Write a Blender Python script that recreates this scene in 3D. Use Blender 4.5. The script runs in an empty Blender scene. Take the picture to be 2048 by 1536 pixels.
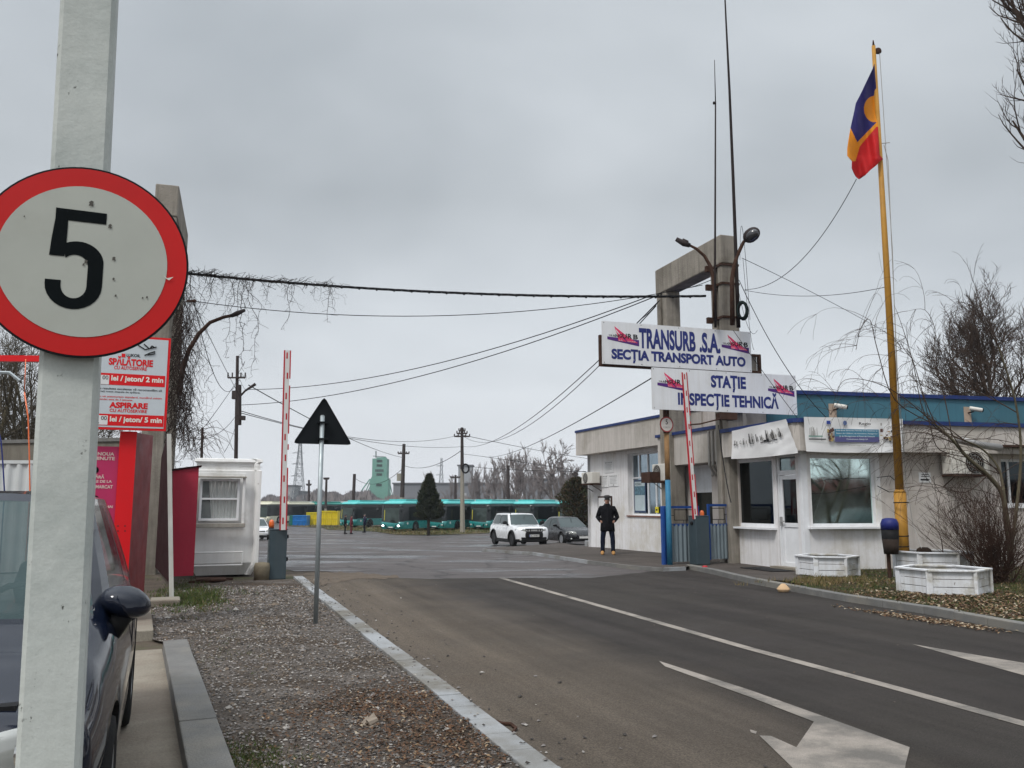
import bpy, bmesh, math, random
from mathutils import Vector, Matrix
from math import sin, cos, pi, radians, atan2, sqrt, hypot

# ------------------------------------------------------------------ camera, sky, sun, exposure
scene = bpy.context.scene
COL = scene.collection
FPX, EYE, HOR = 1700.0, 1.6, 1010.0            # focal length in photo pixels, eye height, horizon row
PITCH = math.atan((HOR - 768) / FPX)
cd = bpy.data.cameras.new('camera'); cam = bpy.data.objects.new('camera', cd); COL.objects.link(cam)
cam.location = (0, 0, EYE); cam.rotation_euler = (pi / 2 + PITCH, 0, 0)
cd.sensor_width = 36; cd.lens = 36 * FPX / 2048; cd.clip_start = .05; cd.clip_end = 6000
scene.camera = cam

SUN_EL, SUN_AZ = radians(52), radians(215)      # azimuth clockwise from +Y
w = bpy.data.worlds.new('World'); scene.world = w; w.use_nodes = True
nt = w.node_tree; N = nt.nodes; L = nt.links; N.clear()
out = N.new('ShaderNodeOutputWorld'); bg = N.new('ShaderNodeBackground'); L.new(bg.outputs[0], out.inputs[0])
sky = N.new('ShaderNodeTexSky'); sky.sky_type = 'NISHITA'; sky.sun_disc = False
sky.sun_elevation = SUN_EL; sky.sun_rotation = SUN_AZ; sky.air_density = 1.5; sky.dust_density = 4
tc = N.new('ShaderNodeTexCoord'); sep = N.new('ShaderNodeSeparateXYZ'); L.new(tc.outputs['Generated'], sep.inputs[0])
def mnode(op, a, b=None, c=None):
    n = N.new('ShaderNodeMath'); n.operation = op
    for i, x in enumerate((a, b, c)):
        if x is None: continue
        if isinstance(x, (int, float)): n.inputs[i].default_value = x
        else: L.new(x, n.inputs[i])
    return n.outputs[0]
zz = mnode('MAXIMUM', sep.outputs[2], 0.0)
den = mnode('ADD', zz, .22)
cx_ = mnode('DIVIDE', sep.outputs[0], den); cy_ = mnode('DIVIDE', sep.outputs[1], den)
cmb = N.new('ShaderNodeCombineXYZ'); L.new(cx_, cmb.inputs[0]); L.new(cy_, cmb.inputs[1])
ns = N.new('ShaderNodeTexNoise'); L.new(cmb.outputs[0], ns.inputs['Vector'])
ns.inputs['Scale'].default_value = .85; ns.inputs['Detail'].default_value = 4.5; ns.inputs['Roughness'].default_value = .5
ns.inputs['Distortion'].default_value = .25
ns2 = N.new('ShaderNodeTexNoise'); L.new(cmb.outputs[0], ns2.inputs['Vector'])
ns2.inputs['Scale'].default_value = .33; ns2.inputs['Detail'].default_value = 2
nmix = mnode('ADD', mnode('MULTIPLY', ns.outputs[0], .6), mnode('MULTIPLY', ns2.outputs[0], .5))
cr = N.new('ShaderNodeValToRGB'); L.new(nmix, cr.inputs[0])
e = cr.color_ramp.elements; e[0].position = .42; e[0].color = (.375, .405, .43, 1); e[1].position = .66; e[1].color = (.67, .705, .735, 1)
# paler towards the horizon
hr = N.new('ShaderNodeMapRange'); L.new(sep.outputs[2], hr.inputs[0])
hr.inputs[1].default_value = 0; hr.inputs[2].default_value = .34; hr.inputs[3].default_value = .92; hr.inputs[4].default_value = 0
hm = N.new('ShaderNodeMixRGB'); L.new(hr.outputs[0], hm.inputs[0]); L.new(cr.outputs[0], hm.inputs[1]); hm.inputs[2].default_value = (.72, .75, .80, 1)
bd = N.new('ShaderNodeValToRGB'); L.new(sep.outputs[2], bd.inputs[0])       # a heavier bank of cloud half way up
be = bd.color_ramp.elements; be[0].position = .12; be[0].color = (1, 1, 1, 1); be[1].position = .60; be[1].color = (1.0, 1.0, 1.0, 1)
for p_, c_ in ((.24, .92), (.35, .80), (.46, .93)):
    q_ = be.new(p_); q_.color = (c_, c_ * 1.002, c_ * 1.004, 1)
bm2 = N.new('ShaderNodeMixRGB'); bm2.blend_type = 'MULTIPLY'; bm2.inputs[0].default_value = 1; L.new(hm.outputs[0], bm2.inputs[1]); L.new(bd.outputs[0], bm2.inputs[2]); hm = bm2
# overcast sky: the zenith, above the frame, is brighter than the horizon
zr = N.new('ShaderNodeMapRange'); L.new(sep.outputs[2], zr.inputs[0])
zr.inputs[1].default_value = .55; zr.inputs[2].default_value = .95; zr.inputs[3].default_value = 1.0; zr.inputs[4].default_value = 2.8
sc_ = N.new('ShaderNodeMixRGB'); sc_.blend_type = 'MULTIPLY'; sc_.inputs[0].default_value = 1
L.new(hm.outputs[0], sc_.inputs[1]); L.new(zr.outputs[0], sc_.inputs[2])
sks = N.new('ShaderNodeMixRGB'); sks.blend_type = 'MULTIPLY'; sks.inputs[0].default_value = 1
L.new(sky.outputs[0], sks.inputs[1]); sks.inputs[2].default_value = (.1, .1, .1, 1)
fm = N.new('ShaderNodeMixRGB'); fm.inputs[0].default_value = .1
L.new(sc_.outputs[0], fm.inputs[1]); L.new(sks.outputs[0], fm.inputs[2])
SKYS = .1                                        # background strength; the cloud colours are scaled up to meet it
up = N.new('ShaderNodeMixRGB'); up.blend_type = 'MULTIPLY'; up.inputs[0].default_value = 1
L.new(fm.outputs[0], up.inputs[1]); up.inputs[2].default_value = (1 / SKYS,) * 3 + (1,)
L.new(up.outputs[0], bg.inputs[0]); bg.inputs[1].default_value = SKYS * .92

sd = bpy.data.lights.new('sun', 'SUN'); sd.energy = 1.5; sd.angle = radians(14); sd.color = (1, .97, .93)
sun = bpy.data.objects.new('sun', sd); COL.objects.link(sun)
sv = Vector((sin(SUN_AZ) * cos(SUN_EL), cos(SUN_AZ) * cos(SUN_EL), sin(SUN_EL)))
sun.rotation_euler = (-sv).to_track_quat('-Z', 'Y').to_euler(); sun.location = sv * 60
scene.view_settings.view_transform = 'Standard'; scene.view_settings.look = 'None'
scene.view_settings.exposure = 0.46; scene.view_settings.gamma = 1
scene.cycles.max_bounces = 6; scene.cycles.transparent_max_bounces = 12

# ------------------------------------------------------------------ survey helpers
cF = Vector((0, cos(PITCH), sin(PITCH))); cR = Vector((1, 0, 0)); cU = Vector((0, -sin(PITCH), cos(PITCH)))
CAM = Vector((0, 0, EYE))
def ray(u, v): return cF * FPX + cR * (u - 1024) + cU * (768 - v)
def P(u, v, Y):
    r = ray(u, v); return CAM + r * (Y / r.y)
BR = [(-400, 0), (28, 0), (33, -.1), (42, -.4), (60, -.78), (78, -1.1), (130, -1.15), (1500, -1.2), (5000, -1.2)]
def zg(Y):
    for (a, za), (b, zb) in zip(BR, BR[1:]):
        if Y <= b: return za + (zb - za) * max(0, (Y - a)) / (b - a)
    return BR[-1][1]
def G(u, v, dz=0.0):
    r = ray(u, v); z = dz
    for _ in range(25):
        t = (z - EYE) / r.z; Y = r.y * t; z = zg(Y) + dz
    return CAM + r * t
ARD = radians(-20.5)
D = Vector((sin(ARD), cos(ARD), 0)); RT = Vector((cos(ARD), -sin(ARD), 0))   # along the road, to its right
UP = Vector((0, 0, 1))
def V(*a): return Vector(a)

# ------------------------------------------------------------------ materials
MATS = {}
def mat(name, col, rough=.75, metal=0., var=.12, scale=2.5, col2=None, amt=.5, bump=0., bscale=30., streak=None, samt=.5,
        spec=.5, coat=0., emit=None, estr=1., fine=0., fscale=120., mscale=(1, 1, 1), trans=0.):
    if name in MATS: return MATS[name]
    m = bpy.data.materials.new(name); m.use_nodes = True; nt = m.node_tree; N = nt.nodes; L = nt.links
    b = N['Principled BSDF']; MATS[name] = m
    b.inputs['Roughness'].default_value = rough; b.inputs['Metallic'].default_value = metal
    b.inputs['Specular IOR Level'].default_value = spec if (rough < .45 or spec != .5) else (.10 if max(col) < .07 else .28); b.inputs['Coat Weight'].default_value = coat
    b.inputs['Coat Roughness'].default_value = .04
    if trans: b.inputs['Transmission Weight'].default_value = trans
    tc = N.new('ShaderNodeTexCoord'); mp = N.new('ShaderNodeMapping'); L.new(tc.outputs['Object'], mp.inputs[0]); mp.inputs['Scale'].default_value = mscale
    def noise(s, d=5, r=.6, vec=None):
        n = N.new('ShaderNodeTexNoise'); L.new(vec or mp.outputs[0], n.inputs['Vector'])
        n.inputs['Scale'].default_value = s; n.inputs['Detail'].default_value = d; n.inputs['Roughness'].default_value = r
        return n.outputs[0]
    def rng(x, a, b_, c, d_):
        n = N.new('ShaderNodeMapRange'); L.new(x, n.inputs[0])
        for i, q in enumerate((a, b_, c, d_)): n.inputs[i + 1].default_value = q
        return n.outputs[0]
    def mix(f, a, b_, bt='MIX'):
        n = N.new('ShaderNodeMixRGB'); n.blend_type = bt
        if isinstance(f, float): n.inputs[0].default_value = f
        else: L.new(f, n.inputs[0])
        for i, q in ((1, a), (2, b_)):
            if isinstance(q, tuple): n.inputs[i].default_value = q + (1,) if len(q) == 3 else q
            else: L.new(q, n.inputs[i])
        return n.outputs[0]
    base = mix(rng(noise(scale), .3, .7, 0, 1), tuple(c * (1 - var) for c in col), tuple(min(1, c * (1 + var)) for c in col))
    if col2: base = mix(rng(noise(scale * .37, 6, .65), .62 - amt * .3, .70 - amt * .2, 0, 1), base, tuple(col2))
    if streak:
        m2 = N.new('ShaderNodeMapping'); L.new(tc.outputs['Object'], m2.inputs[0]); m2.inputs['Scale'].default_value = (5, 5, .35)
        base = mix(rng(noise(1.6, 6, .7, m2.outputs[0]), .45, .78, 0, samt), base, tuple(streak))
    if fine:
        base = mix(1.0, base, rng(noise(fscale, 2, .8), .3, .7, 1 - fine, 1 + fine), 'MULTIPLY')
    L.new(base, b.inputs['Base Color'])
    rr = rng(noise(scale * 2.3), .3, .7, max(.02, rough - .08), min(1, rough + .08)); L.new(rr, b.inputs['Roughness'])
    if bump:
        bn = N.new('ShaderNodeBump'); bn.inputs['Strength'].default_value = min(1, bump); bn.inputs['Distance'].default_value = .02 * max(1, bump)
        L.new(noise(bscale, 4, .65), bn.inputs['Height']); L.new(bn.outputs[0], b.inputs['Normal'])
    if emit:
        b.inputs['Emission Color'].default_value = emit + (1,); b.inputs['Emission Strength'].default_value = estr
    return m

# ------------------------------------------------------------------ mesh builder
class MB:
    def __init__(s, m=None): s.V = []; s.F = []; s.I = []; s.S = []; s.mats = []; s.cur = 0; s.sm = False
    def m(s, mt):
        if mt not in s.mats: s.mats.append(mt)
        s.cur = s.mats.index(mt); return s
    def smooth(s, f=True): s.sm = f; return s
    def face(s, idx): s.F.append(tuple(idx)); s.I.append(s.cur); s.S.append(s.sm)
    def add(s, vs, fs):
        n = len(s.V); s.V.extend([tuple(v) for v in vs])
        for f in fs: s.face([n + i for i in f])
        return n
    def hexa(s, p):       # 8 points: bottom 4 ccw, top 4
        s.add(p, [(0, 3, 2, 1), (4, 5, 6, 7), (0, 1, 5, 4), (1, 2, 6, 5), (2, 3, 7, 6), (3, 0, 4, 7)]); return s
    def box(s, x0, y0, z0, x1, y1, z1):
        return s.hexa([(x0, y0, z0), (x1, y0, z0), (x1, y1, z0), (x0, y1, z0), (x0, y0, z1), (x1, y0, z1), (x1, y1, z1), (x0, y1, z1)])
    def fbox(s, F, t0, t1, o0, o1, z0, z1):
        q = [F.w(t0, o0, z0), F.w(t1, o0, z0), F.w(t1, o1, z0), F.w(t0, o1, z0), F.w(t0, o0, z1), F.w(t1, o0, z1), F.w(t1, o1, z1), F.w(t0, o1, z1)]
        return s.hexa(q)
    def obox(s, c, ax, ay, az, hx, hy, hz):   # oriented box
        c = Vector(c); q = []
        for sz in (-1, 1):
            for sx, sy in ((-1, -1), (1, -1), (1, 1), (-1, 1)): q.append(c + ax * hx * sx + ay * hy * sy + az * hz * sz)
        return s.hexa(q)
    def prism(s, pts, z0, z1, f0=None):
        n = len(pts); vs = [(p[0], p[1], (f0(p[1]) if f0 else 0) + z0) for p in pts] + [(p[0], p[1], (f0(p[1]) if f0 else 0) + z1) for p in pts]
        fs = [tuple(range(n - 1, -1, -1)), tuple(range(n, 2 * n))] + [(i, (i + 1) % n, n + (i + 1) % n, n + i) for i in range(n)]
        s.add(vs, fs); return s
    def slab(s, pts, nrm, th):     # 3D polygon extruded along nrm
        nrm = Vector(nrm); n = len(pts); vs = [Vector(p) for p in pts] + [Vector(p) + nrm * th for p in pts]
        fs = [tuple(range(n - 1, -1, -1)), tuple(range(n, 2 * n))] + [(i, (i + 1) % n, n + (i + 1) % n, n + i) for i in range(n)]
        s.add(vs, fs); return s
    def loft(s, rings, caps=(True, True), matfn=None, closed=True):
        n = len(rings[0]); b = len(s.V)
        for r in rings: s.V.extend([tuple(p) for p in r])
        for i in range(len(rings) - 1):
            for j in range(n if closed else n - 1):
                if matfn:
                    mm = matfn(i, j)
                    if mm is None: continue
                    s.m(mm)
                k = (j + 1) % n
                s.face((b + i * n + j, b + i * n + k, b + (i + 1) * n + k, b + (i + 1) * n + j))
        if closed:
            if caps[0]: s.face([b + j for j in range(n - 1, -1, -1)])
            if caps[1]: s.face([b + (len(rings) - 1) * n + j for j in range(n)])
        return s
    def tube(s, pts, r, n=6, caps=True):
        pts = [Vector(p) for p in pts]; k = len(pts); rings = []
        rs = r if isinstance(r, (list, tuple)) else [r] * k
        a = None
        for i, p in enumerate(pts):
            t = (pts[min(i + 1, k - 1)] - pts[max(i - 1, 0)])
            t = t.normalized() if t.length > 1e-9 else Vector((0, 0, 1))
            if a is None: a = t.orthogonal().normalized()
            a = (a - t * a.dot(t)); a = a.normalized() if a.length > 1e-6 else t.orthogonal().normalized()
            b = t.cross(a); rings.append([p + (a * cos(2 * pi * j / n) + b * sin(2 * pi * j / n)) * rs[i] for j in range(n)])
        return s.loft(rings, (caps, caps))
    def cyl(s, p0, p1, r0, r1=None, n=12): return s.tube([p0, p1], [r0, r0 if r1 is None else r1], n)
    def ball(s, c, rx, ry=None, rz=None, n=12, m_=8, ax=None):
        ry = rx if ry is None else ry; rz = rx if rz is None else rz; c = Vector(c); rings = []
        A = ax or (Vector((1, 0, 0)), Vector((0, 1, 0)), Vector((0, 0, 1)))
        for i in range(1, m_):
            th = pi * i / m_
            rings.append([c + A[0] * rx * sin(th) * cos(2 * pi * j / n) + A[1] * ry * sin(th) * sin(2 * pi * j / n) - A[2] * rz * cos(th) for j in range(n)])
        return s.loft(rings)
    def disc(s, c, ax, ay, r, n=32, th=0., az=None):
        c = Vector(c); pts = [c + (ax * cos(2 * pi * i / n) + ay * sin(2 * pi * i / n)) * r for i in range(n)]
        if th: return s.slab(pts, az, th)
        s.add(pts, [tuple(range(n))]); return s
    def lathe(s, c, prof, axis=UP, n=24):   # prof (r, h) along axis
        axis = Vector(axis).normalized(); a = axis.orthogonal().normalized(); b = axis.cross(a); c = Vector(c)
        return s.loft([[c + axis * h + (a * cos(2 * pi * j / n) + b * sin(2 * pi * j / n)) * max(r, 1e-4) for j in range(n)] for r, h in prof])

def mkobj(name, mb, parent=None, origin=None, bev=0., sub=0):
    if parent is not None: org = parent['_o'] if '_o' in parent.keys() else (0, 0, 0); org = Vector(org)
    elif origin is not None: org = Vector(origin)
    elif mb.V:
        xs = [v[0] for v in mb.V]; ys = [v[1] for v in mb.V]; zs = [v[2] for v in mb.V]
        org = Vector(((min(xs) + max(xs)) / 2, (min(ys) + max(ys)) / 2, min(zs)))
    else: org = Vector()
    me = bpy.data.meshes.new(name); me.from_pydata([(v[0] - org[0], v[1] - org[1], v[2] - org[2]) for v in mb.V], [], mb.F)
    for mt in mb.mats: me.materials.append(mt)
    me.polygons.foreach_set('material_index', mb.I); me.polygons.foreach_set('use_smooth', mb.S)
    me.update()
    o = bpy.data.objects.new(name, me); COL.objects.link(o)
    if parent is not None: o.parent = parent; o['_o'] = tuple(org)
    else: o.location = org; o['_o'] = tuple(org)
    if bev:
        md = o.modifiers.new('bevel', 'BEVEL'); md.width = bev; md.segments = 2; md.limit_method = 'ANGLE'; md.angle_limit = radians(35)
    if sub:
        md = o.modifiers.new('sub', 'SUBSURF'); md.levels = sub; md.render_levels = sub
    return o
def part(name, mb, parent, label=None, bev=0., sub=0):
    o = mkobj(name, mb, parent, bev=bev, sub=sub)
    if label: o['label'] = label
    return o
def tag(o, label, cat, group=None, kind=None):
    if label: o['label'] = label
    if cat: o['category'] = cat
    if group: o['group'] = group
    if kind: o['kind'] = kind
    return o
def thing(name, loc, label, cat, group=None):
    o = bpy.data.objects.new(name, None); COL.objects.link(o); o.location = Vector(loc); o['_o'] = tuple(loc); o.empty_display_size = .2
    return tag(o, label, cat, group)
def solo(name, mb, label, cat, group=None, kind=None, bev=0., sub=0, origin=None):
    return tag(mkobj(name, mb, None, origin, bev, sub), label, cat, group, kind)
def struct(name, mb): return tag(mkobj(name, mb, None, (0, 0, 0)), None, None, kind='structure')
def copy_tree(o, parent=None):
    c = o.copy(); COL.objects.link(c)
    if parent is not None: c.parent = parent
    for ch in [x for x in bpy.data.objects if x.parent == o]: copy_tree(ch, c)
    return c
def yaw_to(d): return atan2(d.y, d.x)

class Fr:   # a vertical plane: origin A, e along it, n outwards
    def __init__(s, A, e, n): s.A = Vector((A[0], A[1], 0)); s.e = Vector((e[0], e[1], 0)).normalized(); s.n = Vector((n[0], n[1], 0)).normalized()
    def w(s, t, o, z): return s.A + s.e * t + s.n * o + UP * z
    def hit(s, u, v, off=0.):
        r = ray(u, v); A = s.A + s.n * off; k = (A - CAM).dot(s.n) / r.dot(s.n); p = CAM + r * k
        return (p - A).dot(s.e), p.z

# ------------------------------------------------------------------ lettering
_tc = {}
def glyphs(txt, bold=0.):
    k = (txt, bold)
    if k in _tc: return _tc[k]
    c = bpy.data.curves.new('t', 'FONT'); c.body = txt; c.size = 1; c.offset = bold; c.resolution_u = 4
    o = bpy.data.objects.new('t', c); COL.objects.link(o)
    me = bpy.data.meshes.new_from_object(o.evaluated_get(bpy.context.evaluated_depsgraph_get()))
    r = ([tuple(v.co) for v in me.vertices], [tuple(p.vertices) for p in me.polygons])
    bpy.data.objects.remove(o); bpy.data.curves.remove(c); bpy.data.meshes.remove(me); _tc[k] = r
    return r
class Face:  # drawing frame on a sign: o = lower-left corner, ex/ey unit vectors, n outwards
    def __init__(s, o, ex, ey): s.o = Vector(o); s.ex = Vector(ex).normalized(); s.ey = Vector(ey).normalized(); s.n = s.ex.cross(s.ey)
    def p(s, x, y, h=.004): return s.o + s.ex * x + s.ey * y + s.n * h
def write(mb, F, txt, x0, y0, x1, y1, m_, bold=.0, h=.004):
    vs, fs = glyphs(txt, bold)
    if not vs: return
    a = min(v[0] for v in vs); b = max(v[0] for v in vs); c = min(v[1] for v in vs); d = max(v[1] for v in vs)
    mb.m(m_); mb.add([F.p(x0 + (v[0] - a) / (b - a) * (x1 - x0), y0 + (v[1] - c) / (d - c) * (y1 - y0), h) for v in vs], fs)
def fpoly(mb, F, pts, m_, h=.003): mb.m(m_); mb.add([F.p(x, y, h) for x, y in pts], [tuple(range(len(pts)))])
def frect(mb, F, x0, y0, x1, y1, m_, h=.003): fpoly(mb, F, [(x0, y0), (x1, y0), (x1, y1), (x0, y1)], m_, h)

# ground sheets: polygon (x, y) cut into strips so that it follows the fall of the yard
def clip(poly, a, lo):
    o = []
    for i in range(len(poly)):
        p, q = poly[i], poly[(i + 1) % len(poly)]; ip = (p[1] >= a) if lo else (p[1] <= a); iq = (q[1] >= a) if lo else (q[1] <= a)
        if ip: o.append(p)
        if ip != iq:
            t = (a - p[1]) / (q[1] - p[1]); o.append((p[0] + (q[0] - p[0]) * t, a))
    return o
def drape(mb, poly, dz):
    poly = [(p[0], p[1]) for p in poly]
    for (a, _), (b, _) in zip(BR, BR[1:]):
        q = clip(poly, a, True)
        if len(q) > 2: q = clip(q, b, False)
        if len(q) > 2: mb.add([(x, y, zg(y) + dz) for x, y in q], [tuple(range(len(q)))])
    return mb
def inpoly(x, y, poly):
    c = False; n = len(poly)
    for i in range(n):
        x1, y1 = poly[i][0], poly[i][1]; x2, y2 = poly[i - 1][0], poly[i - 1][1]
        if (y1 > y) != (y2 > y) and x < (x2 - x1) * (y - y1) / (y2 - y1) + x1: c = not c
    return c
def ppt(u, v, z=0.): q = G(u, v, z); return (q.x, q.y)
def lerp(a, b, t): return a + (b - a) * t
# ------------------------------------------------------------------ ground, roads, kerbs
rnd = random.Random(7)
m_dirt = mat('dirt', (.080, .062, .048), .95, var=.3, scale=1.6, col2=(.07, .075, .035), amt=.35, bump=1.2, bscale=14, fine=.35, fscale=60)
m_yard = mat('yard_asphalt', (.086, .074, .071), .62, var=.14, scale=.55, col2=(.070, .060, .058), amt=.5, bump=.35, bscale=50, fine=.18, fscale=70, mscale=(.5, 1.6, 1))
m_road = mat('new_asphalt', (.040, .0345, .0315), .85, var=.14, scale=.5, col2=(.048, .042, .037), amt=.6, bump=.9, bscale=140, fine=.5, fscale=150, spec=.2)
m_pave = mat('pavement_asphalt', (.072, .060, .053), .9, var=.16, scale=1.2, col2=(.052, .044, .038), amt=.5, bump=.5, bscale=60, fine=.25, fscale=90)
m_kerb = mat('kerb_concrete', (.150, .148, .142), .85, var=.16, scale=3, col2=(.19, .18, .16), amt=.45, bump=.5, bscale=60, fine=.16, fscale=120)
m_kerbw = mat('pale_kerb', (.29, .30, .31), .85, var=.2, scale=1.2, col2=(.15, .14, .12), amt=.6, bump=.4, bscale=60, fine=.14, fscale=120)
m_conc = mat('concrete_strip', (.235, .21, .17), .9, var=.14, scale=1.4, col2=(.18, .15, .12), amt=.5, bump=.6, bscale=40, fine=.2, fscale=90)
m_line = mat('road_paint', (.27, .24, .21), .8, var=.15, scale=3, col2=(.13, .12, .108), amt=.5, bump=.4, bscale=150, fine=.3, fscale=150)
m_dust = mat('sand_dust', (.105, .082, .062), .95, var=.2, scale=4, bump=.4, bscale=60, fine=.3, fscale=120)

# new asphalt gathers brown dust towards both kerbs: dirt with its own place on the road
def road_dust(m):
    nt = m.node_tree; N = nt.nodes; L = nt.links; b = N['Principled BSDF']; src = b.inputs['Base Color'].links[0].from_socket
    tc = N.new('ShaderNodeTexCoord'); mp = N.new('ShaderNodeMapping'); mp.vector_type = 'TEXTURE'
    L.new(tc.outputs['Object'], mp.inputs[0]); mp.inputs['Location'].default_value = (-4.6065, 19.1061, 0); mp.inputs['Rotation'].default_value = (0, 0, radians(19.6))
    sp = N.new('ShaderNodeSeparateXYZ'); L.new(mp.outputs[0], sp.inputs[0])       # x = distance from the left kerb
    no = N.new('ShaderNodeTexNoise'); L.new(tc.outputs['Object'], no.inputs[0]); no.inputs['Scale'].default_value = .9; no.inputs['Detail'].default_value = 6
    ad = N.new('ShaderNodeMath'); ad.operation = 'MULTIPLY_ADD'; L.new(no.outputs[0], ad.inputs[0]); ad.inputs[1].default_value = 1.6; L.new(sp.outputs[0], ad.inputs[2])
    r = N.new('ShaderNodeValToRGB'); dv = N.new('ShaderNodeMath'); dv.operation = 'DIVIDE'; L.new(ad.outputs[0], dv.inputs[0]); dv.inputs[1].default_value = 10
    L.new(dv.outputs[0], r.inputs[0]); e = r.color_ramp.elements
    e[0].position = .06; e[0].color = (.62, .62, .62, 1); e[1].position = .34; e[1].color = (.0, .0, .0, 1)
    for p_, c_ in ((.12, .88), (.23, .55)):
        q = e.new(p_); q.color = (c_, c_, c_, 1)
    mx = N.new('ShaderNodeMixRGB'); L.new(r.outputs[0], mx.inputs[0]); L.new(src, mx.inputs[1])
    n3 = N.new('ShaderNodeTexNoise'); L.new(tc.outputs['Object'], n3.inputs[0]); n3.inputs['Scale'].default_value = 90
    c3 = N.new('ShaderNodeValToRGB'); L.new(n3.outputs[0], c3.inputs[0]); c3.color_ramp.elements[0].color = (.070, .056, .043, 1); c3.color_ramp.elements[1].color = (.175, .142, .110, 1)
    c3.color_ramp.elements[0].position = .3; c3.color_ramp.elements[1].position = .7
    L.new(c3.outputs[0], mx.inputs[2])
    mt = N.new('ShaderNodeMapping'); L.new(mp.outputs[0], mt.inputs[0]); mt.inputs['Scale'].default_value = (1.5, .07, 1)      # worn wheel tracks and drips along the lanes
    nt_ = N.new('ShaderNodeTexNoise'); L.new(mt.outputs[0], nt_.inputs[0]); nt_.inputs['Scale'].default_value = 1; nt_.inputs['Detail'].default_value = 7; nt_.inputs['Roughness'].default_value = .65
    rt = N.new('ShaderNodeMapRange'); L.new(nt_.outputs[0], rt.inputs[0]); rt.inputs[1].default_value = .3; rt.inputs[2].default_value = .7; rt.inputs[3].default_value = .68; rt.inputs[4].default_value = 1.36
    no2 = N.new('ShaderNodeTexNoise'); L.new(tc.outputs['Object'], no2.inputs[0]); no2.inputs['Scale'].default_value = 2.6; no2.inputs['Detail'].default_value = 8; no2.inputs['Roughness'].default_value = .75
    rs2 = N.new('ShaderNodeMapRange'); L.new(no2.outputs[0], rs2.inputs[0]); rs2.inputs[1].default_value = .66; rs2.inputs[2].default_value = .72; rs2.inputs[3].default_value = 1; rs2.inputs[4].default_value = .6
    ml = N.new('ShaderNodeMath'); ml.operation = 'MULTIPLY'; L.new(rt.outputs[0], ml.inputs[0]); L.new(rs2.outputs[0], ml.inputs[1])
    mk = N.new('ShaderNodeMixRGB'); mk.blend_type = 'MULTIPLY'; mk.inputs[0].default_value = 1; L.new(mx.outputs[0], mk.inputs[1]); L.new(ml.outputs[0], mk.inputs[2]); L.new(mk.outputs[0], b.inputs['Base Color'])
road_dust(m_road)
# damp patches on the old yard asphalt: darker and glossier, shaped like shallow puddles
def damp(m):
    nt = m.node_tree; N = nt.nodes; L = nt.links; b = N['Principled BSDF']; src = b.inputs['Base Color'].links[0].from_socket; rs = b.inputs['Roughness'].links[0].from_socket
    tc = N.new('ShaderNodeTexCoord'); mp = N.new('ShaderNodeMapping'); L.new(tc.outputs['Object'], mp.inputs[0]); mp.inputs['Scale'].default_value = (.22, .5, 1)
    no = N.new('ShaderNodeTexNoise'); L.new(mp.outputs[0], no.inputs[0]); no.inputs['Scale'].default_value = 1; no.inputs['Detail'].default_value = 6; no.inputs['Roughness'].default_value = .6
    r = N.new('ShaderNodeMapRange'); L.new(no.outputs[0], r.inputs[0]); r.inputs[1].default_value = .50; r.inputs[2].default_value = .60
    mx = N.new('ShaderNodeMixRGB'); L.new(r.outputs[0], mx.inputs[0]); L.new(src, mx.inputs[1]); mx.inputs[2].default_value = (.050, .045, .046, 1); L.new(mx.outputs[0], b.inputs['Base Color'])
    vo = N.new('ShaderNodeTexVoronoi'); vo.feature = 'DISTANCE_TO_EDGE'; vo.inputs['Scale'].default_value = .42     # cracks in the old asphalt
    wn = N.new('ShaderNodeTexNoise'); L.new(tc.outputs['Object'], wn.inputs[0]); wn.inputs['Scale'].default_value = 2.2; wn.inputs['Detail'].default_value = 6
    va = N.new('ShaderNodeVectorMath'); va.operation = 'MULTIPLY_ADD'; L.new(wn.outputs[1], va.inputs[0]); va.inputs[1].default_value = (.9, .9, 0); L.new(tc.outputs['Object'], va.inputs[2]); L.new(va.outputs[0], vo.inputs['Vector'])
    cr2 = N.new('ShaderNodeMapRange'); L.new(vo.outputs['Distance'], cr2.inputs[0]); cr2.inputs[1].default_value = .008; cr2.inputs[2].default_value = .03; cr2.inputs[3].default_value = .45; cr2.inputs[4].default_value = 1
    mc = N.new('ShaderNodeMixRGB'); mc.blend_type = 'MULTIPLY'; mc.inputs[0].default_value = 1; L.new(mx.outputs[0], mc.inputs[1]); L.new(cr2.outputs[0], mc.inputs[2]); L.new(mc.outputs[0], b.inputs['Base Color'])
    m2 = N.new('ShaderNodeMixRGB'); L.new(r.outputs[0], m2.inputs[0]); L.new(rs, m2.inputs[1]); m2.inputs[2].default_value = (.22, .22, .22, 1); L.new(m2.outputs[0], b.inputs['Roughness'])
damp(m_yard)

g = MB().m(m_dirt)
for (a, za), (b, zb) in zip(BR, BR[1:]):
    if b > a: g.add([(-3500, a, za), (3500, a, za), (3500, b, zb), (-3500, b, zb)], [(0, 1, 2, 3)])
struct('ground', g)

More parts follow.
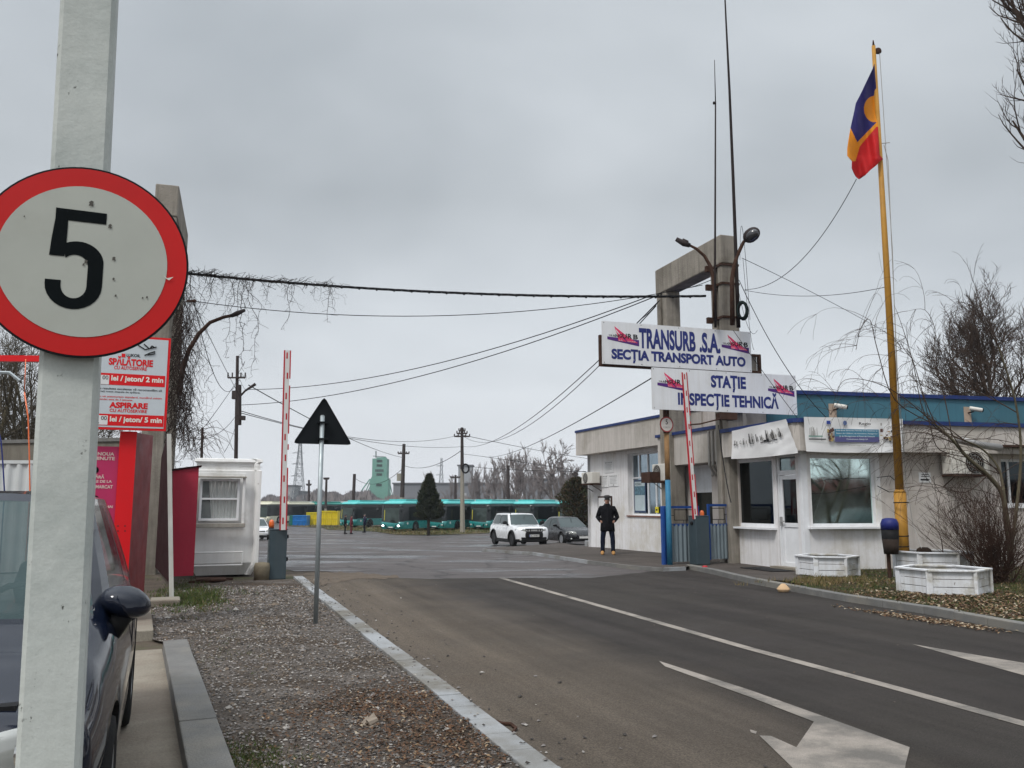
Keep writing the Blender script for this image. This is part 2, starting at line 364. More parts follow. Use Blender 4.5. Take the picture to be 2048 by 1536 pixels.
KL = lambda s: Vector((.2251, 5.5238, 0)) + D2 * s
D2 = (Vector((-4.6065, 19.1061, 0)) - Vector((.2251, 5.5238, 0))).normalized(); R2 = Vector((D2.y, -D2.x, 0))
Ln = (Vector((-4.6065, 19.1061, 0)) - Vector((.2251, 5.5238, 0))).length
rk = [G(u, v) for u, v in ((1372, 1139), (1425, 1150), (1500, 1169), (1600, 1188), (1690, 1205), (1848, 1230), (2048, 1268), (2350, 1335), (2800, 1450))]
y = MB().m(m_yard)
drape(y, [ppt(650, 1143), ppt(700, 1150), ppt(860, 1163), ppt(1100, 1160), ppt(1240, 1155), ppt(1330, 1145), (4.6, 21.6), (7.5, 23), (12, 30), (14, 60), (90, 95), (90, 190), (-110, 190), (-60, 100), (-30, 60), ppt(380, 1085), ppt(470, 1120), ppt(590, 1143)], .008)
struct('yard_road', y)
r = MB().m(m_road)
kn = [(p.x, p.y) for p in rk[::-1]]
drape(r, [(KL(-14).x, KL(-14).y), (12, -7)] + kn + [ppt(1335, 1141), ppt(1180, 1157.5), ppt(1000, 1157), ppt(860, 1159), ppt(760, 1156), ppt(690, 1160), ppt(607, 1158)], .016)
struct('road', r)
# sandy dirt washed over the seam by the left barrier, and dust along the right kerb
q = MB().m(m_dust)
up_, dn_ = [], []
for k in range(46):
    u = 607 + 190 * k / 45; f = sin(pi * min(1, k / 45 + .12)); up_.append(ppt(u, 1153 - 7 * f + rnd.uniform(-1.6, 1.6))); dn_.append(ppt(u + rnd.uniform(-2, 2), 1159 + 13 * max(0, 1 - abs(k - 9) / 16) + rnd.uniform(-1.6, 1.6)))
drape(q, up_ + dn_[::-1], .021)
struct('path', q)

ln = MB().m(m_line)
c0, c1 = G(1000, 1157), G(2048, 1453); mid_ = G(1500, 1301)
pl = [c0, G(1250, 1228.6), mid_, G(1780, 1377.5), c1, c1 + (c1 - mid_) * 2.2]
for a, b in zip(pl, pl[1:]):
    dd = (b - a).normalized(); nn = Vector((dd.y, -dd.x, 0)) * .068
    ln.add([a - nn + UP * .021, a + nn + UP * .021, b + nn + UP * .021, b - nn + UP * .021], [(0, 1, 2, 3)])
for poly in ([(1318, 1326), (1500, 1385), (1658, 1442), (1820, 1501), (1812, 1534), (1803, 1600), (1660, 1625), (1579, 1536), (1519, 1477), (1542, 1478), (1593, 1501), (1628, 1449), (1500, 1399), (1330, 1337)],
             [(1825, 1292), (2048, 1330), (2150, 1349), (2150, 1383), (2048, 1355), (1930, 1322)],
             [(1500, 1465), (1514, 1469), (1512, 1474), (1502, 1471)]):
    ln.add([G(u, v) + UP * .021 for u, v in poly], [tuple(range(len(poly)))])
struct('road_marking', ln)

def kerb(name, pts, wd, h, side, m_, block=1.0, z0=-.1, bev=.012, gap=.008):
    mb = MB().m(m_); pts = [Vector((p[0], p[1], 0)) for p in pts]; seg = []
    for a, b in zip(pts, pts[1:]):
        n = max(1, round((b - a).length / block))
        for i in range(n): seg.append((a.lerp(b, i / n), a.lerp(b, (i + 1) / n)))
    for a, b in seg:
        dd = (b - a).normalized(); nn = Vector((dd.y, -dd.x, 0)) * side * wd; a2 = a + dd * gap; b2 = b - dd * gap * .2
        z = zg(a.y); dzz = rnd.uniform(-.006, .004)
        mb.hexa([p + UP * (z + z0) for p in (a2, b2, b2 + nn, a2 + nn)] + [p + UP * (z + h + dzz) for p in (a2, b2, b2 + nn, a2 + nn)])
    o = mkobj(name, mb, None, (0, 0, 0), bev=bev); o['kind'] = 'structure'; return o
kerb('kerb', [(p.x, p.y) for p in rk], .16, .13, -1, m_kerb, .75)
kerb('kerb', [tuple(KL(Ln))[:2], tuple(KL(-6))[:2]], .2, .055, 1, m_kerbw, .42, bev=.008, gap=.006)
lb0, lb1 = G(326, 1282, .12), G(375, 1536, .12); ld = (lb1 - lb0).normalized(); lr = Vector((-ld.y, ld.x, 0))
kerb('kerb', [tuple(lb0)[:2], tuple(lb0 + ld * 9)[:2]], .25, .13, -1, m_kerb, 1.35, bev=.01)
a0 = lb0 - ld * .9 - lr * .32
kerb('kerb', [tuple(a0 - ld * 2.3)[:2], tuple(a0)[:2]], .24, .13, -1, m_conc, 1.1, bev=.01)
# concrete strip beside the parked car and the forecourt under it
s_ = MB().m(m_conc)
drape(s_, [tuple(lb0 - ld * .2 - lr * .0)[:2], tuple(lb0 + ld * 9 - lr * .0)[:2], tuple(lb0 + ld * 9 - lr * 1.9)[:2], tuple(lb0 - ld * .2 - lr * .75)[:2]], .006)
struct('pavement', s_)
fc = MB().m(m_pave)
fp = lb0 - ld * 9 - lr * .8
drape(fc, [tuple(lb0 + ld * 9 - lr * 1.2)[:2], tuple(lb0 - ld * .3 - lr * .6)[:2], tuple(fp)[:2], (fp.x - 8, fp.y + 1), (-22, -6), (-2, -6)], .003)
struct('forecourt', fc)

# gravel verge between the long kerb and the road kerb
verge = [ppt(588, 1161), ppt(450, 1166), ppt(330, 1185), ppt(300, 1235), (a0.x + .25, a0.y), (lb0 + lr * .25 - ld * .0).xy[:], (lb0 + ld * 9 + lr * .25).xy[:], (KL(-6) - R2 * .2).xy[:]]
verge = [(p[0], p[1]) for p in verge]
m_grav = mat('gravel_bed', (.120, .103, .090), .95, var=.4, scale=3, col2=(.07, .052, .038), amt=.55, bump=2.0, bscale=45, fine=.55, fscale=55)
gv = MB().m(m_grav); drape(gv, verge, .03); struct('verge', gv)

MG = [mat('stone_grey', (.18, .165, .155), .9, var=.35, scale=9), mat('stone_pale', (.33, .31, .285), .9, var=.3, scale=9), mat('stone_dark', (.062, .056, .052), .9, var=.3, scale=9), mat('stone_brown', (.15, .118, .09), .9, var=.3, scale=9)]
def stone(mb, x, y, z, s, r_):
    a = r_.uniform(0, 6.28); ca, sa = cos(a), sin(a); sx, sy, sz = s * r_.uniform(.7, 1.3), s * r_.uniform(.5, 1), s * r_.uniform(.35, .7)
    p = [(1, .1, 0), (.2, 1, .1), (-1, .2, 0), (-.1, -1, 0), (.1, .1, 1), (0, 0, -.6)]
    vs = []
    for q in p:
        qx, qy, qz = (q[0] + r_.uniform(-.25, .25)) * sx, (q[1] + r_.uniform(-.25, .25)) * sy, q[2] * sz
        vs.append((x + qx * ca - qy * sa, y + qx * sa + qy * ca, z + qz))
    mb.add(vs, [(0, 1, 4), (1, 2, 4), (2, 3, 4), (3, 0, 4), (1, 0, 5), (2, 1, 5), (3, 2, 5), (0, 3, 5)])
gs = MB(); rg = random.Random(3); xs = [p[0] for p in verge]; n = 0
while n < 21000:
    yy = 3.6 + (17 - 3.6) * rg.random() ** 1.9; xx = rg.uniform(-6.6, 1.3)
    if not inpoly(xx, yy, verge): continue
    gs.m(MG[rg.choices((0, 1, 2, 3), (46, 9, 24, 28))[0]]); stone(gs, xx, yy, .036, rg.uniform(.006, .0165) * (1 + max(0, yy - 7) * .06) * (2.6 if rg.random() < .012 else 1), rg); n += 1
for i in range(420):                         # stones strayed on to the kerb and the road edge
    s = rg.uniform(-2, Ln); o_ = rg.gauss(-.05, .14) if rg.random() < .6 else abs(rg.gauss(0, .5))
    p = KL(s) + R2 * o_; gs.m(MG[rg.choices((0, 1, 2), (4, 1, 5))[0]]); stone(gs, p.x, p.y, .06 if -.2 < o_ < 0 else .024, rg.uniform(.008, .024), rg)
tag(mkobj('gravel', gs, None, (0, 0, 0)), 'loose grey gravel of the verge between the long kerb and the road', 'gravel', kind='stuff')

# leaves
ML = [mat('leaf_brown', (.10, .052, .028), .85, var=.3, scale=8), mat('leaf_tan', (.22, .15, .088), .85, var=.3, scale=8), mat('leaf_pale', (.34, .285, .21), .85, var=.2, scale=8), mat('leaf_dark', (.07, .045, .03), .9, var=.3, scale=8)]
def leaf(mb, x, y, z, s, r_):
    a = r_.uniform(0, 6.28); e = Vector((cos(a), sin(a), r_.uniform(-.45, .45))).normalized(); f = Vector((-sin(a), cos(a), r_.uniform(-.45, .45))).normalized(); n_ = e.cross(f)
    c = Vector((x, y, z + abs(e.z) * s * .5 + .004)); k = s * r_.uniform(.1, .35)
    mb.add([c - e * s, c - f * s * .45 + n_ * k, c + e * s * .9, c + f * s * .45 + n_ * k, c], [(0, 1, 4), (1, 2, 4), (2, 3, 4), (3, 0, 4)])
lv = MB(); rl = random.Random(11)
def leaves(center, sx, sy, n, z, wts, smin=.015, smax=.035, poly=None, rot=0.):
    for i in range(n):
        a, b = rl.gauss(0, sx), rl.gauss(0, sy); x = center[0] + a * cos(rot) - b * sin(rot); y_ = center[1] + a * sin(rot) + b * cos(rot)
        if poly and not inpoly(x, y_, poly): continue
        lv.m(ML[rl.choices((0, 1, 2, 3), wts)[0]]); leaf(lv, x, y_, z + zg(y_), rl.uniform(smin, smax), rl)
for (u, v, sx, sy, n) in ((830, 1420, .42, .42, 2000), (900, 1480, .45, .35, 1500), (700, 1440, .4, .3, 700), (880, 1520, .5, .3, 900), (760, 1400, .3, .3, 300), (520, 1175, .7, .25, 300)):
    leaves(ppt(u, v), sx, sy, n, .045, (60, 10, 2, 28), .010, .022, verge)
for i in range(500):
    x, y_ = rl.uniform(-6.5, 1.2), rl.uniform(3.8, 18)
    if inpoly(x, y_, verge): lv.m(ML[rl.choices((0, 1, 2, 3), (3, 2, 3, 2))[0]]); leaf(lv, x, y_, .045, rl.uniform(.012, .03), rl)
kd = (rk[5] - rk[4]).normalized(); kr = Vector((kd.y, -kd.x, 0))
for (u, v, sx, sy, n) in ((1800, 1237, .55, .07, 330), (1880, 1246, .45, .09, 420), (1930, 1254, .3, .06, 120)):
    leaves(ppt(u, v), sx, sy, n, .022, (30, 35, 25, 10), .02, .04, None, atan2(kd.y, kd.x))
for i in range(90):
    x, y_ = rl.uniform(-4, 9), rl.uniform(5, 21); leaf(lv.m(ML[rl.choice((1, 2))]), x, y_, .02, rl.uniform(.008, .016), rl)

# planting bed and building pavement on the right, one kerb higher
kb = [p + UP * 0 for p in rk]
def koff(i, d_):
    a = kb[max(0, i - 1)]; b = kb[min(len(kb) - 1, i + 1)]; dd = (b - a).normalized(); return kb[i] - Vector((dd.y, -dd.x, 0)) * d_
dL = Vector((-.305, .952, 0)).normalized(); nL = Vector((-dL.y, dL.x, 0)); nL = nL if nL.x < 0 else -nL
C0 = Vector((6.76, 19.95, 0)); dR = Vector((.975, .222, 0)).normalized(); nR = Vector((dR.y, -dR.x, 0))
FL = Fr(C0, dL, nL); FRt = Fr(C0, dR, nR)
W0 = Vector((4.976, 28.79, 0)); FW = Fr(W0, D, Vector((-D.y, D.x, 0)))
pv = MB().m(m_pave)
pe = [ppt(965, 1098, .1), ppt(1060, 1104, .1), ppt(1175, 1121, .1), ppt(1260, 1131, .1), ppt(1326, 1136, .1), ppt(1372, 1134, .1)]
gatepave = pe + [koff(0, .14).xy[:], koff(1, .14).xy[:], koff(2, .14).xy[:], ppt(1590, 1160, .12), (C0 + dR * .6 - dL * .5).xy[:], (C0 + dR * .6 + dL * 1).xy[:], (C0 + dL * 9 - nL * .3).xy[:], (W0 + D * 6 - FW.n * .3).xy[:], ppt(1120, 1084, .1)]
gatepave = [(p[0], p[1]) for p in gatepave]
drape(pv, gatepave, .10)
for a, b in zip(pe, pe[1:]):
    pv.m(m_kerbw if a[0] > 3.6 or a[1] > 27 else m_kerb); aa, bb = Vector((a[0], a[1], zg(a[1]))), Vector((b[0], b[1], zg(b[1]))); nn = Vector(((b[1] - a[1]), -(b[0] - a[0]), 0)).normalized() * -.07
    pv.hexa([aa - UP * .05, bb - UP * .05, bb + nn - UP * .05, aa + nn - UP * .05, aa + UP * .103, bb + UP * .103, bb + nn + UP * .103, aa + nn + UP * .103])
struct('pavement', pv)
m_bed = mat('bed_soil', (.058, .045, .028), .95, var=.35, scale=5, col2=(.035, .045, .017), amt=.6, bump=2, bscale=25, fine=.4, fscale=50)
bed = [koff(i, .15).xy[:] for i in range(3, 9)] + [(22, 9), (24, 24), (C0 + dR * 12).xy[:], (C0 + dR * .62).xy[:], ppt(1590, 1160, .12)]
bed = [(p[0], p[1]) for p in bed]
bd = MB().m(m_bed); drape(bd, bed, .115); struct('planting_bed', bd)
for (u, v, sx, sy, n) in ((1900, 1215, .9, .35, 900), (2010, 1200, 1.0, .8, 1600), (1990, 1235, .8, .25, 700), (1780, 1190, .7, .3, 350), (1850, 1195, .5, .4, 350), (1760, 1165, .8, .3, 250), (1620, 1165, .4, .15, 120)):
    leaves(ppt(u, v, .12), sx, sy, n, .125, (34, 34, 14, 18), .02, .045, bed)
for i in range(1500):
    x, y_ = rl.uniform(5, 12), rl.uniform(12, 20.5)
    if inpoly(x, y_, bed): lv.m(ML[rl.choices((0, 1, 2, 3), (3, 3, 1, 3))[0]]); leaf(lv, x, y_, .125, rl.uniform(.018, .04), rl)
tag(mkobj('fallen_leaves', lv, None, (0, 0, 0)), 'dry brown leaves lying on the verge, bed and road edge', 'leaves', kind='stuff')

# grass
MGr = [mat('grass_green', (.055, .085, .018), .8, var=.3, scale=8), mat('grass_dry', (.14, .105, .045), .85, var=.3, scale=8), mat('grass_olive', (.05, .055, .02), .85, var=.3, scale=8), mat('grass_straw', (.20, .15, .07), .85, var=.3, scale=8)]
gr = MB(); rq = random.Random(5)
def blades(x, y_, z, n, sp, h, wts, wd=.006):
    for i in range(n):
        px, py = x + rq.gauss(0, sp), y_ + rq.gauss(0, sp); a = rq.uniform(0, 6.28); hh = h * rq.uniform(.5, 1.3); dx, dy = cos(a) * wd, sin(a) * wd; lx, ly = rq.gauss(0, hh * .4), rq.gauss(0, hh * .4)
        gr.m(MGr[rq.choices((0, 1, 2, 3), wts)[0]]); gr.add([(px - dx, py - dy, z), (px + dx, py + dy, z), (px + lx, py + ly, z + hh)], [(0, 1, 2)])
for i in range(330):
    p = G(rq.gauss(385, 36), rq.gauss(1195, 12), .04); blades(p.x, p.y, .03, 14, .07, .07, (6, 1, 3, 0))
for i in range(260):
    p = G(rq.gauss(470, 60), rq.gauss(1520, 22), .04)
    if inpoly(p.x, p.y, verge): blades(p.x, p.y, .03, 12, .035, .025, (5, 1, 4, 0), .003)
for i in range(60):
    p = G(rq.gauss(450, 40), rq.gauss(1290, 40), .04)
    if inpoly(p.x, p.y, verge): blades(p.x, p.y, .03, 8, .05, .03, (3, 2, 4, 0), .003)
for i in range(1500):
    x, y_ = rq.uniform(5.2, 12), rq.uniform(12, 20.5)
    if inpoly(x, y_, bed): blades(x, y_, .115, 9, .10, .05, (4, 3, 5, 1))
for i in range(110):
    p = G(rq.gauss(1655, 45), rq.gauss(1163, 4), .12); blades(p.x, p.y, .115, 14, .06, .09, (1, 6, 1, 5))
# dry strip in front of the bus rank
strip = [ppt(640, 1053), ppt(760, 1052), ppt(990, 1050), ppt(1000, 1060), ppt(975, 1067), ppt(860, 1071), ppt(790, 1070), ppt(745, 1063), ppt(655, 1060)]
strip2 = [ppt(560, 1049), ppt(700, 1047), ppt(700, 1053), ppt(640, 1056), ppt(560, 1052)]
m_dry = mat('dry_turf', (.115, .088, .048), .95, var=.3, scale=.8, col2=(.06, .07, .025), amt=.6, bump=1, bscale=6, fine=.3, fscale=9)
st = MB().m(m_dry); drape(st, strip, .05); drape(st, strip2, .05); struct('grass_strip', st)
n = 0
while n < 2600:
    u, v = rq.uniform(560, 1000), rq.uniform(1047, 1071); x, y_ = ppt(u, v)
    if inpoly(x, y_, strip) or inpoly(x, y_, strip2): n += 1; blades(x, y_, zg(y_) + .05, 3, .3, .13 if rq.random() < .85 else .3, (4 if u > 880 else 1, 4, 4, 1), .03)
tag(mkobj('grass', gr, None, (0, 0, 0)), 'thin grass growing on the verge, the bed and the strip by the buses', 'grass', kind='stuff')
# ------------------------------------------------------------------ the office building by the gate
m_wall = mat('plaster_beige', (.54, .495, .46), .9, var=.07, scale=1.2, col2=(.43, .39, .35), amt=.42, bump=.5, bscale=70, streak=(.27, .23, .19), samt=.45, fine=.05)
m_wallw = mat('plaster_white', (.74, .73, .735), .9, var=.07, scale=1.5, col2=(.60, .57, .52), amt=.42, bump=.5, bscale=70, streak=(.40, .36, .31), samt=.5, fine=.05)
m_fasc = mat('fascia_grey', (.50, .465, .43), .9, var=.07, scale=1.3, col2=(.38, .35, .31), amt=.45, bump=.4, bscale=60, streak=(.22, .19, .16), samt=.55)
m_blue = mat('trim_blue', (.012, .030, .13), .55, var=.2, scale=4)
m_teal = mat('teal_cladding', (.05, .15, .20), .6, var=.12, scale=.8, col2=(.045, .13, .17), amt=.5, streak=(.03, .09, .12), samt=.4)
m_pvc = mat('white_frame', (.72, .73, .75), .45, var=.05, scale=4, streak=(.5, .48, .45), samt=.2)
m_glass = mat('dark_glass', (.012, .016, .016), .06, var=.2, spec=1.0)
m_mirr = mat('mirror_glass', (.60, .74, .71), .03, metal=1., var=.05, scale=.8)
m_mirr2 = mat('dim_mirror_glass', (.035, .042, .045), .04, metal=1., var=.1, scale=.8)
m_dark = mat('dark_interior', (.012, .011, .011), .9)
m_rust = mat('rusty_iron', (.055, .030, .022), .85, var=.35, scale=7, bump=.4, bscale=60)
m_black = mat('black_rubber', (.012, .012, .013), .6, var=.3)
m_grey = mat('grey_plastic', (.33, .33, .33), .6, var=.1)
m_ac = mat('ac_enamel', (.60, .58, .53), .5, var=.1, scale=3, streak=(.35, .30, .24), samt=.4)
m_sill = mat('sill_brown', (.20, .10, .075), .7, var=.2)
m_paper = mat('white_sheet', (.66, .66, .66), .8, var=.06)
m_ink = mat('black_ink', (.02, .02, .022), .7)
m_tile = mat('pipe_grey', (.30, .29, .27), .6, var=.15, scale=3)

def walls(mb, F, t0, t1, z0, z1, ops, dep=.25, off=0.):
    ts = sorted({t0, t1} | {x for o in ops for x in o[:2]}); zs = sorted({z0, z1} | {x for o in ops for x in o[2:4]})
    for a, b in zip(ts, ts[1:]):
        for c, d_ in zip(zs, zs[1:]):
            m_, n_ = (a + b) / 2, (c + d_) / 2
            if any(o[0] < m_ < o[1] and o[2] < n_ < o[3] for o in ops): continue
            mb.fbox(F, a, b, off - dep, off, c, d_)
def window(parent, F, t0, t1, z0, z1, off, mull=(), trans=(), fw=.06, glass=None, name='window', sill=True, sillm=None, fr=None):
    f = MB().m(fr or m_pvc); o0, o1 = off - .05, off + .02
    for a, b, c, d_ in ((t0, t0 + fw, z0, z1), (t1 - fw, t1, z0, z1), (t0 + fw, t1 - fw, z0, z0 + fw), (t0 + fw, t1 - fw, z1 - fw, z1)): f.fbox(F, a, b, o0, o1, c, d_)
    for k, (mt, a, b) in enumerate(mull): f.fbox(F, mt - fw * .4, mt + fw * .4, o0, o1 + .003, a, b)
    for zt, a, b in trans: f.fbox(F, a, b, o0, o1 - .003, zt - fw * .4, zt + fw * .4)
    w_ = part(name, f, parent); g_ = MB().m(glass or m_glass); g_.fbox(F, t0 + fw * .8, t1 - fw * .8, off - .03, off - .012, z0 + fw * .8, z1 - fw * .8)
    part('pane', g_, w_)
    if sill:
        s = MB().m(sillm or m_pvc); s.fbox(F, t0 - .08, t1 + .08, off - .04, off + .24 if off < -.05 else off + .13, z0 - .05, z0 - .003); part('sill', s, w_)
    return w_
bld = thing('office_building', tuple(C0 + dL * 4 + dR * 2), 'long low beige office building with blue roof trim and teal band above the glazed corner', 'building')
def isec(F1, o1, F2, o2):
    A = F1.A + F1.n * o1; B = F2.A + F2.n * o2; dx = B - A; cr_ = F1.e.x * F2.e.y - F1.e.y * F2.e.x
    return A + F1.e * ((dx.x * F2.e.y - dx.y * F2.e.x) / cr_)
# glazed bay facing the road (plane FL)
tW1f, zs1 = FL.hit(1466, 1052); tW1n, _ = FL.hit(1550, 1052); _, zt1 = FL.hit(1510, 909)
tDf, _ = FL.hit(1555, 1000); tDn, _ = FL.hit(1603, 1000); _, zdt = FL.hit(1580, 908); _, ztr = FL.hit(1580, 940)
tP = FL.hit(1453, 700)[0]; tQ = FL.hit(1339, 700)[0]
zb0, zc0, zc1 = -.1, 2.84, 3.49
wb = MB().m(m_wallw)
walls(wb, FL, 0, tDn - .02, zb0, zc0, [(tDn, tDf, .12, 2.80)])
walls(wb, FL, tDn - .02, tDf + .02, 2.80, zc0, [])
walls(wb, FL, tDf + .02, tP - .32, zb0, zc0, [(tW1n, tW1f, zs1, 2.78)])
wR1, zr0 = FRt.hit(1622, 1053); wR2, zr1 = FRt.hit(1757, 1053); _, zrt = FRt.hit(1690, 911); zs2 = (zr0 + zr1) / 2
w3a, z3t = FRt.hit(2001, 917); w3b = w3a + 1.5; _, z3b = FRt.hit(2020, 1012)
walls(wb, FRt, .0, wR2 + .12, zb0, zc0, [(wR1, wR2, zs2, zrt)])
part('wall', wb, bld, 'white painted plaster wall under the big window and door')
wb2 = MB().m(m_wall)
walls(wb2, FRt, wR2 + .12, 14, zb0, zc0, [(w3a, w3b, z3b, z3t)])
walls(wb2, FRt, -.3, 14, zc0, zc1, [], off=-.003)
# mid bay, behind the two gate pillars
tM1 = FL.hit(1346, 1000, -.4)[0]
kA, kz0 = FL.hit(1427, 1078, -.4); kB, kz1 = FL.hit(1377, 932, -.4)
walls(wb2, FL, tP - .3, tM1, zb0, zc0 - .1, [(kA, kB, kz0, kz1)], off=-.4, dep=.2)
walls(wb2, FL, tP - .32, tP + .35, zb0, zc0 + .5, [], off=-.01)
part('wall', wb2, bld)
# wing further along the road
wA, wz0 = FW.hit(1322, 1031); wB, wz1 = FW.hit(1257, 1031); _, wzt = FW.hit(1290, 904)
ww = MB().m(m_wallw)
walls(ww, FW, -3, 5.61, -.25, 3.6, [(wA - .0, wB, (wz0 + wz1) / 2, wzt)])
Fe = Fr(FW.w(5.61, 0, 0), -FW.n, FW.e); walls(ww, Fe, 0, 9, -.35, 3.6, [], off=.0)
part('wall', ww, bld, 'white lower wall of the far wing')
ft0, fz0 = FW.hit(1152, 911, .45); _, fz1 = FW.hit(1152, 866, .45)
fb = MB().m(m_fasc)
fo = [FW.w(-3.3, .45, 0), FW.w(ft0, .45, 0), FW.w(ft0, -9, 0), FW.w(-2.0, -9, 0)]
fb.prism([p.xy[:] for p in fo], fz0, fz1)
cc = isec(FL, .34, FRt, .34)
cano = [FL.w(tP - .15, .34, 0), cc + FL.e * .10, cc + FRt.e * .10, FRt.w(14, .34, 0), FRt.w(14, -.2, 0), FL.w(0, -.26, 0) + FRt.e * .3, FL.w(tP - .15, -.2, 0)]
fb.prism([p.xy[:] for p in cano], zc0 + .003, zc1)
part('fascia', fb, bld)
# low canopy over the gatehouse bay
_, mz0 = FL.hit(1354, 930, .1); mt1, mz1 = FL.hit(1315, 876, .1)
mc = MB().m(m_fasc); mc.fbox(FL, tP + .33, mt1, -.6, .1, mz0, mz1); mc.fbox(FL, tP + .05, tP + .34, -.6, .06, mz0 + .1, mz1 - .06)
part('canopy', mc, bld)
rf = MB().m(m_blue)
rf.fbox(FL, tP + .30, mt1 + .06, -.62, .16, mz1 + .002, mz1 + .09)
rf.prism([(p + (p - FW.w(0, -4, 0)).normalized() * .05).xy[:] for p in fo], fz1 + .002, fz1 + .09)
rf.prism([p.xy[:] for p in [FL.w(tP - .12, .38, 0), cc + FL.e * .08 - FRt.e * .03 + FRt.n * .04, cc + FRt.e * .12 + FRt.n * .06, FRt.w(14, .40, 0), FRt.w(14, -.2, 0), FL.w(tP - .12, -.2, 0)]], zc1 + .002, zc1 + .10)
part('roof_trim', rf, bld)
tS = 3.5; _, zT = FRt.hit(1700, 792, -tS)
up_ = MB().m(m_teal); tl = FRt.hit(1533, 828, -tS)[0]
up_.fbox(FRt, tl, 14, -tS - 7, -tS, 3.5, zT)
part('upper_wall', up_, bld, 'teal clad upper band of the building')
ub = MB().m(m_wall); A_ = isec(FL, -.75, FRt, -tS - .02) + FRt.e * .1; ub.prism([p.xy[:] for p in (A_, FRt.w(tl - .003, -tS - .02, 0), FRt.w(tl - .003, -tS - 6, 0), FL.w(7, -6, 0), FL.w(7, -.75, 0))], 3.0, zT - .2); ub.fbox(FL, .9, tM1, -5.9, -.65, zc0, 3.0); part('upper_wall', ub, bld)
ut = MB().m(m_blue); ut.fbox(FRt, tl - .05, 14.05, -tS - 7.05, -tS + .07, zT + .002, zT + .11); part('roof_trim', ut, bld)
# windows and doors
window(bld, FL, tW1n, tW1f, zs1, 2.78, -.06, fw=.09, glass=m_mirr2)
window(bld, FRt, wR1, wR2, zs2, zrt, -.08, fw=.07, glass=m_mirr)
w3 = window(bld, FRt, w3a, w3b, z3b, z3t, -.18, mull=((w3a + .34, z3b, z3t),), fw=.07, glass=m_mirr2)
wmid = lerp(wA, wB, .5); wtz = FW.hit(1290, 954)[1]; wsz = (wz0 + wz1) / 2
w1 = window(bld, FW, wA, wB, wsz, wzt, -.2, mull=((wmid, wsz, wzt), (lerp(wA, wB, .26), wsz, wtz), (lerp(wA, wB, .76), wtz, wzt)), trans=((wtz, wA + .06, wB - .06),), glass=mat('blue_grey_glass', (.26, .32, .36), .04, metal=1., var=.15), sillm=m_sill)
po = MB(); pa, pb = lerp(wA, wB, .58), lerp(wA, wB, .94); po.m(mat('poster_navy', (.03, .05, .11), .6)).fbox(FW, pa, pb, -.19, -.178, wsz + .1, wtz - .08)
po.m(mat('poster_pale', (.42, .50, .53), .6)).fbox(FW, pa + .05, pb - .05, -.178, -.174, wsz + .16, wtz - .62); po.fbox(FW, pa + .05, pb - .05, -.178, -.174, wtz - .3, wtz - .14)
po.m(mat('poster_blue', (.09, .17, .22), .6, var=.6, scale=12)).fbox(FW, pa + .05, pb - .05, -.178, -.173, wtz - .62, wtz - .3)
FP = Face(FW.w(pb - .05, -.172, wsz), -FW.e, UP)
write(po, FP, 'R E N A R', .06, wtz - wsz - .27, .5, wtz - wsz - .18, m_ink, .02, .002)
solo('poster', po, 'tall navy framed notice poster inside the window of the far wing', 'poster')
ys = MB().m(mat('sticker_yellow', (.65, .55, .03), .6)); ys.fbox(FW, lerp(wA, wB, .2), lerp(wA, wB, .29), -.18, -.165, wsz + .1, wsz + .3)
ys.m(m_ink).fbox(FW, lerp(wA, wB, .22), lerp(wA, wB, .27), -.165, -.163, wsz + .17, wsz + .22); solo('sticker', ys, 'small yellow sticker at the bottom of the far wing window', 'sticker')
# glazed door with transom
df = MB().m(m_pvc)
for a, b, c, d_ in ((tDn, tDn + .06, .12, 2.8), (tDf - .06, tDf, .12, 2.8), (tDn + .06, tDf - .06, 2.74, 2.8), (tDn + .06, tDf - .06, ztr - .11, ztr)): df.fbox(FL, a, b, -.12, -.03, c, d_)
dfo = part('door_frame', df, bld); tg = MB().m(mat('transom_glass', (.16, .2, .2), .05, metal=1.)); tg.fbox(FL, tDn + .05, tDf - .05, -.09, -.07, ztr, 2.75); part('pane', tg, dfo)
dd = MB().m(m_pvc); a, b = tDn + .065, tDf - .065; zm = FL.hit(1580, 1046)[1]; zt_ = ztr - .12
for p0, p1, c, d_ in ((a, a + .1, .15, zt_), (b - .1, b, .15, zt_), (a + .1, b - .1, zt_ - .1, zt_), (a + .1, b - .1, zm - .1, zm), (a + .1, b - .1, .15, .25)): dd.fbox(FL, p0, p1, -.10, -.035, c, d_)
dd.fbox(FL, a + .095, b - .095, -.085, -.055, .245, zm - .095)
dr = part('door', dd, bld, bev=.004); pg = MB().m(m_mirr2); pg.fbox(FL, a + .09, b - .09, -.08, -.065, zm - .01, zt_ - .09); part('pane', pg, dr)
hd = MB().m(m_grey); hd.fbox(FL, b - .06, b - .03, -.035, .03, 1.1, 1.32); hd.fbox(FL, b - .2, b - .03, .015, .035, 1.2, 1.225); part('handle', hd, dr)
st_ = MB().m(m_conc); st_.fbox(FL, tDn - .12, tDf + .1, -.05, .22, .07, .15); part('doorstep', st_, bld)
mt_ = MB().m(m_black); mt_.fbox(FL, tDn - .1, tDf + .25, .35, .95, .104, .118); solo('door_mat', mt_, 'black mat on the ground in front of the glazed door', 'mat')
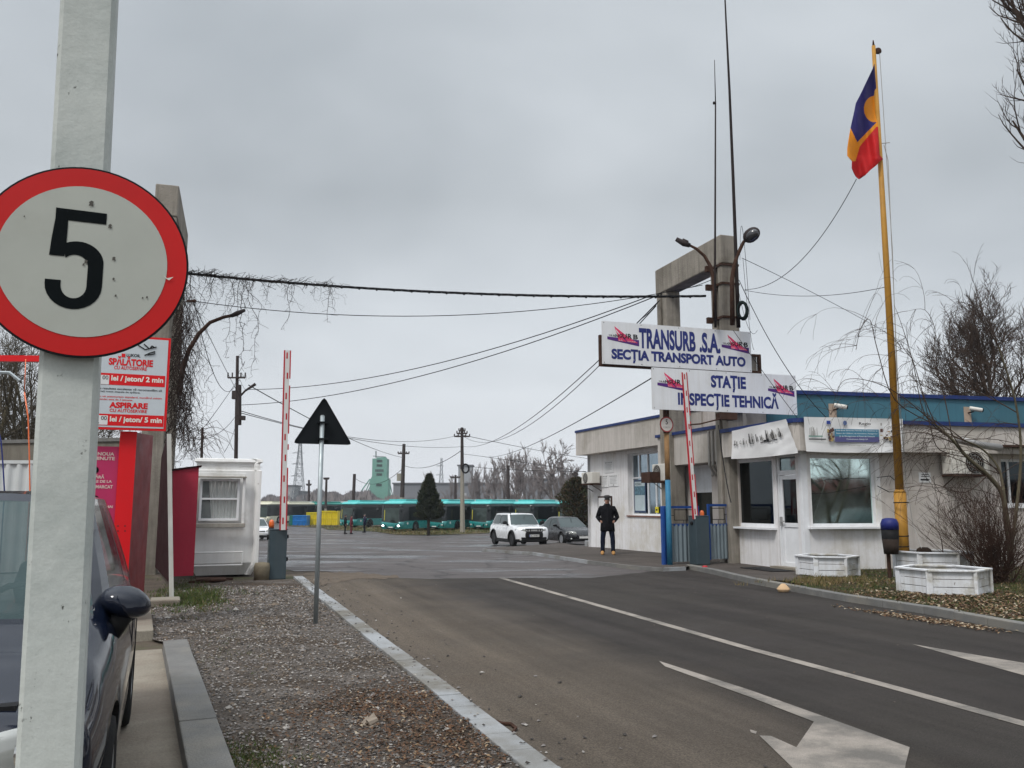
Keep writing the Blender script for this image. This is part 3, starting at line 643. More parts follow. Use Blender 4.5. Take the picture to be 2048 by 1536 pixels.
# corner post trim and gatehouse hatch
cp = MB().m(m_pvc); cp.fbox(FL, -.02, .10, -.02, .012, .1, zc0); cp.fbox(FRt, -.02, .14, -.02, .012, .1, zc0); part('corner_trim', cp, bld)
kz = FL.hit(1400, 985, -.4)[1]
kf = window(bld, FL, kA, kB, kz0, kz1, -.5, fw=.08, glass=m_glass)
ks = MB().m(mat('shutter_white', (.62, .64, .67), .6, streak=(.45, .45, .45))); ks.fbox(FL, kA + .07, kB - .07, -.52, -.47, kz, kz1 - .07); part('shutter', ks, kf)
# drain pipes, conduits, brown box
dp = MB().m(m_tile)
for u in (1418, 1425, 1434):
    t_, z_ = FL.hit(u, 900, .14); dp.tube([FL.w(t_, .14, mz1 - .05), FL.w(t_, .14, mz0 - .1), FL.w(t_ + .1, -.05, mz0 - .3), FL.w(t_ + (.6 if u < 1430 else .1), -.3, mz0 - .35)], .035, 8)
part('downpipe', dp, bld)
bx = MB().m(m_rust); bx.obox(P(1453, 833, 22.1), dR, nR, UP, .24, .13, .09); bx.tube([P(1440, 838, 21.9), P(1400, 848, 21.6), P(1372, 850, 22)], .02, 5)
solo('junction_box', bx, 'rusty brown cable box on the gate pillar under the lower name board', 'box')
# plates and small wall things
def plate(F, u0, v0, u1, v1, label, off=.02, lines=5, hd='R E N A R', num=None, name='notice_plate', grp=None):
    t0, za = F.hit(u0, v1, off); t1, zb = F.hit(u1, v0, off); t0, t1 = min(t0, t1), max(t0, t1); za, zb = min(za, zb), max(za, zb)
    mb = MB().m(m_paper); mb.fbox(F, t0, t1, 0, off, za, zb); wd, hh = t1 - t0, zb - za
    ex = F.e if F.e.cross(UP).dot(F.n) > 0 else -F.e
    X = Face(F.w(t0 if ex.dot(F.e) > 0 else t1, off, za), ex, UP)
    for k in range(lines): y_ = hh * (.68 - .11 * k); frect(mb, X, wd * .14, y_, wd * (.86 - .1 * (k % 2)), y_ + hh * .03, m_grey)
    if hd: write(mb, X, hd, wd * .12, hh * .8, wd * .88, hh * .9, m_ink, .02)
    if num: write(mb, X, num, wd * .46, hh * .06, wd * .56, hh * .15, m_ink, .02)
    return solo(name, mb, label, 'sign', grp)
plate(FW, 1209, 921, 1226, 946, 'small white notice plate, uppermost of the three on the far wing wall', grp='notice plates on the wing')
plate(FW, 1199, 949, 1216.5, 975, 'white notice plate reading 4, lower left of the three on the far wing wall', num='4', grp='notice plates on the wing')
plate(FW, 1217.5, 948, 1236, 973, 'white notice plate reading 3, lower right of the three on the far wing wall', num='3', grp='notice plates on the wing')
ar = MB().m(m_paper); t0, za = FRt.hit(1839, 965, .02); t1, zb = FRt.hit(1861, 945, .02); ar.fbox(FRt, t0, t1, 0, .02, za, zb); X = Face(FRt.w(t0, .02, za), FRt.e, UP); wd, hh = t1 - t0, zb - za
frect(ar, X, wd * .2, hh * .75, wd * .8, hh * .82, m_ink); frect(ar, X, wd * .15, hh * .58, wd * .85, hh * .64, m_ink); fpoly(ar, X, [(wd * .1, hh * .2), (wd * .6, hh * .2), (wd * .6, hh * .12), (wd * .92, hh * .28), (wd * .6, hh * .44), (wd * .6, hh * .36), (wd * .1, hh * .36)], m_ink)
solo('notice_plate', ar, 'small white plate with a black arrow on the wall right of the flagpole', 'sign')
nb = MB().m(m_rust); t0, za = FW.hit(1196, 1030, .05); t1, zb = FW.hit(1222, 992, .05); t0, t1 = min(t0, t1), max(t0, t1); nb.fbox(FW, t0, t1, .0, .05, za, zb)
nb.m(m_paper).fbox(FW, t0 + .05, t1 - .05, .05, .054, za + .06, zb - .06); solo('notice_case', nb, 'glazed notice case on the wing wall right behind the standing man', 'notice case')
def ac(F, u0, v0, u1, v1, label, off=.42, fan=.62, flip=False):
    t0, za = F.hit(u0, v1, off); t1, zb = F.hit(u1, v0, off); t0, t1 = min(t0, t1), max(t0, t1); za, zb = min(za, zb), max(za, zb)
    r = thing('air_conditioner', tuple(F.w(t0, 0, za)), label, 'air conditioner', 'air conditioners on the building'); b_ = MB().m(m_ac); b_.fbox(F, t0, t1, .12, off, za + .05, zb); part('casing', b_, r, bev=.015)
    c = F.w(lerp(t0, t1, (1 - fan) if flip else fan), off + .003, (za + zb) / 2 + .02); R = min((zb - za) * .42, (t1 - t0) * .33); gml = MB().m(m_dark).disc(c, F.e, UP, R, 24, .012, F.n); gml.m(m_tile)
    for k in range(1, 5): gml.tube([c + F.n * .02 + (F.e * cos(a_ * pi / 12) + UP * sin(a_ * pi / 12)) * R * k / 4.5 for a_ in range(25)], .006, 4)
    for k in range(6): a_ = k * pi / 6; d_ = F.e * cos(a_) + UP * sin(a_); gml.tube([c + F.n * .025 - d_ * R, c + F.n * .025 + d_ * R], .005, 4)
    part('fan_grille', gml, r)
    k_ = MB().m(m_rust)
    for tt in (t0 + .1, t1 - .1): k_.tube([F.w(tt, 0, za), F.w(tt, off, za), F.w(tt, 0, za - .25)], .018, 4)
    k_.fbox(F, t0, t1, .1, off + .04, za, za + .04); part('bracket', k_, r); return r
ac(FRt, 1903, 902, 1977, 952, 'big cream air conditioner with rusty bracket behind the drooping branches')
ac(FL, 1305, 927, 1329, 966, 'stained air conditioner hanging by the gate post at the wing window', off=.35)
ac(FW, 1163, 944, 1184, 970, 'small cream air conditioner at the far corner of the wing', off=.45)
hb = MB().m(m_rust); t_, z_ = FL.hit(1303, 955, .5); hb.obox(FL.w(t_, .45, z_), FL.e, FL.n, UP, .3, .25, .16); solo('lamp_hood', hb, 'rusty tin hood beside the air conditioner at the gate post', 'hood')
def camera_(u, v, label):
    t_, z_ = FRt.hit(u, v, -tS); r = thing('security_camera', tuple(FRt.w(t_, -tS, z_)), label, 'security camera', 'security cameras on the teal band')
    b_ = MB().m(m_ac).smooth(); p = FRt.w(t_, -tS + .22, z_ + .03); dn = (FRt.e * .85 + FRt.n * .5 - UP * .22).normalized(); b_.cyl(p - dn * .16, p + dn * .18, .062, .062, 14); part('housing', b_, r, bev=.01)
    l_ = MB().m(m_black).cyl(p + dn * .181, p + dn * .21, .055, .05, 14); part('lens', l_, r); k_ = MB().m(m_rust).tube([FRt.w(t_ - .08, -tS, z_ - .06), FRt.w(t_ - .04, -tS + .16, z_ - .04), p], .022, 6); k_.m(mat('patch_plaster', (.40, .31, .24), .9)).fbox(FRt, t_ - .22, t_ + .02, -tS, -tS + .012, z_ - .34, z_ + .12); part('bracket', k_, r)
camera_(1671, 816, 'white tube camera on the teal band above the printed banner'); camera_(1940, 822, 'white tube camera on the teal band above the drooping branches')
fl = MB().m(mat('tin_pipe', (.34, .33, .32), .45, metal=.6, var=.2)).smooth(); pts = [FRt.w(FRt.hit(u, v, o)[0], o, FRt.hit(u, v, o)[1]) for u, v, o in ((1919, 880, .95), (1960, 890, .8), (2000, 895, .65))]
fl.tube(pts, .085, 12); fl.m(m_dark).tube([pts[-1], FRt.w(FRt.hit(2003, 893, 0)[0], 0, FRt.hit(2003, 893, 0)[1])], .06, 8); solo('flue_pipe', fl, 'grey tin flue pipe sticking out of the wall on the far right', 'pipe')
hoodw = MB().m(m_rust); a_, b_ = FRt.hit(2000, 893, .5)[0], FRt.hit(2040, 893, .5)[0]; hoodw.fbox(FRt, a_, b_ + 1.5, .0, .55, z3t + .25, z3t + .3); part('awning', hoodw, w3)
# name tarpaulins on the canopy
m_tarp = mat('white_tarpaulin', (.68, .68, .68), .65, var=.05, scale=2, bump=.35, bscale=2.5)
def tarp(F, c4, off, label, deco, nx=28, ny=10, flapc=None):
    q = [Vector((F.hit(u, v, off)[0], F.hit(u, v, off)[1], 0)) for u, v in c4]  # tl tr br bl -> (t, z)
    mb = MB().m(m_tarp).smooth(); rw = random.Random(4); ph = [rw.uniform(0, 6) for _ in range(6)]
    def pt(a, b): x = q[3].lerp(q[2], a).lerp(q[0].lerp(q[1], a), b); return x
    for j in range(ny + 1):
        for i in range(nx + 1):
            a, b = i / nx, j / ny; x = pt(a, b); wv = .012 * sin(9 * a + ph[0] + 3 * b) + .01 * sin(17 * a - 5 * b + ph[1]) + .008 * sin(23 * a * (1 - b) + ph[2]); sg = -.05 * (4 * a * (1 - a)) * (1 - b) * .5
            mb.V.append(tuple(F.w(x.x, off + .03 + wv, x.y + sg)))
    for j in range(ny):
        for i in range(nx): k = j * (nx + 1) + i; mb.face((k, k + 1, k + nx + 2, k + nx + 1))
    deco(mb, lambda a, b, h=.065: F.w(pt(a, b).x, off + h, pt(a, b).y))
    return solo('banner', mb, label, 'banner', 'tarpaulin banners on the canopy')
def quad(mb, f, a0, b0, a1, b1, m_, n=1, h=.065):
    mb.m(m_)
    for k in range(n): x0, x1 = lerp(a0, a1, k / n), lerp(a0, a1, (k + 1) / n); mb.add([f(x0, b0, h), f(x1, b0, h), f(x1, b1, h), f(x0, b1, h)], [(0, 1, 2, 3)])
def txt(mb, f, s, a0, b0, a1, b1, m_, h=.068, bold=.02):
    vs, fs = glyphs(s, bold); x0, x1 = min(v[0] for v in vs), max(v[0] for v in vs); y0, y1 = min(v[1] for v in vs), max(v[1] for v in vs)
    mb.m(m_); mb.add([f(lerp(a0, a1, (v[0] - x0) / (x1 - x0)), lerp(b0, b1, (v[1] - y0) / (y1 - y0)), h) for v in vs], fs)
def deco1(mb, f):
    rw = random.Random(8)
    for k in range(70):
        a = rw.uniform(.03, .88); c = .52 + .22 * (a - .5) * .4; hh = rw.uniform(.03, .2) * (1.4 if .3 < a < .5 or a > .62 else .8); x = rw.uniform(.003, .012)
        quad(mb, f, a, c - rw.uniform(0, .07), a + x, c + hh, m_ink if rw.random() < .6 else m_tile)
    for k in range(14): a = rw.uniform(.05, .85); quad(mb, f, a, .40 + rw.uniform(0, .1), a + rw.uniform(.02, .07), .41 + rw.uniform(0, .1) + .01, m_ink)
def deco2(mb, f):
    mbl = mat('banner_blue', (.06, .20, .30), .6, var=.2, scale=1); mpu = mat('banner_violet', (.09, .09, .22), .6); mt = mat('banner_text', (.55, .62, .66), .6)
    quad(mb, f, .29, .44, .74, .66, mbl, 8); quad(mb, f, .29, .28, .74, .44, mpu, 8)
    for k, s in enumerate(('Extinderea Sistemului Feroviar și în Autobuze și', 'Sistem de Călători, de Informare a Pasagerilor', 'și de Management al Flotei de Vehicule', 'Comunicare Galați SA')):
        w_ = (.42, .42, .36, .22)[k]; txt(mb, f, s, .515 - w_ / 2, .59 - .085 * k, .515 + w_ / 2, .64 - .085 * k, mt)
    quad(mb, f, .215, .80, .255, .90, mat('eu_blue', (.03, .06, .28), .6)); mb.m(mat('seal_blue', (.08, .12, .25), .6)); mb.add([f(.40 + .02 * cos(a * .5236), .84 + .07 * sin(a * .5236)) for a in range(12)], [tuple(range(12))])
    txt(mb, f, 'Regio', .54, .77, .66, .87, m_ink); txt(mb, f, 'www.regio.ro', .42, .16, .60, .20, m_tile)
    quad(mb, f, .76, .78, .775, .86, m_tile); rw = random.Random(3)
    for x0, x1 in ((.21, .285), (.75, .94)):
        for k in range(26): a, b = rw.uniform(x0, x1 - .02), rw.uniform(.28, .6); quad(mb, f, a, b, a + rw.uniform(.01, .03), b + rw.uniform(.02, .1), mat('photo_%d' % (k % 4), [(.10, .05, .04), (.30, .20, .12), (.05, .05, .06), (.40, .30, .12)][k % 4], .6), h=.062 + .0008 * k)
    quad(mb, f, .03, .34, .2, .37, m_ink, 3); quad(mb, f, .03, .42, .17, .46, mat('boat_green', (.18, .30, .26), .6), 3)
    for k in range(12): a = rw.uniform(.04, .12); quad(mb, f, a, .45, a + .004, .45 + rw.uniform(.1, .28), m_tile)
tarp(FL, ((1466, 862), (1575, 838), (1597, 906), (1466, 918)), .40, 'creased white tarpaulin with faded ship drawings over the bay window', deco1)
tarp(FRt, ((1606, 834), (1803, 838), (1806, 904), (1610, 903)), .40, 'long printed tarpaulin with blue text panel left of the flagpole', deco2)

# ------------------------------------------------------------------ concrete gate portals
m_port = mat('weathered_concrete', (.27, .245, .21), .92, var=.15, scale=2, col2=(.20, .18, .15), amt=.5, bump=1.0, bscale=30, streak=(.085, .072, .058), samt=.75, fine=.1)
def portal(F, ta, tb, ztop, label, name='gate_portal', w_=.30, d_=.25, zb=-.2, paint=None):
    r = thing(name, tuple(F.w(ta, 0, 0)), label, 'gate portal', 'concrete portals of the gate')
    for t_ in (ta, tb):
        p = MB().m(m_port); p.fbox(F, t_ - w_, t_ - w_ * .25, -d_, d_, zb, ztop - .8); p.fbox(F, t_ + w_ * .25, t_ + w_, -d_, d_, zb, ztop - .8); p.fbox(F, t_ - w_ * .25, t_ + w_ * .25, -d_ * .7, d_ * .7, zb, ztop - .82)
        part('pillar', p, r, bev=.03)
    b_ = MB().m(m_port); b_.fbox(F, min(ta, tb) - w_ - .02, max(ta, tb) + w_ + .02, -d_ - .02, d_ + .02, ztop - .8, ztop); part('beam', b_, r, bev=.03)
    return r
zpt = FL.hit(1453, 462, .25)[1]
rport = portal(FL, tP, tQ, zpt, 'tall weathered concrete portal rising from the building behind the name boards')
B0 = G(290, 1149); FB = Fr(B0, dL, -nL)
portal(FB, .15, 3.55, P(335, 378, B0.y + .15).z, 'weathered concrete portal overgrown with bare creeper on the left of the gate')
for v in (521, 560, 629):
    bands = MB().m(m_rust); z_ = FL.hit(1453, v, .3)[1]; bands.fbox(FL, tP - .33, tP + .33, -.28, .28, z_ - .03, z_ + .03)
    bands.obox(FL.w(tP + .26, .33, z_), FL.e, FL.n, UP, .05, .08, .08); part('clamp_band', bands, rport)
# ------------------------------------------------------------------ name boards
m_board = mat('board_white', (.66, .67, .69), .5, var=.05, scale=1.2, col2=(.54, .54, .52), amt=.45, streak=(.42, .38, .34), samt=.35)
m_navy = mat('letter_navy', (.018, .028, .15), .5, var=.2, scale=3); m_red = mat('logo_pink', (.62, .045, .13), .5, var=.15); m_purp = mat('logo_purple', (.075, .02, .16), .5)
sdir = Vector((sin(radians(71)), cos(radians(71)), 0)); FS = Fr(P(1453, 690, 22.35), sdir, Vector((cos(radians(71)), -sin(radians(71)), 0)))
def cap(mb, X, s, x0, y0, x1, y1, m_, bold=.03, h=.004, ch=.715):
    vs, fs = glyphs(s, bold); a = min(v[0] for v in vs); b = max(v[0] for v in vs)
    mb.m(m_); mb.add([X.p(x0 + (v[0] - a) / (b - a) * (x1 - x0), y0 + v[1] / ch * (y1 - y0), h) for v in vs], fs)
def logo(mb, X, x, y0, w_, h_):
    q = lambda a, b: (x + w_ * (a - 108) / 302, y0 + h_ * (318 - b) / 203)
    fpoly(mb, X, [q(108, 232)[::1], q(108, 262), q(410, 318), q(410, 250)][::1], m_purp, .003)
    fpoly(mb, X, [q(175, 115), q(205, 215), q(212, 272), q(400, 284), q(345, 250), q(300, 218)], m_red, .005)
    fpoly(mb, X, [q(190, 148), q(193, 168), q(236, 222), q(240, 216)], m_board, .007)
    fpoly(mb, X, [q(255, 240), q(290, 275), q(300, 275), q(270, 240)], m_purp, .007)
    for ch, a, b, t, bt in zip('TRANSURB', (120, 139, 159, 184, 219, 250, 301, 354), (136, 156, 181, 215, 247, 292, 342, 398), (210, 208, 205, 200, 197, 188, 188, 190), (224, 226, 229, 233, 236, 240, 241, 241)):
        cap(mb, X, ch, q(a, 0)[0], q(0, bt)[1], q(b, 0)[0], q(0, t)[1], m_ink, .02, .009)
    mw = mat('logo_pale', (.60, .40, .45), .5)
    write(mb, X, 'S.A.', *q(214, 272), *q(256, 256), mw, .02, .008); write(mb, X, 'GALAȚI', *q(298, 282), *q(375, 264), mw, .02, .008)
def board(c, label, items, logos):
    tl_, tr_ = FS.hit(*c[0])[0], FS.hit(*c[1])[0]; bl_, br_ = FS.hit(*c[3])[0], FS.hit(*c[2])[0]
    z1 = (FS.hit(*c[0])[1] + FS.hit(*c[1])[1]) / 2; z0 = (FS.hit(*c[3])[1] + FS.hit(*c[2])[1]) / 2; t0, t1 = (tl_ + bl_) / 2, (tr_ + br_) / 2

    r = thing('name_board', tuple(FS.w((t0 + t1) / 2, 0, z0)), label, 'sign board', 'name boards over the gate'); mb = MB().m(m_board); mb.fbox(FS, t0, t1, 0, .04, z0, z1)
    X = Face(FS.w(t0, .04, z0), FS.e, UP); W_, H_ = t1 - t0, z1 - z0
    for s, a, b, t, bt, bd_ in items: cap(mb, X, s, a * W_, (1 - bt) * H_, b * W_, (1 - t) * H_, m_navy, bd_)
    for a, b in logos: logo(mb, X, a * W_, (1 - .545) * H_, (b - a) * W_, .44 * H_)
    mb.m(m_ink)
    for a in (.01, .25, .5, .75, .99): mb.disc(X.p(a * W_, H_ * .965, .004), X.ex, X.ey, .012, 8); mb.disc(X.p(a * W_, H_ * .035, .004), X.ex, X.ey, .012, 8)
    part('panel', mb, r); return r, t0, t1, z0, z1
r1, a0_, a1_, az0, az1 = board(((1203, 643), (1499, 664), (1502, 744), (1204, 729)), 'upper white name board over the gate, reading TRANSURB .S.A. SECȚIA TRANSPORT AUTO', [('TRANSURB', .235, .612, .108, .557, .04), ('.S.A.', .638, .783, .108, .557, .04), ('SECȚIA TRANSPORT AUTO', .056, .957, .642, .86, .05)], [(.031, .235), (.792, .985)])
fr_ = MB().m(m_rust)
for args in ((a0_ - .04, a1_ + .35, -.12, -.02, az0 - .05, az0 + .06), (a0_ - .04, a0_ + .04, -.12, -.02, az0 + .06, az1 - .35), (a1_ + .28, a1_ + .35, -.12, -.02, az0 + .06, az0 + .52), (a1_ + .02, a1_ + .28, -.1, -.03, az0 + .46, az0 + .52)): fr_.fbox(FS, *args)
fr_.m(m_port).fbox(FS, a1_ - .1, a1_ + .28, -.3, -.13, az0 - .05, az0 + .5)
part('frame', fr_, r1)
r2, b0_, b1_, bz0, bz1 = board(((1302, 738), (1590, 749), (1592, 829), (1304, 820)), 'lower white name board over the gate, reading STAȚIE INSPECȚIE TEHNICĂ', [('STAȚIE', .393, .637, .113, .392, .045), ('INSPECȚIE TEHNICĂ', .167, .866, .577, .853, .04)], [(.034, .235), (.793, .985)])
fr_ = MB().m(m_rust).fbox(FS, b0_ + .05, b1_ - .05, -.08, -.003, bz0 + .02, bz0 + .1); fr_.fbox(FS, b0_ + .05, b1_ - .05, -.08, -.003, bz1 - .1, bz1 - .02); part('frame', fr_, r2)
# ------------------------------------------------------------------ vehicles
m_tyre = mat('tyre', (.018, .018, .018), .85, var=.2, bump=.3, bscale=40); m_rim = mat('alloy', (.35, .36, .37), .35, metal=.8, var=.1); m_rimd = mat('dark_alloy', (.03, .03, .032), .5, metal=.3)
m_lamp = mat('lamp_glass', (.36, .37, .35), .08, var=.1, spec=.9, coat=1); m_chrome = mat('chrome', (.6, .6, .6), .12, metal=1.); m_trim = mat('black_trim', (.016, .016, .017), .55, var=.2)
m_cglass = mat('car_glass', (.075, .095, .095), .03, metal=.75, var=.1); m_tail = mat('tail_red', (.35, .01, .01), .2, coat=.5); m_plate = mat('number_plate', (.62, .62, .60), .5, var=.03)
LOOP = [(1, 0, 'ws'), (.99, .35, 'ws'), (.962, .70, 'ws'), (.915, .895, 'p'), (.87, .95, 'p'), (.80, .985, 'fg'), (.45, 1, 'fg'), (.14, 1, 'fg'), (.06, 1, 'p'), (.0, 1, 'rg'), (-.3, 1, 'rg'), (-.52, .99, 'rg'), (-.60, .98, 'p'), (-.66, .97, 'qg'), (-.82, .93, 'qg'), (-.90, .90, 'p'), (-.955, .84, 'p'), (-.97, .78, 'rw'), (-.99, .4, 'rw'), (-1, 0, 'rw')]
def bolcut(o, cut):
    md = o.modifiers.new('b', 'BOOLEAN'); md.object = cut; md.operation = 'DIFFERENCE'; md.solver = 'EXACT'
    me = bpy.data.meshes.new_from_object(o.evaluated_get(bpy.context.evaluated_depsgraph_get())); o.modifiers.remove(md); old = o.data; o.data = me; me.name = old.name
    bpy.data.objects.remove(cut)
def car(name, label, paint, Ln_, Wd, Ht, P_, cat='car', glassm=None, group=None, clad=None, rails=False, rim=None, plate=None, grille='', dirt=None):
    """x forward, y left; P_: dict of profile values"""
    r = thing(name, (0, 0, 0), label, cat, group); hl, hw = Ln_ / 2, Wd / 2; belt = P_['belt']; hood = P_['hood']; cl = .20
    gm = glassm or m_cglass
    ztop = P_['top']      # list of (x/hl, z)
    def zt(x):
        f = x / hl
        for (a, za), (b, zb) in zip(ztop, ztop[1:]):
            if f <= b: t = (f - a) / (b - a); t = t * t * (3 - 2 * t) if P_.get('soft', True) else t; return lerp(za, zb, t)
        return ztop[-1][1]
    n = 44; rings = []; xs = [-hl + Ln_ * (.5 - .5 * cos(pi * i / n)) for i in range(n + 1)]; wr = P_.get('wr', .34)
    for i, x in enumerate(xs):
        f = abs(x / hl); wv = hw * (1 - (.10 if x > 0 else .07) * f ** 3) * (1 - .42 * max(0, (f - .90) / .10) ** 2.2)
        e_ = max(0, (f - .93) / .07); zb = cl + .10 * f ** 6 + .10 * e_ ** 2; z1 = zt(x) - .10 * e_ ** 2
        mid = lerp(zb, z1, .52); h = z1 - zb
        prof = [(0, zb), (.6, zb), (.90, zb + .01), (.955, zb + .05), (.975, zb + .12 * h / .6), (.992, lerp(zb, z1, .42)), (1.0, mid), (.993, lerp(zb, z1, .66)), (.975, lerp(zb, z1, .80)), (.94, lerp(zb, z1, .915)), (.885, z1 - .012), (.80, z1 + .004), (.55, z1 + .02), (.28, z1 + .03), (0, z1 + .034)]
        ring = [(x, wv * a, z) for a, z in prof] + [(x, -wv * a, z) for a, z in prof[-2:0:-1]]
        rings.append(ring)
    mb = MB().smooth(); np_ = len(rings[0]); low = clad or paint
    mb.loft(rings, (True, True), lambda i, j: low if (j <= 3 or j >= np_ - 4) else paint)
    body = part('body', mb, r); ax = (P_['fa'] * hl, P_['ra'] * hl)
    cm = MB()
    for x in ax: cm.m(m_trim).cyl((x, -hw - .3, wr), (x, hw + .3, wr), wr + .055, None, 28)
    cut = mkobj('cutter', cm, None, (0, 0, 0)); bolcut(body, cut)
    me = body.data; names = [m.name for m in me.materials]
    if m_trim.name not in names: me.materials.append(m_trim); names.append(m_trim.name)
    ti = names.index(m_trim.name)
    for p in me.polygons:
        c = p.center
        for x in ax:
            if abs(hypot(c.x - x, c.z - wr) - (wr + .055)) < .02 and abs(p.normal.y) < .3: p.material_index = ti
        if hypot(c.x, 0) > 90: pass
    ih = MB().m(m_trim).box(-hl * .9, -hw * .62, cl + .05, hl * .9, hw * .62, min(belt, hood) - .15); part('underbody', ih, r)
    # greenhouse
    g0, g1, g2, g3 = [v * hl for v in P_['gh']]    # rear base, rear top, front top, front base
    b0, b1 = hw * .93, hw * .93 * P_.get('tumble', .80); rr = []
    hs = (0, .05, .12, .3, .5, .7, .86, .93, 1.0); full = [(a, b, c) for a, b, c in LOOP]; full2 = full + [(a, -b, None) for a, b, c in full[-2:0:-1]]
    types = [c for a, b, c in full[:-1]]; types = types + types[::-1]
    for h in hs:
        cxa, cxb = lerp((g0 + g3) / 2, (g1 + g2) / 2, h), lerp((g3 - g0) / 2, (g2 - g1) / 2, h); bb = lerp(b0, b1, h ** 1.15); zz_ = lerp(belt - .03, Ht - .05, h ** .96)
        if h > .9: cxb *= 1 - .01 * (h - .9) * 10
        rr.append([(cxa + cxb * a, bb * b, zz_ + (.03 * (1 - b * b) if h > .9 else 0)) for a, b, _ in full2])
    nl = len(full2)
    lab = {'ws': 'windscreen', 'fg': 'side_window', 'rg': 'side_window', 'qg': 'side_window', 'rw': 'rear_window'}
    cage = MB().smooth(); glass = {}
    for i in range(len(hs) - 1):
        for j in range(nl):
            k = (j + 1) % nl; q = [rr[i][j], rr[i][k], rr[i + 1][k], rr[i + 1][j]]; t_ = types[j]
            isg = t_ != 'p' and 1 <= i <= 6 and not (t_ == 'qg' and P_.get('noq'))
            if isg: key = (t_, j < nl / 2); glass.setdefault(key, MB().smooth().m(gm)).add(q, [(0, 1, 2, 3)])
            else: cage.m(m_trim if (t_ == 'p' and .05 < hs[i] < .85 and j not in (3, 4, nl - 4, nl - 5)) else paint); cage.add(q, [(0, 1, 2, 3)])
    rc = [rr[-1]]
    for s_, dz in ((.86, .028), (.6, .05), (.3, .058), (.02, .06)):
        cxx = (g1 + g2) / 2; rc.append([(cxx + (p[0] - cxx) * s_, p[1] * s_, Ht - .05 + dz * (1 - .25 * (1 - s_)) + .03 * (1 - (b * s_) ** 2) * 0 + .0) for p, (a, b, _) in zip(rr[-1], full2)])
    cage.m(paint).loft(rc, (False, True)); part('roof', cage, r)
    done = {}
    for (t_, left), g_ in glass.items():
        if t_ in ('ws', 'rw'):
            done.setdefault(t_, MB().smooth().m(gm)); a = done[t_]; nb_ = len(a.V); a.V += g_.V
            for f_ in g_.F: a.face([x + nb_ for x in f_])
        else: part(lab[t_], g_, r)
    for t_, g_ in done.items(): part(lab[t_], g_, r)
    # wheels
    rm = rim or m_rim
    for x in ax:
        for sy in (1, -1):
            y0 = sy * (hw * .985); w_ = MB().m(m_tyre).smooth(); tw = .2
            w_.lathe((x, y0, wr), [(wr * .60, -tw), (wr * .93, -tw), (wr, -tw + .03), (wr, -.035), (wr * .95, -.008), (wr * .80, 0), (wr * .64, -.012)], Vector((0, sy, 0)), 28); wo = part('wheel', w_, r)
            q = MB().m(rm); q.lathe((x, y0 - sy * .03, wr), [(wr * .66, .02), (wr * .62, .022), (wr * .58, -.05)], Vector((0, sy, 0)), 28)
            q.m(m_trim).lathe((x, y0 - sy * .09, wr), [(wr * .6, 0), (.01, .005)], Vector((0, sy, 0)), 20); q.m(rm)
            for k in range(5):
                a = k * 2 * pi / 5 + .3; c = Vector((x, y0 - sy * .04, wr)); d_ = Vector((cos(a), 0, sin(a))); e_ = Vector((-sin(a), 0, cos(a)))
                q.slab([c + e_ * .05 + d_ * .03, c - e_ * .05 + d_ * .03, c - e_ * .03 + d_ * wr * .62, c + e_ * .03 + d_ * wr * .62], (0, sy, 0), .02)
            q.cyl((x, y0 - sy * .05, wr), (x, y0 - sy * .008, wr), .055, .05, 12); part('rim', q, wo)
    # front: lamps, grille, plate, bumper
    def fx(y_, z): # x of the nose at y, z
        return hl * (1 - .0) - .055 - .33 * (abs(y_) / hw) ** 4 * .62
    zl, zh = P_['lamp']; xl = fx(hw * .7, zl)
    for sy in (1, -1):
        h_ = MB().m(m_lamp).smooth(); R_ = []
        for t_ in range(9):
            f = t_ / 8; lw_ = P_.get('hl', .93); yy = sy * hw * lerp(.46, lw_, f); xx = hl - .02 - .42 * max(0, (f * (lw_ - .46) + .46)) ** 5 * 1.3; c_ = lerp(zl, zh, .45 + .15 * f); hh_ = (zh - zl) / 2 * (.55 + .45 * sin(pi * min(1, f * .9 + .1)))
            R_.append([(xx + .03 * cos(a), yy, c_ + hh_ * sin(a)) for a in [pi * 2 * k / 10 for k in range(10)]])
        h_.loft(R_); ho = part('headlight', h_, r); pj = MB().m(m_chrome).smooth().ball((hl - .10, sy * hw * .66, (zl + zh) / 2 + .01), .05, .06, (zh - zl) * .33, 12, 8); part('projector', pj, ho)
    gr_ = MB().m(m_trim); gz0, gz1 = P_['grille']; gw = hw * P_.get('gw', .44)
    gr_.box(hl - .06, -gw, gz0, hl - .002, gw, gz1); bz0, bz1 = P_.get('bump', (.26, .44)); gr_.box(hl - .12, -hw * .72, bz0, hl - .004, hw * .72, bz1)
    gr_.m(m_grey if grille else m_trim)
    if grille == 'blocks':
        for k in (-3, -2, -1, 1, 2, 3): gr_.box(hl - .01, k * .13 - .035, gz0 + .05, hl + .004, k * .13 + .035, gz1 - .05)
        X = Face((hl + .004, -.1, gz0 + .05), (0, 1, 0), UP); gr_.box(hl - .01, -.085, gz0 + .05, hl + .003, .085, gz1 - .05)
    if grille == 'bar': gr_.m(m_chrome).box(hl - .01, -gw * .8, (gz0 + gz1) / 2 - .012, hl + .006, gw * .8, (gz0 + gz1) / 2 + .012)
    part('grille', gr_, r)
    pl_ = MB().m(m_plate).box(hl - .01, -.26, P_['pz'], hl + .012, .26, P_['pz'] + .11); X = Face((hl + .012, -.26, P_['pz']), (0, 1, 0), UP)
    if plate: write(pl_, X, plate, .07, .025, .49, .085, m_ink, .02, .003); frect(pl_, X, 0, 0, .04, .11, mat('eu_blue', (.03, .06, .28), .6), .002)
    part('number_plate', pl_, r)
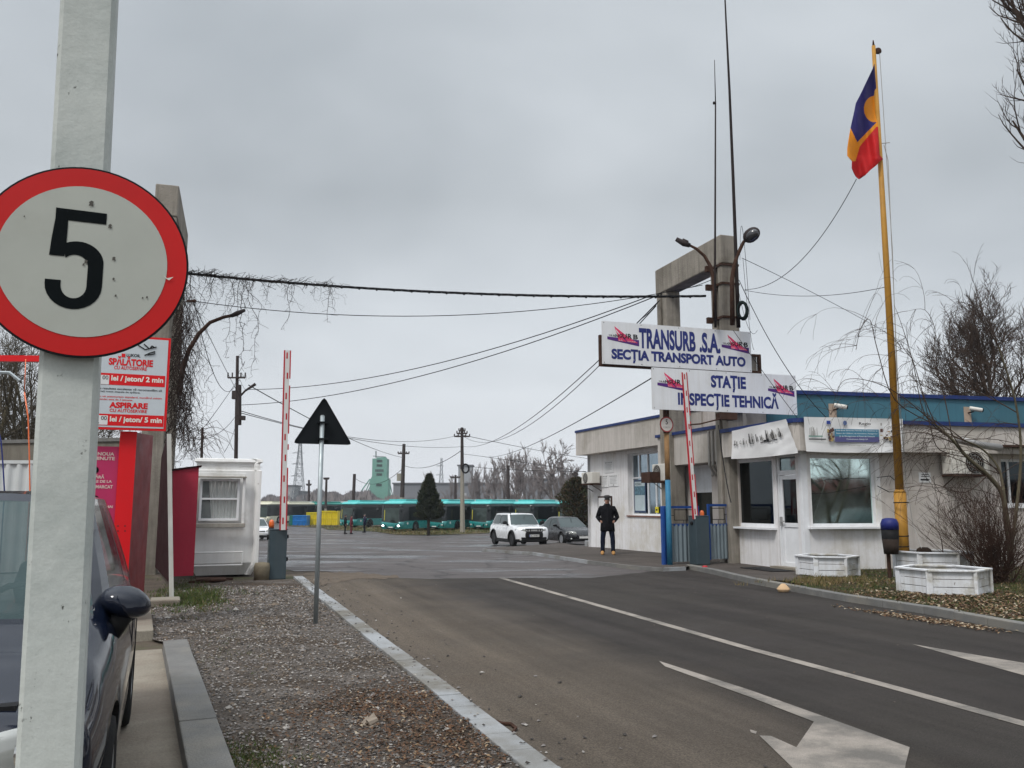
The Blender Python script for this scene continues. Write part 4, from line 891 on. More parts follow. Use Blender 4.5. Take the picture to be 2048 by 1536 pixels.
    for sy in (1, -1):   # fog lamp, mirror, handles
        fg = MB().m(m_lamp).smooth().ball((hl - .1, sy * hw * .74, .36), .06, .06, .05, 10, 6); part('fog_lamp', fg, r)
        mr = MB().m(P_.get('mirm', paint)).smooth(); bx_ = g3 - .34; mo = P_.get('mo', .10); bz_ = belt + P_.get('mz', .10)
        if 'mz' in P_: mr.loft([[(bx_ + x_ + .0, sy * (hw + mo + c_ + w_ * cos(a)), bz_ + h_ * sin(a) * (1 if sin(a) > 0 else .85) - .02 * cos(a)) for a in [2 * pi * q / 18 for q in range(18)]] for x_, c_, w_, h_ in ((-.075, 0, .105, .075), (-.07, 0, .118, .086), (-.02, 0, .122, .088), (.03, -.005, .108, .078), (.07, -.012, .078, .056), (.09, -.018, .03, .022))]); mr.m(m_chrome).add([(bx_ - .078, sy * (hw + mo + .095 * cos(a)), bz_ + .066 * sin(a)) for a in [2 * pi * q / 14 for q in range(14)]], [tuple(range(14))])
        else: mr.ball((bx_, sy * (hw + mo), bz_), .085, .13, .088, 16, 10)
        mr.m(m_trim).tube([(bx_ - .02, sy * (hw * .9), belt - .01 - (.09 if 'mz' in P_ else 0)), (bx_ - .01, sy * (hw + .0), belt + .02)], [.06 if 'mz' in P_ else .05, .045], 8); part('mirror', mr, r)
        for f in P_['handles']: hh = MB().m(P_.get('hm', paint)).smooth().tube([(f * hl - .1, sy * hw * .995, belt - .12), (f * hl, sy * (hw + .022), belt - .115), (f * hl + .1, sy * hw * .995, belt - .12)], .016, 6); part('door_handle', hh, r)
        if rails: ra = MB().m(m_trim).tube([(g1 + .02, sy * b1 * .88, Ht - .03), (g1 + .15, sy * b1 * .88, Ht + .04), (g2 - .15, sy * b1 * .88, Ht + .04), (g2 + .02, sy * b1 * .88, Ht - .03)], .02, 6); part('roof_rail', ra, r)
        tl_ = MB().m(m_tail).box(-hl + .01, sy * hw * .62 - .1, belt - .22, -hl + .12, sy * hw * .62 + .1, belt - .02); part('tail_light', tl_, r, bev=.02)
        if clad:
            ac_ = MB().m(clad)
            for x in ax:
                pts = [(x + (wr + .085) * cos(a), sy * hw * .985, wr + (wr + .085) * sin(a)) for a in [pi * k / 14 for k in range(15)]]; ac_.tube(pts, .045, 6)
            ac_.box(ax[1] + wr, sy * hw * .96 - .03, .2, ax[0] - wr, sy * hw * .96 + .03, .36); part('arch_cladding', ac_, r)
    return r
def put(r, x, y, yaw): r.location = (x, y, zg(y) + .008); r.rotation_euler = (0, 0, yaw); return r
def paint(n, c, rough=.25, **k): return mat(n, c, rough, var=.03, scale=2, coat=.9, **k)
toward = yaw_to(-D)
p_white = paint('white_paint', (.72, .73, .75), streak=(.40, .36, .30), samt=.25); p_dgrey = mat('graphite_paint', (.010, .011, .013), .25, var=.03, coat=.35, spec=.4); p_navy = mat('navy_paint', (.005, .008, .018), .09, var=.05, scale=1, coat=.2, spec=.4)
p_silver = paint('pale_silver_paint', (.60, .63, .68))
suv = car('parked_suv', 'white off-road car with black roof rails standing at the end of the pavement', p_white, 4.34, 1.80, 1.63,
          dict(belt=1.06, hood=1.0, top=[(-1, .98), (-.9, 1.04), (-.5, 1.07), (.35, 1.06), (.5, 1.04), (.9, .96), (1, .84)], gh=(-.97, -.78, .22, .50), fa=.62, ra=-.60, lamp=(.74, .90), grille=(.72, .90), gw=.50, pz=.50, bump=(.28, .48), handles=(.12, -.33), tumble=.82, wr=.35, mirm=m_trim), clad=m_trim, rails=True, rim=m_rimd, plate='GL 18 MRT', grille='blocks')
q = G(1066, 1093); fp_ = Vector((q.x, q.y, 0)); c_ = fp_ + D * 2.0; put(suv, c_.x, c_.y, toward)
sed = car('parked_sedan', 'dark graphite saloon car standing half hidden behind the white wing wall', p_dgrey, 4.62, 1.81, 1.47,
          dict(belt=.94, hood=.9, top=[(-1, .92), (-.85, .97), (-.5, .96), (.3, .95), (.55, .90), (.85, .78), (1, .62)], gh=(-.82, -.42, .12, .52), fa=.60, ra=-.58, lamp=(.56, .74), grille=(.5, .56), pz=.38, bump=(.22, .36), handles=(.05, -.36), tumble=.74, wr=.32), grille='bar')
q = G(1163, 1090); c_ = Vector((q.x, q.y, 0)) + D * 2.0; put(sed, c_.x, c_.y, toward)
wc = car('parked_car', 'white compact car behind the left barrier, half hidden by the guard booth', p_white, 4.2, 1.74, 1.46,
         dict(belt=.95, hood=.9, top=[(-1, .9), (-.5, .97), (.3, .96), (.5, .92), (.85, .82), (1, .66)], gh=(-.95, -.62, .12, .50), fa=.62, ra=-.60, lamp=(.58, .72), grille=(.56, .66), gw=.4, pz=.40, bump=(.22, .36), handles=(.1, -.33), tumble=.77, wr=.31), grille='bar')
q = G(512, 1081); c_ = Vector((q.x, q.y, 0)) + D * 2.0; put(wc, c_.x, c_.y, toward + .1)
# the dark car in the foreground
fcar = car('parked_car', 'dark navy family car parked behind the white sign post, nose towards the viewer', p_navy, 4.42, 1.76, 1.68,
           dict(hl=.82, mo=-.02, mz=.04, belt=1.06, hood=1.0, top=[(-1, 1.0), (-.6, 1.07), (.30, 1.07), (.5, 1.06), (.72, .96), (.9, .82), (1, .60)], gh=(-.97, -.70, .14, .58), fa=.60, ra=-.60, lamp=(.60, .80), grille=(.42, .52), gw=.5, pz=.40, bump=(.22, .36), handles=(.04, -.38), tumble=.76, wr=.325, mirm=p_navy),
           glassm=mat('windscreen_glass', (.085, .125, .125), .04, metal=.8, var=.3, scale=1.2), grille='bar')
FCX, FCY = -3.10, 4.95
put(fcar, FCX, FCY, toward + radians(1.5))
fg_ = MATS['windscreen_glass'].node_tree.nodes['Principled BSDF']; fg_.inputs['Alpha'].default_value = .62
m_seat = mat('seat_cloth', (.05, .052, .056), .9, var=.2)
for sy in (.36, -.36):
    se = MB().m(m_seat).smooth(); X_ = lambda x, w_, h_, z: [(x + h_ * .0, sy + w_ * cos(a), z + h_ * sin(a)) for a in [2 * pi * j / 12 for j in range(12)]]
    se.tube([(-.15, sy, .62), (-.28, sy, .95), (-.38, sy, 1.22)], [.22, .21, .15], 12); se.ball((-.40, sy, 1.38), .06, .13, .10, 12, 8); part('seat', se, fcar)
da = MB().m(m_trim); da.box(.75, -.72, .78, 1.15, .72, 1.06); part('dashboard', da, fcar, bev=.04); sw = MB().m(m_trim).smooth(); sw.tube([(.62 + .06 * sin(a), .36 + .18 * cos(a), 1.02 + .17 * sin(a)) for a in [2 * pi * j / 20 for j in range(21)]], .016, 6); part('steering_wheel', sw, fcar)
dg = MB().m(m_ink)
for x in (-.12, -1.1): dg = MB().m(m_ink).tube([(x, .874, z) for z in (.36, .6, .9)], .005, 4); part('door_gap', dg, fcar)

# ------------------------------------------------------------------ buses
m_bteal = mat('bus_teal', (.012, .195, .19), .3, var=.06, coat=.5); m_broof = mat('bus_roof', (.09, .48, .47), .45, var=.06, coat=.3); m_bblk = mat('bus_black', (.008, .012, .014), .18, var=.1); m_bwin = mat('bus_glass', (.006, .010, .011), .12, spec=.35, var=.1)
m_bws = mat('bus_windscreen', (.05, .068, .062), .06, metal=.6, var=.3, scale=2); m_led = mat('lit_headlamp', (.9, .95, 1), .2, emit=(.85, .93, 1), estr=9.); m_byel = mat('yellow_rail', (.55, .50, .05), .5); m_bwh = mat('roof_white', (.55, .6, .6), .6)
def bus(label, lit=False, teal=None, roof=None, grp='teal city buses in the yard', name='city_bus', cat='bus', LL=12.):
    r = thing(name, (0, 0, 0), label, cat, grp); hl, hw = LL / 2, 1.275; te = teal or m_bteal; ro = roof or m_broof
    def ring(z, fx_, w_=hw, rr=.28, rx=0.):
        p = []
        for cx, cy, a0 in ((fx_ - rr * 1.5, w_ - rr, 0), (-hl + .12 + rx, w_ - .12, pi / 2), (-hl + .12 + rx, -w_ + .12, pi), (fx_ - rr * 1.5, -w_ + rr, 3 * pi / 2)):
            for k in range(5): a = a0 + pi / 2 * k / 4; f = cx > 0; p.append((cx + (rr * 1.5 if f else .12) * cos(a), cy + (rr if f else .12) * sin(a), z))
        return p
    b = MB().smooth()
    def mf(i, j): return te
    b.m(te).loft([ring(.28, hl - .05, hw - .03), ring(.34, hl), ring(.75, hl + .01), ring(1.02, hl)], (True, True)); body = part('body', b, r)
    k_ = MB().smooth(); np_ = 20
    k_.m(m_bblk).loft([ring(1.02, hl - .003, hw - .004), ring(1.15, hl - .01), ring(1.9, hl - .06), ring(2.55, hl - .15), ring(2.80, hl - .22, hw - .01)], (False, True)); part('window_band', k_, r)
    w_ = MB().smooth().m(m_bws); w_.add([(hl + .012, -hw + .33, 1.0), (hl + .012, hw - .33, .86), (hl - .05, hw - .33, 1.9), (hl - .05, -hw + .33, 1.9), (hl - .125, -hw + .33, 2.42), (hl - .125, hw - .33, 2.42)], [(0, 1, 2, 3), (3, 2, 5, 4)]); wo = part('windscreen', w_, r)
    yr = MB().m(m_byel).cyl((hl - .0, -.78, 1.15), (hl - .05, -.78, 2.2), .035, None, 6); part('grab_rail', yr, wo)
    dp_ = MB().m(mat('display_black', (.02, .022, .024), .3)).box(hl - .19, -hw + .4, 2.46, hl - .115, hw - .4, 2.72); part('destination_display', dp_, r)
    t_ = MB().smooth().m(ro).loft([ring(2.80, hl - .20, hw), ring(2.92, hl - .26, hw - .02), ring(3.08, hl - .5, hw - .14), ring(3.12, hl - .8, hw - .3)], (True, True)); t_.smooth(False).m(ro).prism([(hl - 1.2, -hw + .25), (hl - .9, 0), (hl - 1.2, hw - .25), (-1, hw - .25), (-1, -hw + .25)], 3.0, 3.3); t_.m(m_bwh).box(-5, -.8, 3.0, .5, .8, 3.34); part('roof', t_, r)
    for y_ in (hw, -hw):
        s = 1 if y_ > 0 else -1; g_ = MB().m(m_bwin)
        for a in range(7): g_.box(-hl + .5 + a * 1.45, y_ - .006, 1.2, -hl + .5 + a * 1.45 + 1.38, y_ + .006, 2.5)
        part('side_window', g_, r); sk = MB().m(te).box(-hl + .15, min(y_ - .01, y_ + .012 * s), .34, hl - .55, max(y_ - .01, y_ + .012 * s), 1.1); part('side_panel', sk, r)
        for x in (hl - 2.7, -hl + 3.3):
            a_ = MB().m(m_bblk); pts = [(x + .62 * cos(q), y_ + s * .005, .45 + .62 * sin(q)) for q in [pi * k / 12 for k in range(13)]]; a_.slab(pts + [(x - .62, y_ + s * .005, .3), (x + .62, y_ + s * .005, .3)], (0, s, 0), .02); part('wheel_arch', a_, r)
            wv = MB().m(m_tyre).smooth().lathe((x, y_ + s * .03, .48), [(.25, -.25), (.48, -.22), (.48, -.02), (.44, 0), (.28, 0)], Vector((0, s, 0)), 20); wo_ = part('wheel', wv, r); rr_ = MB().m(m_rim).lathe((x, y_ + s * .03, .48), [(.28, 0), (.18, -.06), (.02, -.03)], Vector((0, s, 0)), 14); part('rim', rr_, wo_)
        h_ = MB().m(m_led if lit else m_lamp).smooth().ball((hl - .04, s * .93, .62), .08, .15, .11, 12, 8); part('headlight', h_, r)
        bl = MB().m(m_bblk).slab([(hl + .003, s * .45, .42), (hl + .003, s * .62, .74), (hl - .03, s * 1.12, .80), (hl - .04, s * 1.16, .42)], (1, 0, 0), .012); part('lamp_surround', bl, r)
        m2 = MB().m(m_bblk).smooth().tube([(hl - .3, s * 1.1, 2.75), (hl + .18, s * 1.32, 2.72), (hl + .26, s * 1.42, 2.45)], .05, 6); m2.ball((hl + .26, s * 1.44, 2.2), .09, .13, .26, 10, 8); part('mirror', m2, r)
        em = MB().m(m_plate).disc((hl - 1.15, y_ + s * .014, .85), Vector((1, 0, 0)), UP, .13, 12, .01, (0, s, 0)); part('round_emblem', em, r)
    dr_ = MB().m(m_bwin)
    for x in (hl - 1.55, hl - .95): dr_ = MB().m(m_bwin).box(x, -hw - .008, .4, x + .55, -hw + .005, 2.5); part('door', dr_, r)
    bm = MB().m(m_bblk).box(hl - .1, -.5, .30, hl + .02, .5, .40); bm.m(m_plate).box(hl - .1, -.26, .42, hl + .025, .26, .52); part('bumper', bm, r); return r
def place_bus(r, u, v, yaw, LL=12.):   # u, v: ground below the middle of the front
    q = G(u, v); d_ = Vector((cos(yaw), sin(yaw), 0)); c = Vector((q.x, q.y, 0)) - d_ * LL / 2; r.location = (c.x, c.y, zg(c.y) + .01); r.rotation_euler = (0, 0, yaw); return r
bfr = yaw_to(Vector((-sin(radians(26)), -cos(radians(26)), 0)))
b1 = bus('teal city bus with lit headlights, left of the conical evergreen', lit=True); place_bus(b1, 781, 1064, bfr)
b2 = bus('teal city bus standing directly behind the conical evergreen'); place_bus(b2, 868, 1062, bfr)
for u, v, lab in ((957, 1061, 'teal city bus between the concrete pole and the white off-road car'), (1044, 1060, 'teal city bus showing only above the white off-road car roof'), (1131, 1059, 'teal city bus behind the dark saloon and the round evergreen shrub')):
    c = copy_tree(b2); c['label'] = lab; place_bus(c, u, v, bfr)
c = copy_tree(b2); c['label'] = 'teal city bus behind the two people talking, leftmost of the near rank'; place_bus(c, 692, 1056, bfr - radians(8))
cream = mat('bus_cream', (.55, .54, .42), .4, var=.08)
b3 = bus('cream and green bus far off, just right of the left barrier', teal=cream, roof=cream, grp='buses at the far edge of the yard'); place_bus(b3, 556, 1046, yaw_to(V(-.35, -1, 0)))
c = copy_tree(b3); c['label'] = 'cream bus far off, showing between the booth and the left barrier'; place_bus(c, 522, 1047, yaw_to(V(-.35, -1, 0)))
dgr = mat('bus_green', (.015, .20, .17), .35, var=.08)
b4 = bus('dark green bus far off behind the blue containers', teal=dgr, roof=dgr, grp='buses at the far edge of the yard'); place_bus(b4, 592, 1044, yaw_to(V(-1, -.25, 0)))
c = copy_tree(b4); c['label'] = 'dark green bus far off behind the yellow containers'; place_bus(c, 650, 1043, yaw_to(V(-1, -.25, 0)))
# ------------------------------------------------------------------ people
m_skin = mat('skin', (.36, .20, .145), .6, var=.08, scale=20); m_hair = mat('grey_hair', (.10, .09, .085), .8)
def skinned(name, verts, edges, radii, m_, parent, sub=2, root=0):
    me = bpy.data.meshes.new(name); me.from_pydata(verts, edges, []); o = bpy.data.objects.new(name, me); COL.objects.link(o); o.parent = parent; o['_o'] = (0, 0, 0)
    me.materials.append(m_); md = o.modifiers.new('skin', 'SKIN'); md.use_smooth_shade = True
    for i, q in enumerate(me.skin_vertices[0].data): q.radius = radii[i] if isinstance(radii[i], tuple) else (radii[i], radii[i]); q.use_root = (i == root)
    s = o.modifiers.new('sub', 'SUBSURF'); s.levels = sub; s.render_levels = sub; return o
def person(label, loc, yaw, coat, trousers, shoes, cap_, hgt=1.76, pockets=True, legs_apart=.16, coatlen=.70, grp=None, hands=True, lean=0., vest=None):
    r = thing('person', (0, 0, 0), label, 'person', grp); k = hgt / 1.76; S = lambda *p: tuple(c * k for c in p)   # x = facing, y = left
    la = legs_apart; sg = (1, -1)
    # joints: pelvis, spine, chest, neck, head..., arms, legs
    vs = [S(0, 0, .95), S(0, 0, 1.15), S(-.01, 0, 1.38), S(0, 0, 1.50), S(.015, 0, 1.58), S(.02, 0, 1.68)]; ed = [(0, 1), (1, 2), (2, 3), (3, 4), (4, 5)]
    ra = [(.15, .11), (.14, .10), (.15, .10), (.055, .055), (.075, .085), (.075, .09)]
    for s in sg:
        n = len(vs); sh = S(-.01, s * .18, 1.41)
        if pockets: el, wr_ = S(-.09, s * .30, 1.14), S(.10, s * .20, 1.00)
        else: el, wr_ = S(-.02, s * .25, 1.13), S(.05, s * .26, .90)
        vs += [sh, el, wr_]; ed += [(2, n), (n, n + 1), (n + 1, n + 2)]; ra += [.055, .045, .03]
        n = len(vs); hp, kn_, an, to = S(0, s * .09, .90), S(.03, s * (la * .45 + .05), .50), S(-.01, s * (la * .5 + .05), .10), S(.12, s * (la * .5 + .06), .045)
        vs += [hp, kn_, an, to]; ed += [(0, n), (n, n + 1), (n + 1, n + 2), (n + 2, n + 3)]; ra += [.085, .055, .04, .035]
    ra = [(a * k, b * k) if isinstance(x, tuple) else x * k for x in ra for a, b in [x if isinstance(x, tuple) else (x, x)]]
    skinned('body', vs, ed, ra, m_skin, r)
    f = MB().m(m_skin).smooth()                      # features of the face and the ears
    f.ball(S(.115, 0, 1.632), .018 * k, .013 * k, .025 * k, 8, 6); f.ball(S(.02, .083, 1.63), .018 * k, .010 * k, .030 * k, 8, 6); f.ball(S(.02, -.083, 1.63), .018 * k, .010 * k, .030 * k, 8, 6)
    f.m(mat('lips', (.25, .09, .08), .6)).ball(S(.098, 0, 1.588), .010 * k, .024 * k, .007 * k, 8, 6); f.m(m_ink)
    for s in sg: f.ball(S(.096, s * .032, 1.652), .009 * k, .012 * k, .007 * k, 8, 6)
    part('face', f, r)
    h_ = MB().m(m_hair).smooth().ball(S(-.015, 0, 1.675), .090 * k, .086 * k, .088 * k, 14, 8); part('hair', h_, r)
    # coat: torso loft from hem to collar with the sleeves grown out of the shoulders
    ct_ = MB().m(coat).smooth(); E = lambda z, a, b, cx=0: [((cx + a * cos(t) * (1 - .10 * (cos(t) < 0))) * k, b * sin(t) * k, (z + .012 * sin(3 * t)) * k) for t in [2 * pi * j / 24 for j in range(24)]]
    ct_.loft([E(coatlen, .10, .16), E(coatlen + .005, .155, .225), E(.86, .15, .215), E(1.0, .142, .20), E(1.12, .135, .195), E(1.25, .142, .210), E(1.36, .135, .222), E(1.425, .118, .20, -.005), E(1.465, .10, .145, -.01), E(1.50, .082, .098, -.01), E(1.545, .078, .085, -.005)])
    for s in sg:
        a0, a1, a2 = (vs[6], vs[7], vs[8]) if s > 0 else (vs[13], vs[14], vs[15]); a0, a1, a2 = Vector(a0), Vector(a1), Vector(a2); ins = Vector((0, -s * .05 * k, .0))
        ct_.tube([a0 + ins + UP * .0, a0, a0.lerp(a1, .35), a0.lerp(a1, .75), a1 + (a2 - a1) * .05 - Vector((.01, 0, 0)), a1.lerp(a2, .4), a1.lerp(a2, .9)], [.070 * k, .082 * k, .082 * k, .074 * k, .072 * k, .066 * k, .056 * k], 14)
    ct_.smooth(False).m(m_trim).obox((.142 * k, 0, 1.12 * k), Vector((1, 0, 0)), Vector((0, 1, 0)), UP, .004, .004, .32 * k)
    part('coat', ct_, r)
    tr_ = MB().m(trousers).smooth(); tr_.loft([[(a * cos(t) * k, b * sin(t) * k, z * k) for t in [2 * pi * j / 18 for j in range(18)]] for z, a, b in ((.76, .09, .13), (.80, .115, .165), (.90, .12, .17), (1.0, .11, .16))])
    for s in sg:
        hp, kn_, an = [Vector(q) for q in ((vs[9], vs[10], vs[11]) if s > 0 else (vs[16], vs[17], vs[18]))]; tr_.tube([hp + UP * -.02, hp.lerp(kn_, .4), kn_, kn_.lerp(an, .35), kn_.lerp(an, .8), an - UP * .03 * k], [.098 * k, .09 * k, .072 * k, .073 * k, .062 * k, .068 * k], 14)
    part('trousers', tr_, r)
    for s in sg:
        y_ = s * (la * .5 + .05); sh = MB().m(shoes).smooth().loft([[(x * k, (y_ + s * .03 * (x + .1) + w_ * cos(a)) * k, (max(0, h_ * .5 + h_ * .5 * sin(a))) * k) for a in [2 * pi * j / 12 for j in range(12)]] for x, w_, h_ in ((-.11, .03, .08), (-.09, .05, .13), (-.02, .056, .15), (.05, .056, .12), (.12, .058, .095), (.18, .05, .07), (.21, .02, .04))]); part('shoe', sh, r)
        if hands:
            hx = (.095, s * .185, .985) if pockets else (.055, s * .265, .84); hb_ = MB().m(m_skin).smooth(); hb_.ball(S(*hx), .022 * k, .032 * k if pockets else .02 * k, .045 * k, 10, 6)
            if not pockets:
                for q in range(4): hb_.tube([S(hx[0] - .025 + .017 * q, hx[1], hx[2] - .03), S(hx[0] - .02 + .017 * q, hx[1], hx[2] - .08 - .008 * (q in (1, 2))), S(hx[0] - .012 + .017 * q, hx[1] - s * .01, hx[2] - .105 - .008 * (q in (1, 2)))], [.009 * k, .008 * k, .007 * k], 6)
                hb_.tube([S(hx[0] + .02, hx[1], hx[2] + .01), S(hx[0] + .045, hx[1] - s * .01, hx[2] - .03)], .009 * k, 6)
            part('hand', hb_, r)
    if cap_:
        c = MB().m(cap_).smooth().lathe(S(.0, 0, 1.715), [(.108 * k, 0), (.112 * k, .03 * k), (.10 * k, .065 * k), (.06 * k, .085 * k), (.005, .09 * k)], UP, 18); c.slab([S(.08, -.06, 1.712), S(.155, -.035, 1.702), S(.165, 0, 1.70), S(.155, .035, 1.702), S(.08, .06, 1.712)], (0, 0, 1), .012 * k); part('cap', c, r)
    if vest:
        v_ = MB().m(vest).smooth().loft([[(1.0 * (.155 * cos(a)) * k, .205 * sin(a) * k, z * k) for a in [2 * pi * j / 16 for j in range(16)]] for z in (1.385, 1.43)], (False, False)); part('reflective_stripe', v_, r)
    r.location = loc; r.rotation_euler = (0, 0, yaw); return r
m_cblk = mat('black_wool', (.008, .008, .010), .95, var=.3, scale=20, bump=.4, bscale=60); m_jean = mat('dark_denim', (.010, .014, .028), .9, var=.25, scale=14, bump=.3, bscale=80); m_tan = mat('tan_leather', (.36, .19, .065), .6, var=.15); m_capm = mat('grey_tweed', (.05, .047, .047), .9, var=.3, scale=40)
q = G(1216, 1109, .1); person('man in a black coat, flat cap and tan shoes, hands in pockets, by the wing', (q.x, q.y, zg(q.y) + .10), -pi / 2 - .12, m_cblk, m_jean, m_tan, m_capm, legs_apart=.22)
m_mar = mat('maroon_cloth', (.10, .012, .022), .9, var=.2); m_nav = mat('navy_cloth', (.012, .014, .04), .9, var=.2)
q = G(702, 1068); person('person in a maroon work suit standing before the leftmost bus, facing right', (q.x, q.y, zg(q.y) + .01), .3, m_mar, m_mar, m_trim, m_capm, hgt=1.74, pockets=False, grp=None)
q = G(692, 1068); person('person in black clothes close behind the one in maroon', (q.x - .15, q.y + .25, zg(q.y) + .01), .2, m_cblk, m_cblk, m_trim, m_capm, hgt=1.78, pockets=False)
q = G(729, 1065); person('person in navy jacket with pale shoulder stripe, between the maroon worker and the lit bus', (q.x, q.y, zg(q.y) + .01), pi, m_nav, m_cblk, m_trim, None, hgt=1.80, pockets=True, vest=mat('pale_stripe', (.45, .42, .40), .7))
# ------------------------------------------------------------------ foreground post with the speed limit sign
m_postw = mat('peeling_white_paint', (.46, .485, .46), .7, var=.06, scale=4, col2=(.37, .40, .38), amt=.45, bump=.18, bscale=14, streak=(.30, .31, .28), samt=.3, fine=.04)
def chips(m, sc=16., lo=.645, col=(.07, .072, .06), asp=(1, 1, .6)):
    nt = m.node_tree; N = nt.nodes; L = nt.links; b = N['Principled BSDF']; src = b.inputs['Base Color'].links[0].from_socket
    tc = N.new('ShaderNodeTexCoord'); mp = N.new('ShaderNodeMapping'); L.new(tc.outputs['Object'], mp.inputs[0]); mp.inputs['Scale'].default_value = asp
    n1 = N.new('ShaderNodeTexNoise'); L.new(mp.outputs[0], n1.inputs[0]); n1.inputs['Scale'].default_value = sc; n1.inputs['Detail'].default_value = 8; n1.inputs['Roughness'].default_value = .75
    r = N.new('ShaderNodeMapRange'); L.new(n1.outputs[0], r.inputs[0]); r.inputs[1].default_value = lo; r.inputs[2].default_value = lo + .03
    mx = N.new('ShaderNodeMixRGB'); L.new(r.outputs[0], mx.inputs[0]); L.new(src, mx.inputs[1]); mx.inputs[2].default_value = col + (1,); L.new(mx.outputs[0], b.inputs['Base Color'])
    bp = N.new('ShaderNodeBump'); bp.inputs['Strength'].default_value = .6; bp.inputs['Distance'].default_value = -.004; L.new(r.outputs[0], bp.inputs['Height'])
    if b.inputs['Normal'].links: L.new(b.inputs['Normal'].links[0].from_socket, bp.inputs['Normal'])
    L.new(bp.outputs[0], b.inputs['Normal'])
chips(m_postw); chips(m_wallw, 9, .70, (.33, .30, .26)); chips(m_wall, 8, .70, (.25, .22, .19))
m_sred = mat('sign_red', (.48, .006, .006), .5, var=.06, scale=5); m_sface = mat('sign_face', (.38, .395, .355), .5, var=.04, scale=6, col2=(.36, .37, .33), amt=.3, streak=(.33, .33, .30), samt=.25); m_sblk = mat('sign_black', (.004, .006, .007), .6, spec=.05)
m_galv = mat('galvanised', (.33, .37, .385), .45, metal=.5, var=.08, scale=6, streak=(.24, .25, .25), samt=.3); m_sback = mat('sign_back', (.009, .011, .013), .6, var=.1)
e71 = Vector((sin(radians(68)), cos(radians(68)), 0)); n71 = Vector((cos(radians(68)), -sin(radians(68)), 0))
YP = 2.72
Pa, Pb = P(184, -60, YP * 1.0), P(98, 1560, YP)
ax_ = (Pa - Pb).normalized(); base_ = Pb + ax_ * ((0 - Pb.z) / ax_.z); top_ = base_ + ax_ * (5.4 / ax_.z)
sp = thing('speed_limit_sign', tuple(base_), 'big round red-rimmed speed limit sign reading 5 on a thick white post', 'road sign')
po = MB().m(m_postw); wx, wy = .0855, .07
def psec(c, rx, ry, ch=.014): return [c + e71 * a + n71 * b for a, b in ((-rx + ch, -ry), (rx - ch, -ry), (rx, -ry + ch), (rx, ry - ch), (rx - ch, ry), (-rx + ch, ry), (-rx, ry - ch), (-rx, -ry + ch))]
po.loft([psec(base_.lerp(top_, f), wx * (1 - .02 * f) , wy) for f in [k / 24 for k in range(25)]]); part('post', po, sp)
C_ = P(168, 523, YP - .085); R_ = .312
X = Face(C_ - e71 * R_ - UP * R_, e71, UP); c0 = lambda x, y: (R_ + x, R_ + y); cn = lambda x, y: (R_ + x - .024, R_ + y)
ds = MB().m(m_sback); cir = lambda r_, n=72: [(r_ * cos(2 * pi * k / n), r_ * sin(2 * pi * k / n)) for k in range(n)]
ds.slab([X.p(*c0(x, y), 0) for x, y in cir(R_)][::1], X.n, .003); ds.tube([X.p(*c0(x, y), .0) for x, y in cir(R_ - .002) + cir(R_ - .002)[:1]], .0032, 6, False)
fpoly(ds, X, [c0(x, y) for x, y in cir(R_ - .006)], m_sred, .0045); fpoly(ds, X, [c0(x, y) for x, y in cir(R_ * .79)], m_sface, .006)
def arc(cx, cy, rx, ry, a0, a1, n=14): return [(cx + rx * cos(radians(lerp(a0, a1, k / n))), cy + ry * sin(radians(lerp(a0, a1, k / n)))) for k in range(n + 1)]
# numeral: flag, upright, bowl
s = R_ / .98
fpoly(ds, X, [cn(x * s, y * s) for x, y in ((-.205, .520), (.255, .515), (.255, .400), (-.09, .402), (-.205, .402))], m_sblk, .0075)
fpoly(ds, X, [cn(x * s, y * s) for x, y in ((-.205, .405), (-.09, .402), (-.09, .165), (-.10, .03), (-.235, .03), (-.225, .2))], m_sblk, .0077)
out_ = arc(.02, -.02, .235, .215, 128, 0) + [(.255, -.26)] + arc(.0, -.255, .255, .245, 0, -180) ; out_ += [(-.255, -.215), (-.115, -.215)]
inn = [(-.115, -.255)] + arc(.0, -.26, .115, .13, 180, 360) + [(.115, -.06)] + arc(.0, -.06, .115, .115, 0, 140)
pts = [(x * s, y * s) for x, y in out_ + inn]
bm_ = bmesh.new(); vv = [bm_.verts.new((x, y, 0)) for x, y in pts]; f_ = bm_.faces.new(vv); bmesh.ops.triangulate(bm_, faces=[f_]); ds.m(m_sblk)
bm_.verts.index_update(); ds.add([X.p(*cn(v.co.x, v.co.y), .0073) for v in bm_.verts], [tuple(v.index for v in f.verts) for f in bm_.faces]); bm_.free()
rw = random.Random(2)
for (x, y, r_) in ((.03, .60, .028), (.215, .385, .022), (.02, -.01, .02), (.27, .05, .02), (.28, -.16, .014), (.31, -.33, .012), (-.55, .39, .008), (.6, -.32, .012), (.56, -.33, .01), (.0, -.04, .013)):
    fpoly(ds, X, [c0((x + r_ * (1.1 if k % 2 else .55) * cos(k * .785)) * s, (y + r_ * (1.2 if k % 3 else .7) * sin(k * .785)) * s) for k in range(8)], mat('chip_dark', (.08, .075, .065), .8), .0085)
fpoly(ds, X, [c0((x + .79) * s, (y - .10) * s) for x, y in ((-.05, .03), (-.01, .0), (.05, .02), (.01, -.02), (-.02, -.005))], mat('chip_pale', (.6, .6, .55), .8), .0085)
part('sign_disc', ds, sp)
cl = MB().m(m_galv)
for dz in (.2, -.2): cl.obox(C_ + UP * dz - n71 * .012, e71, n71, UP, .12, .012, .02)
part('clamp', cl, sp)

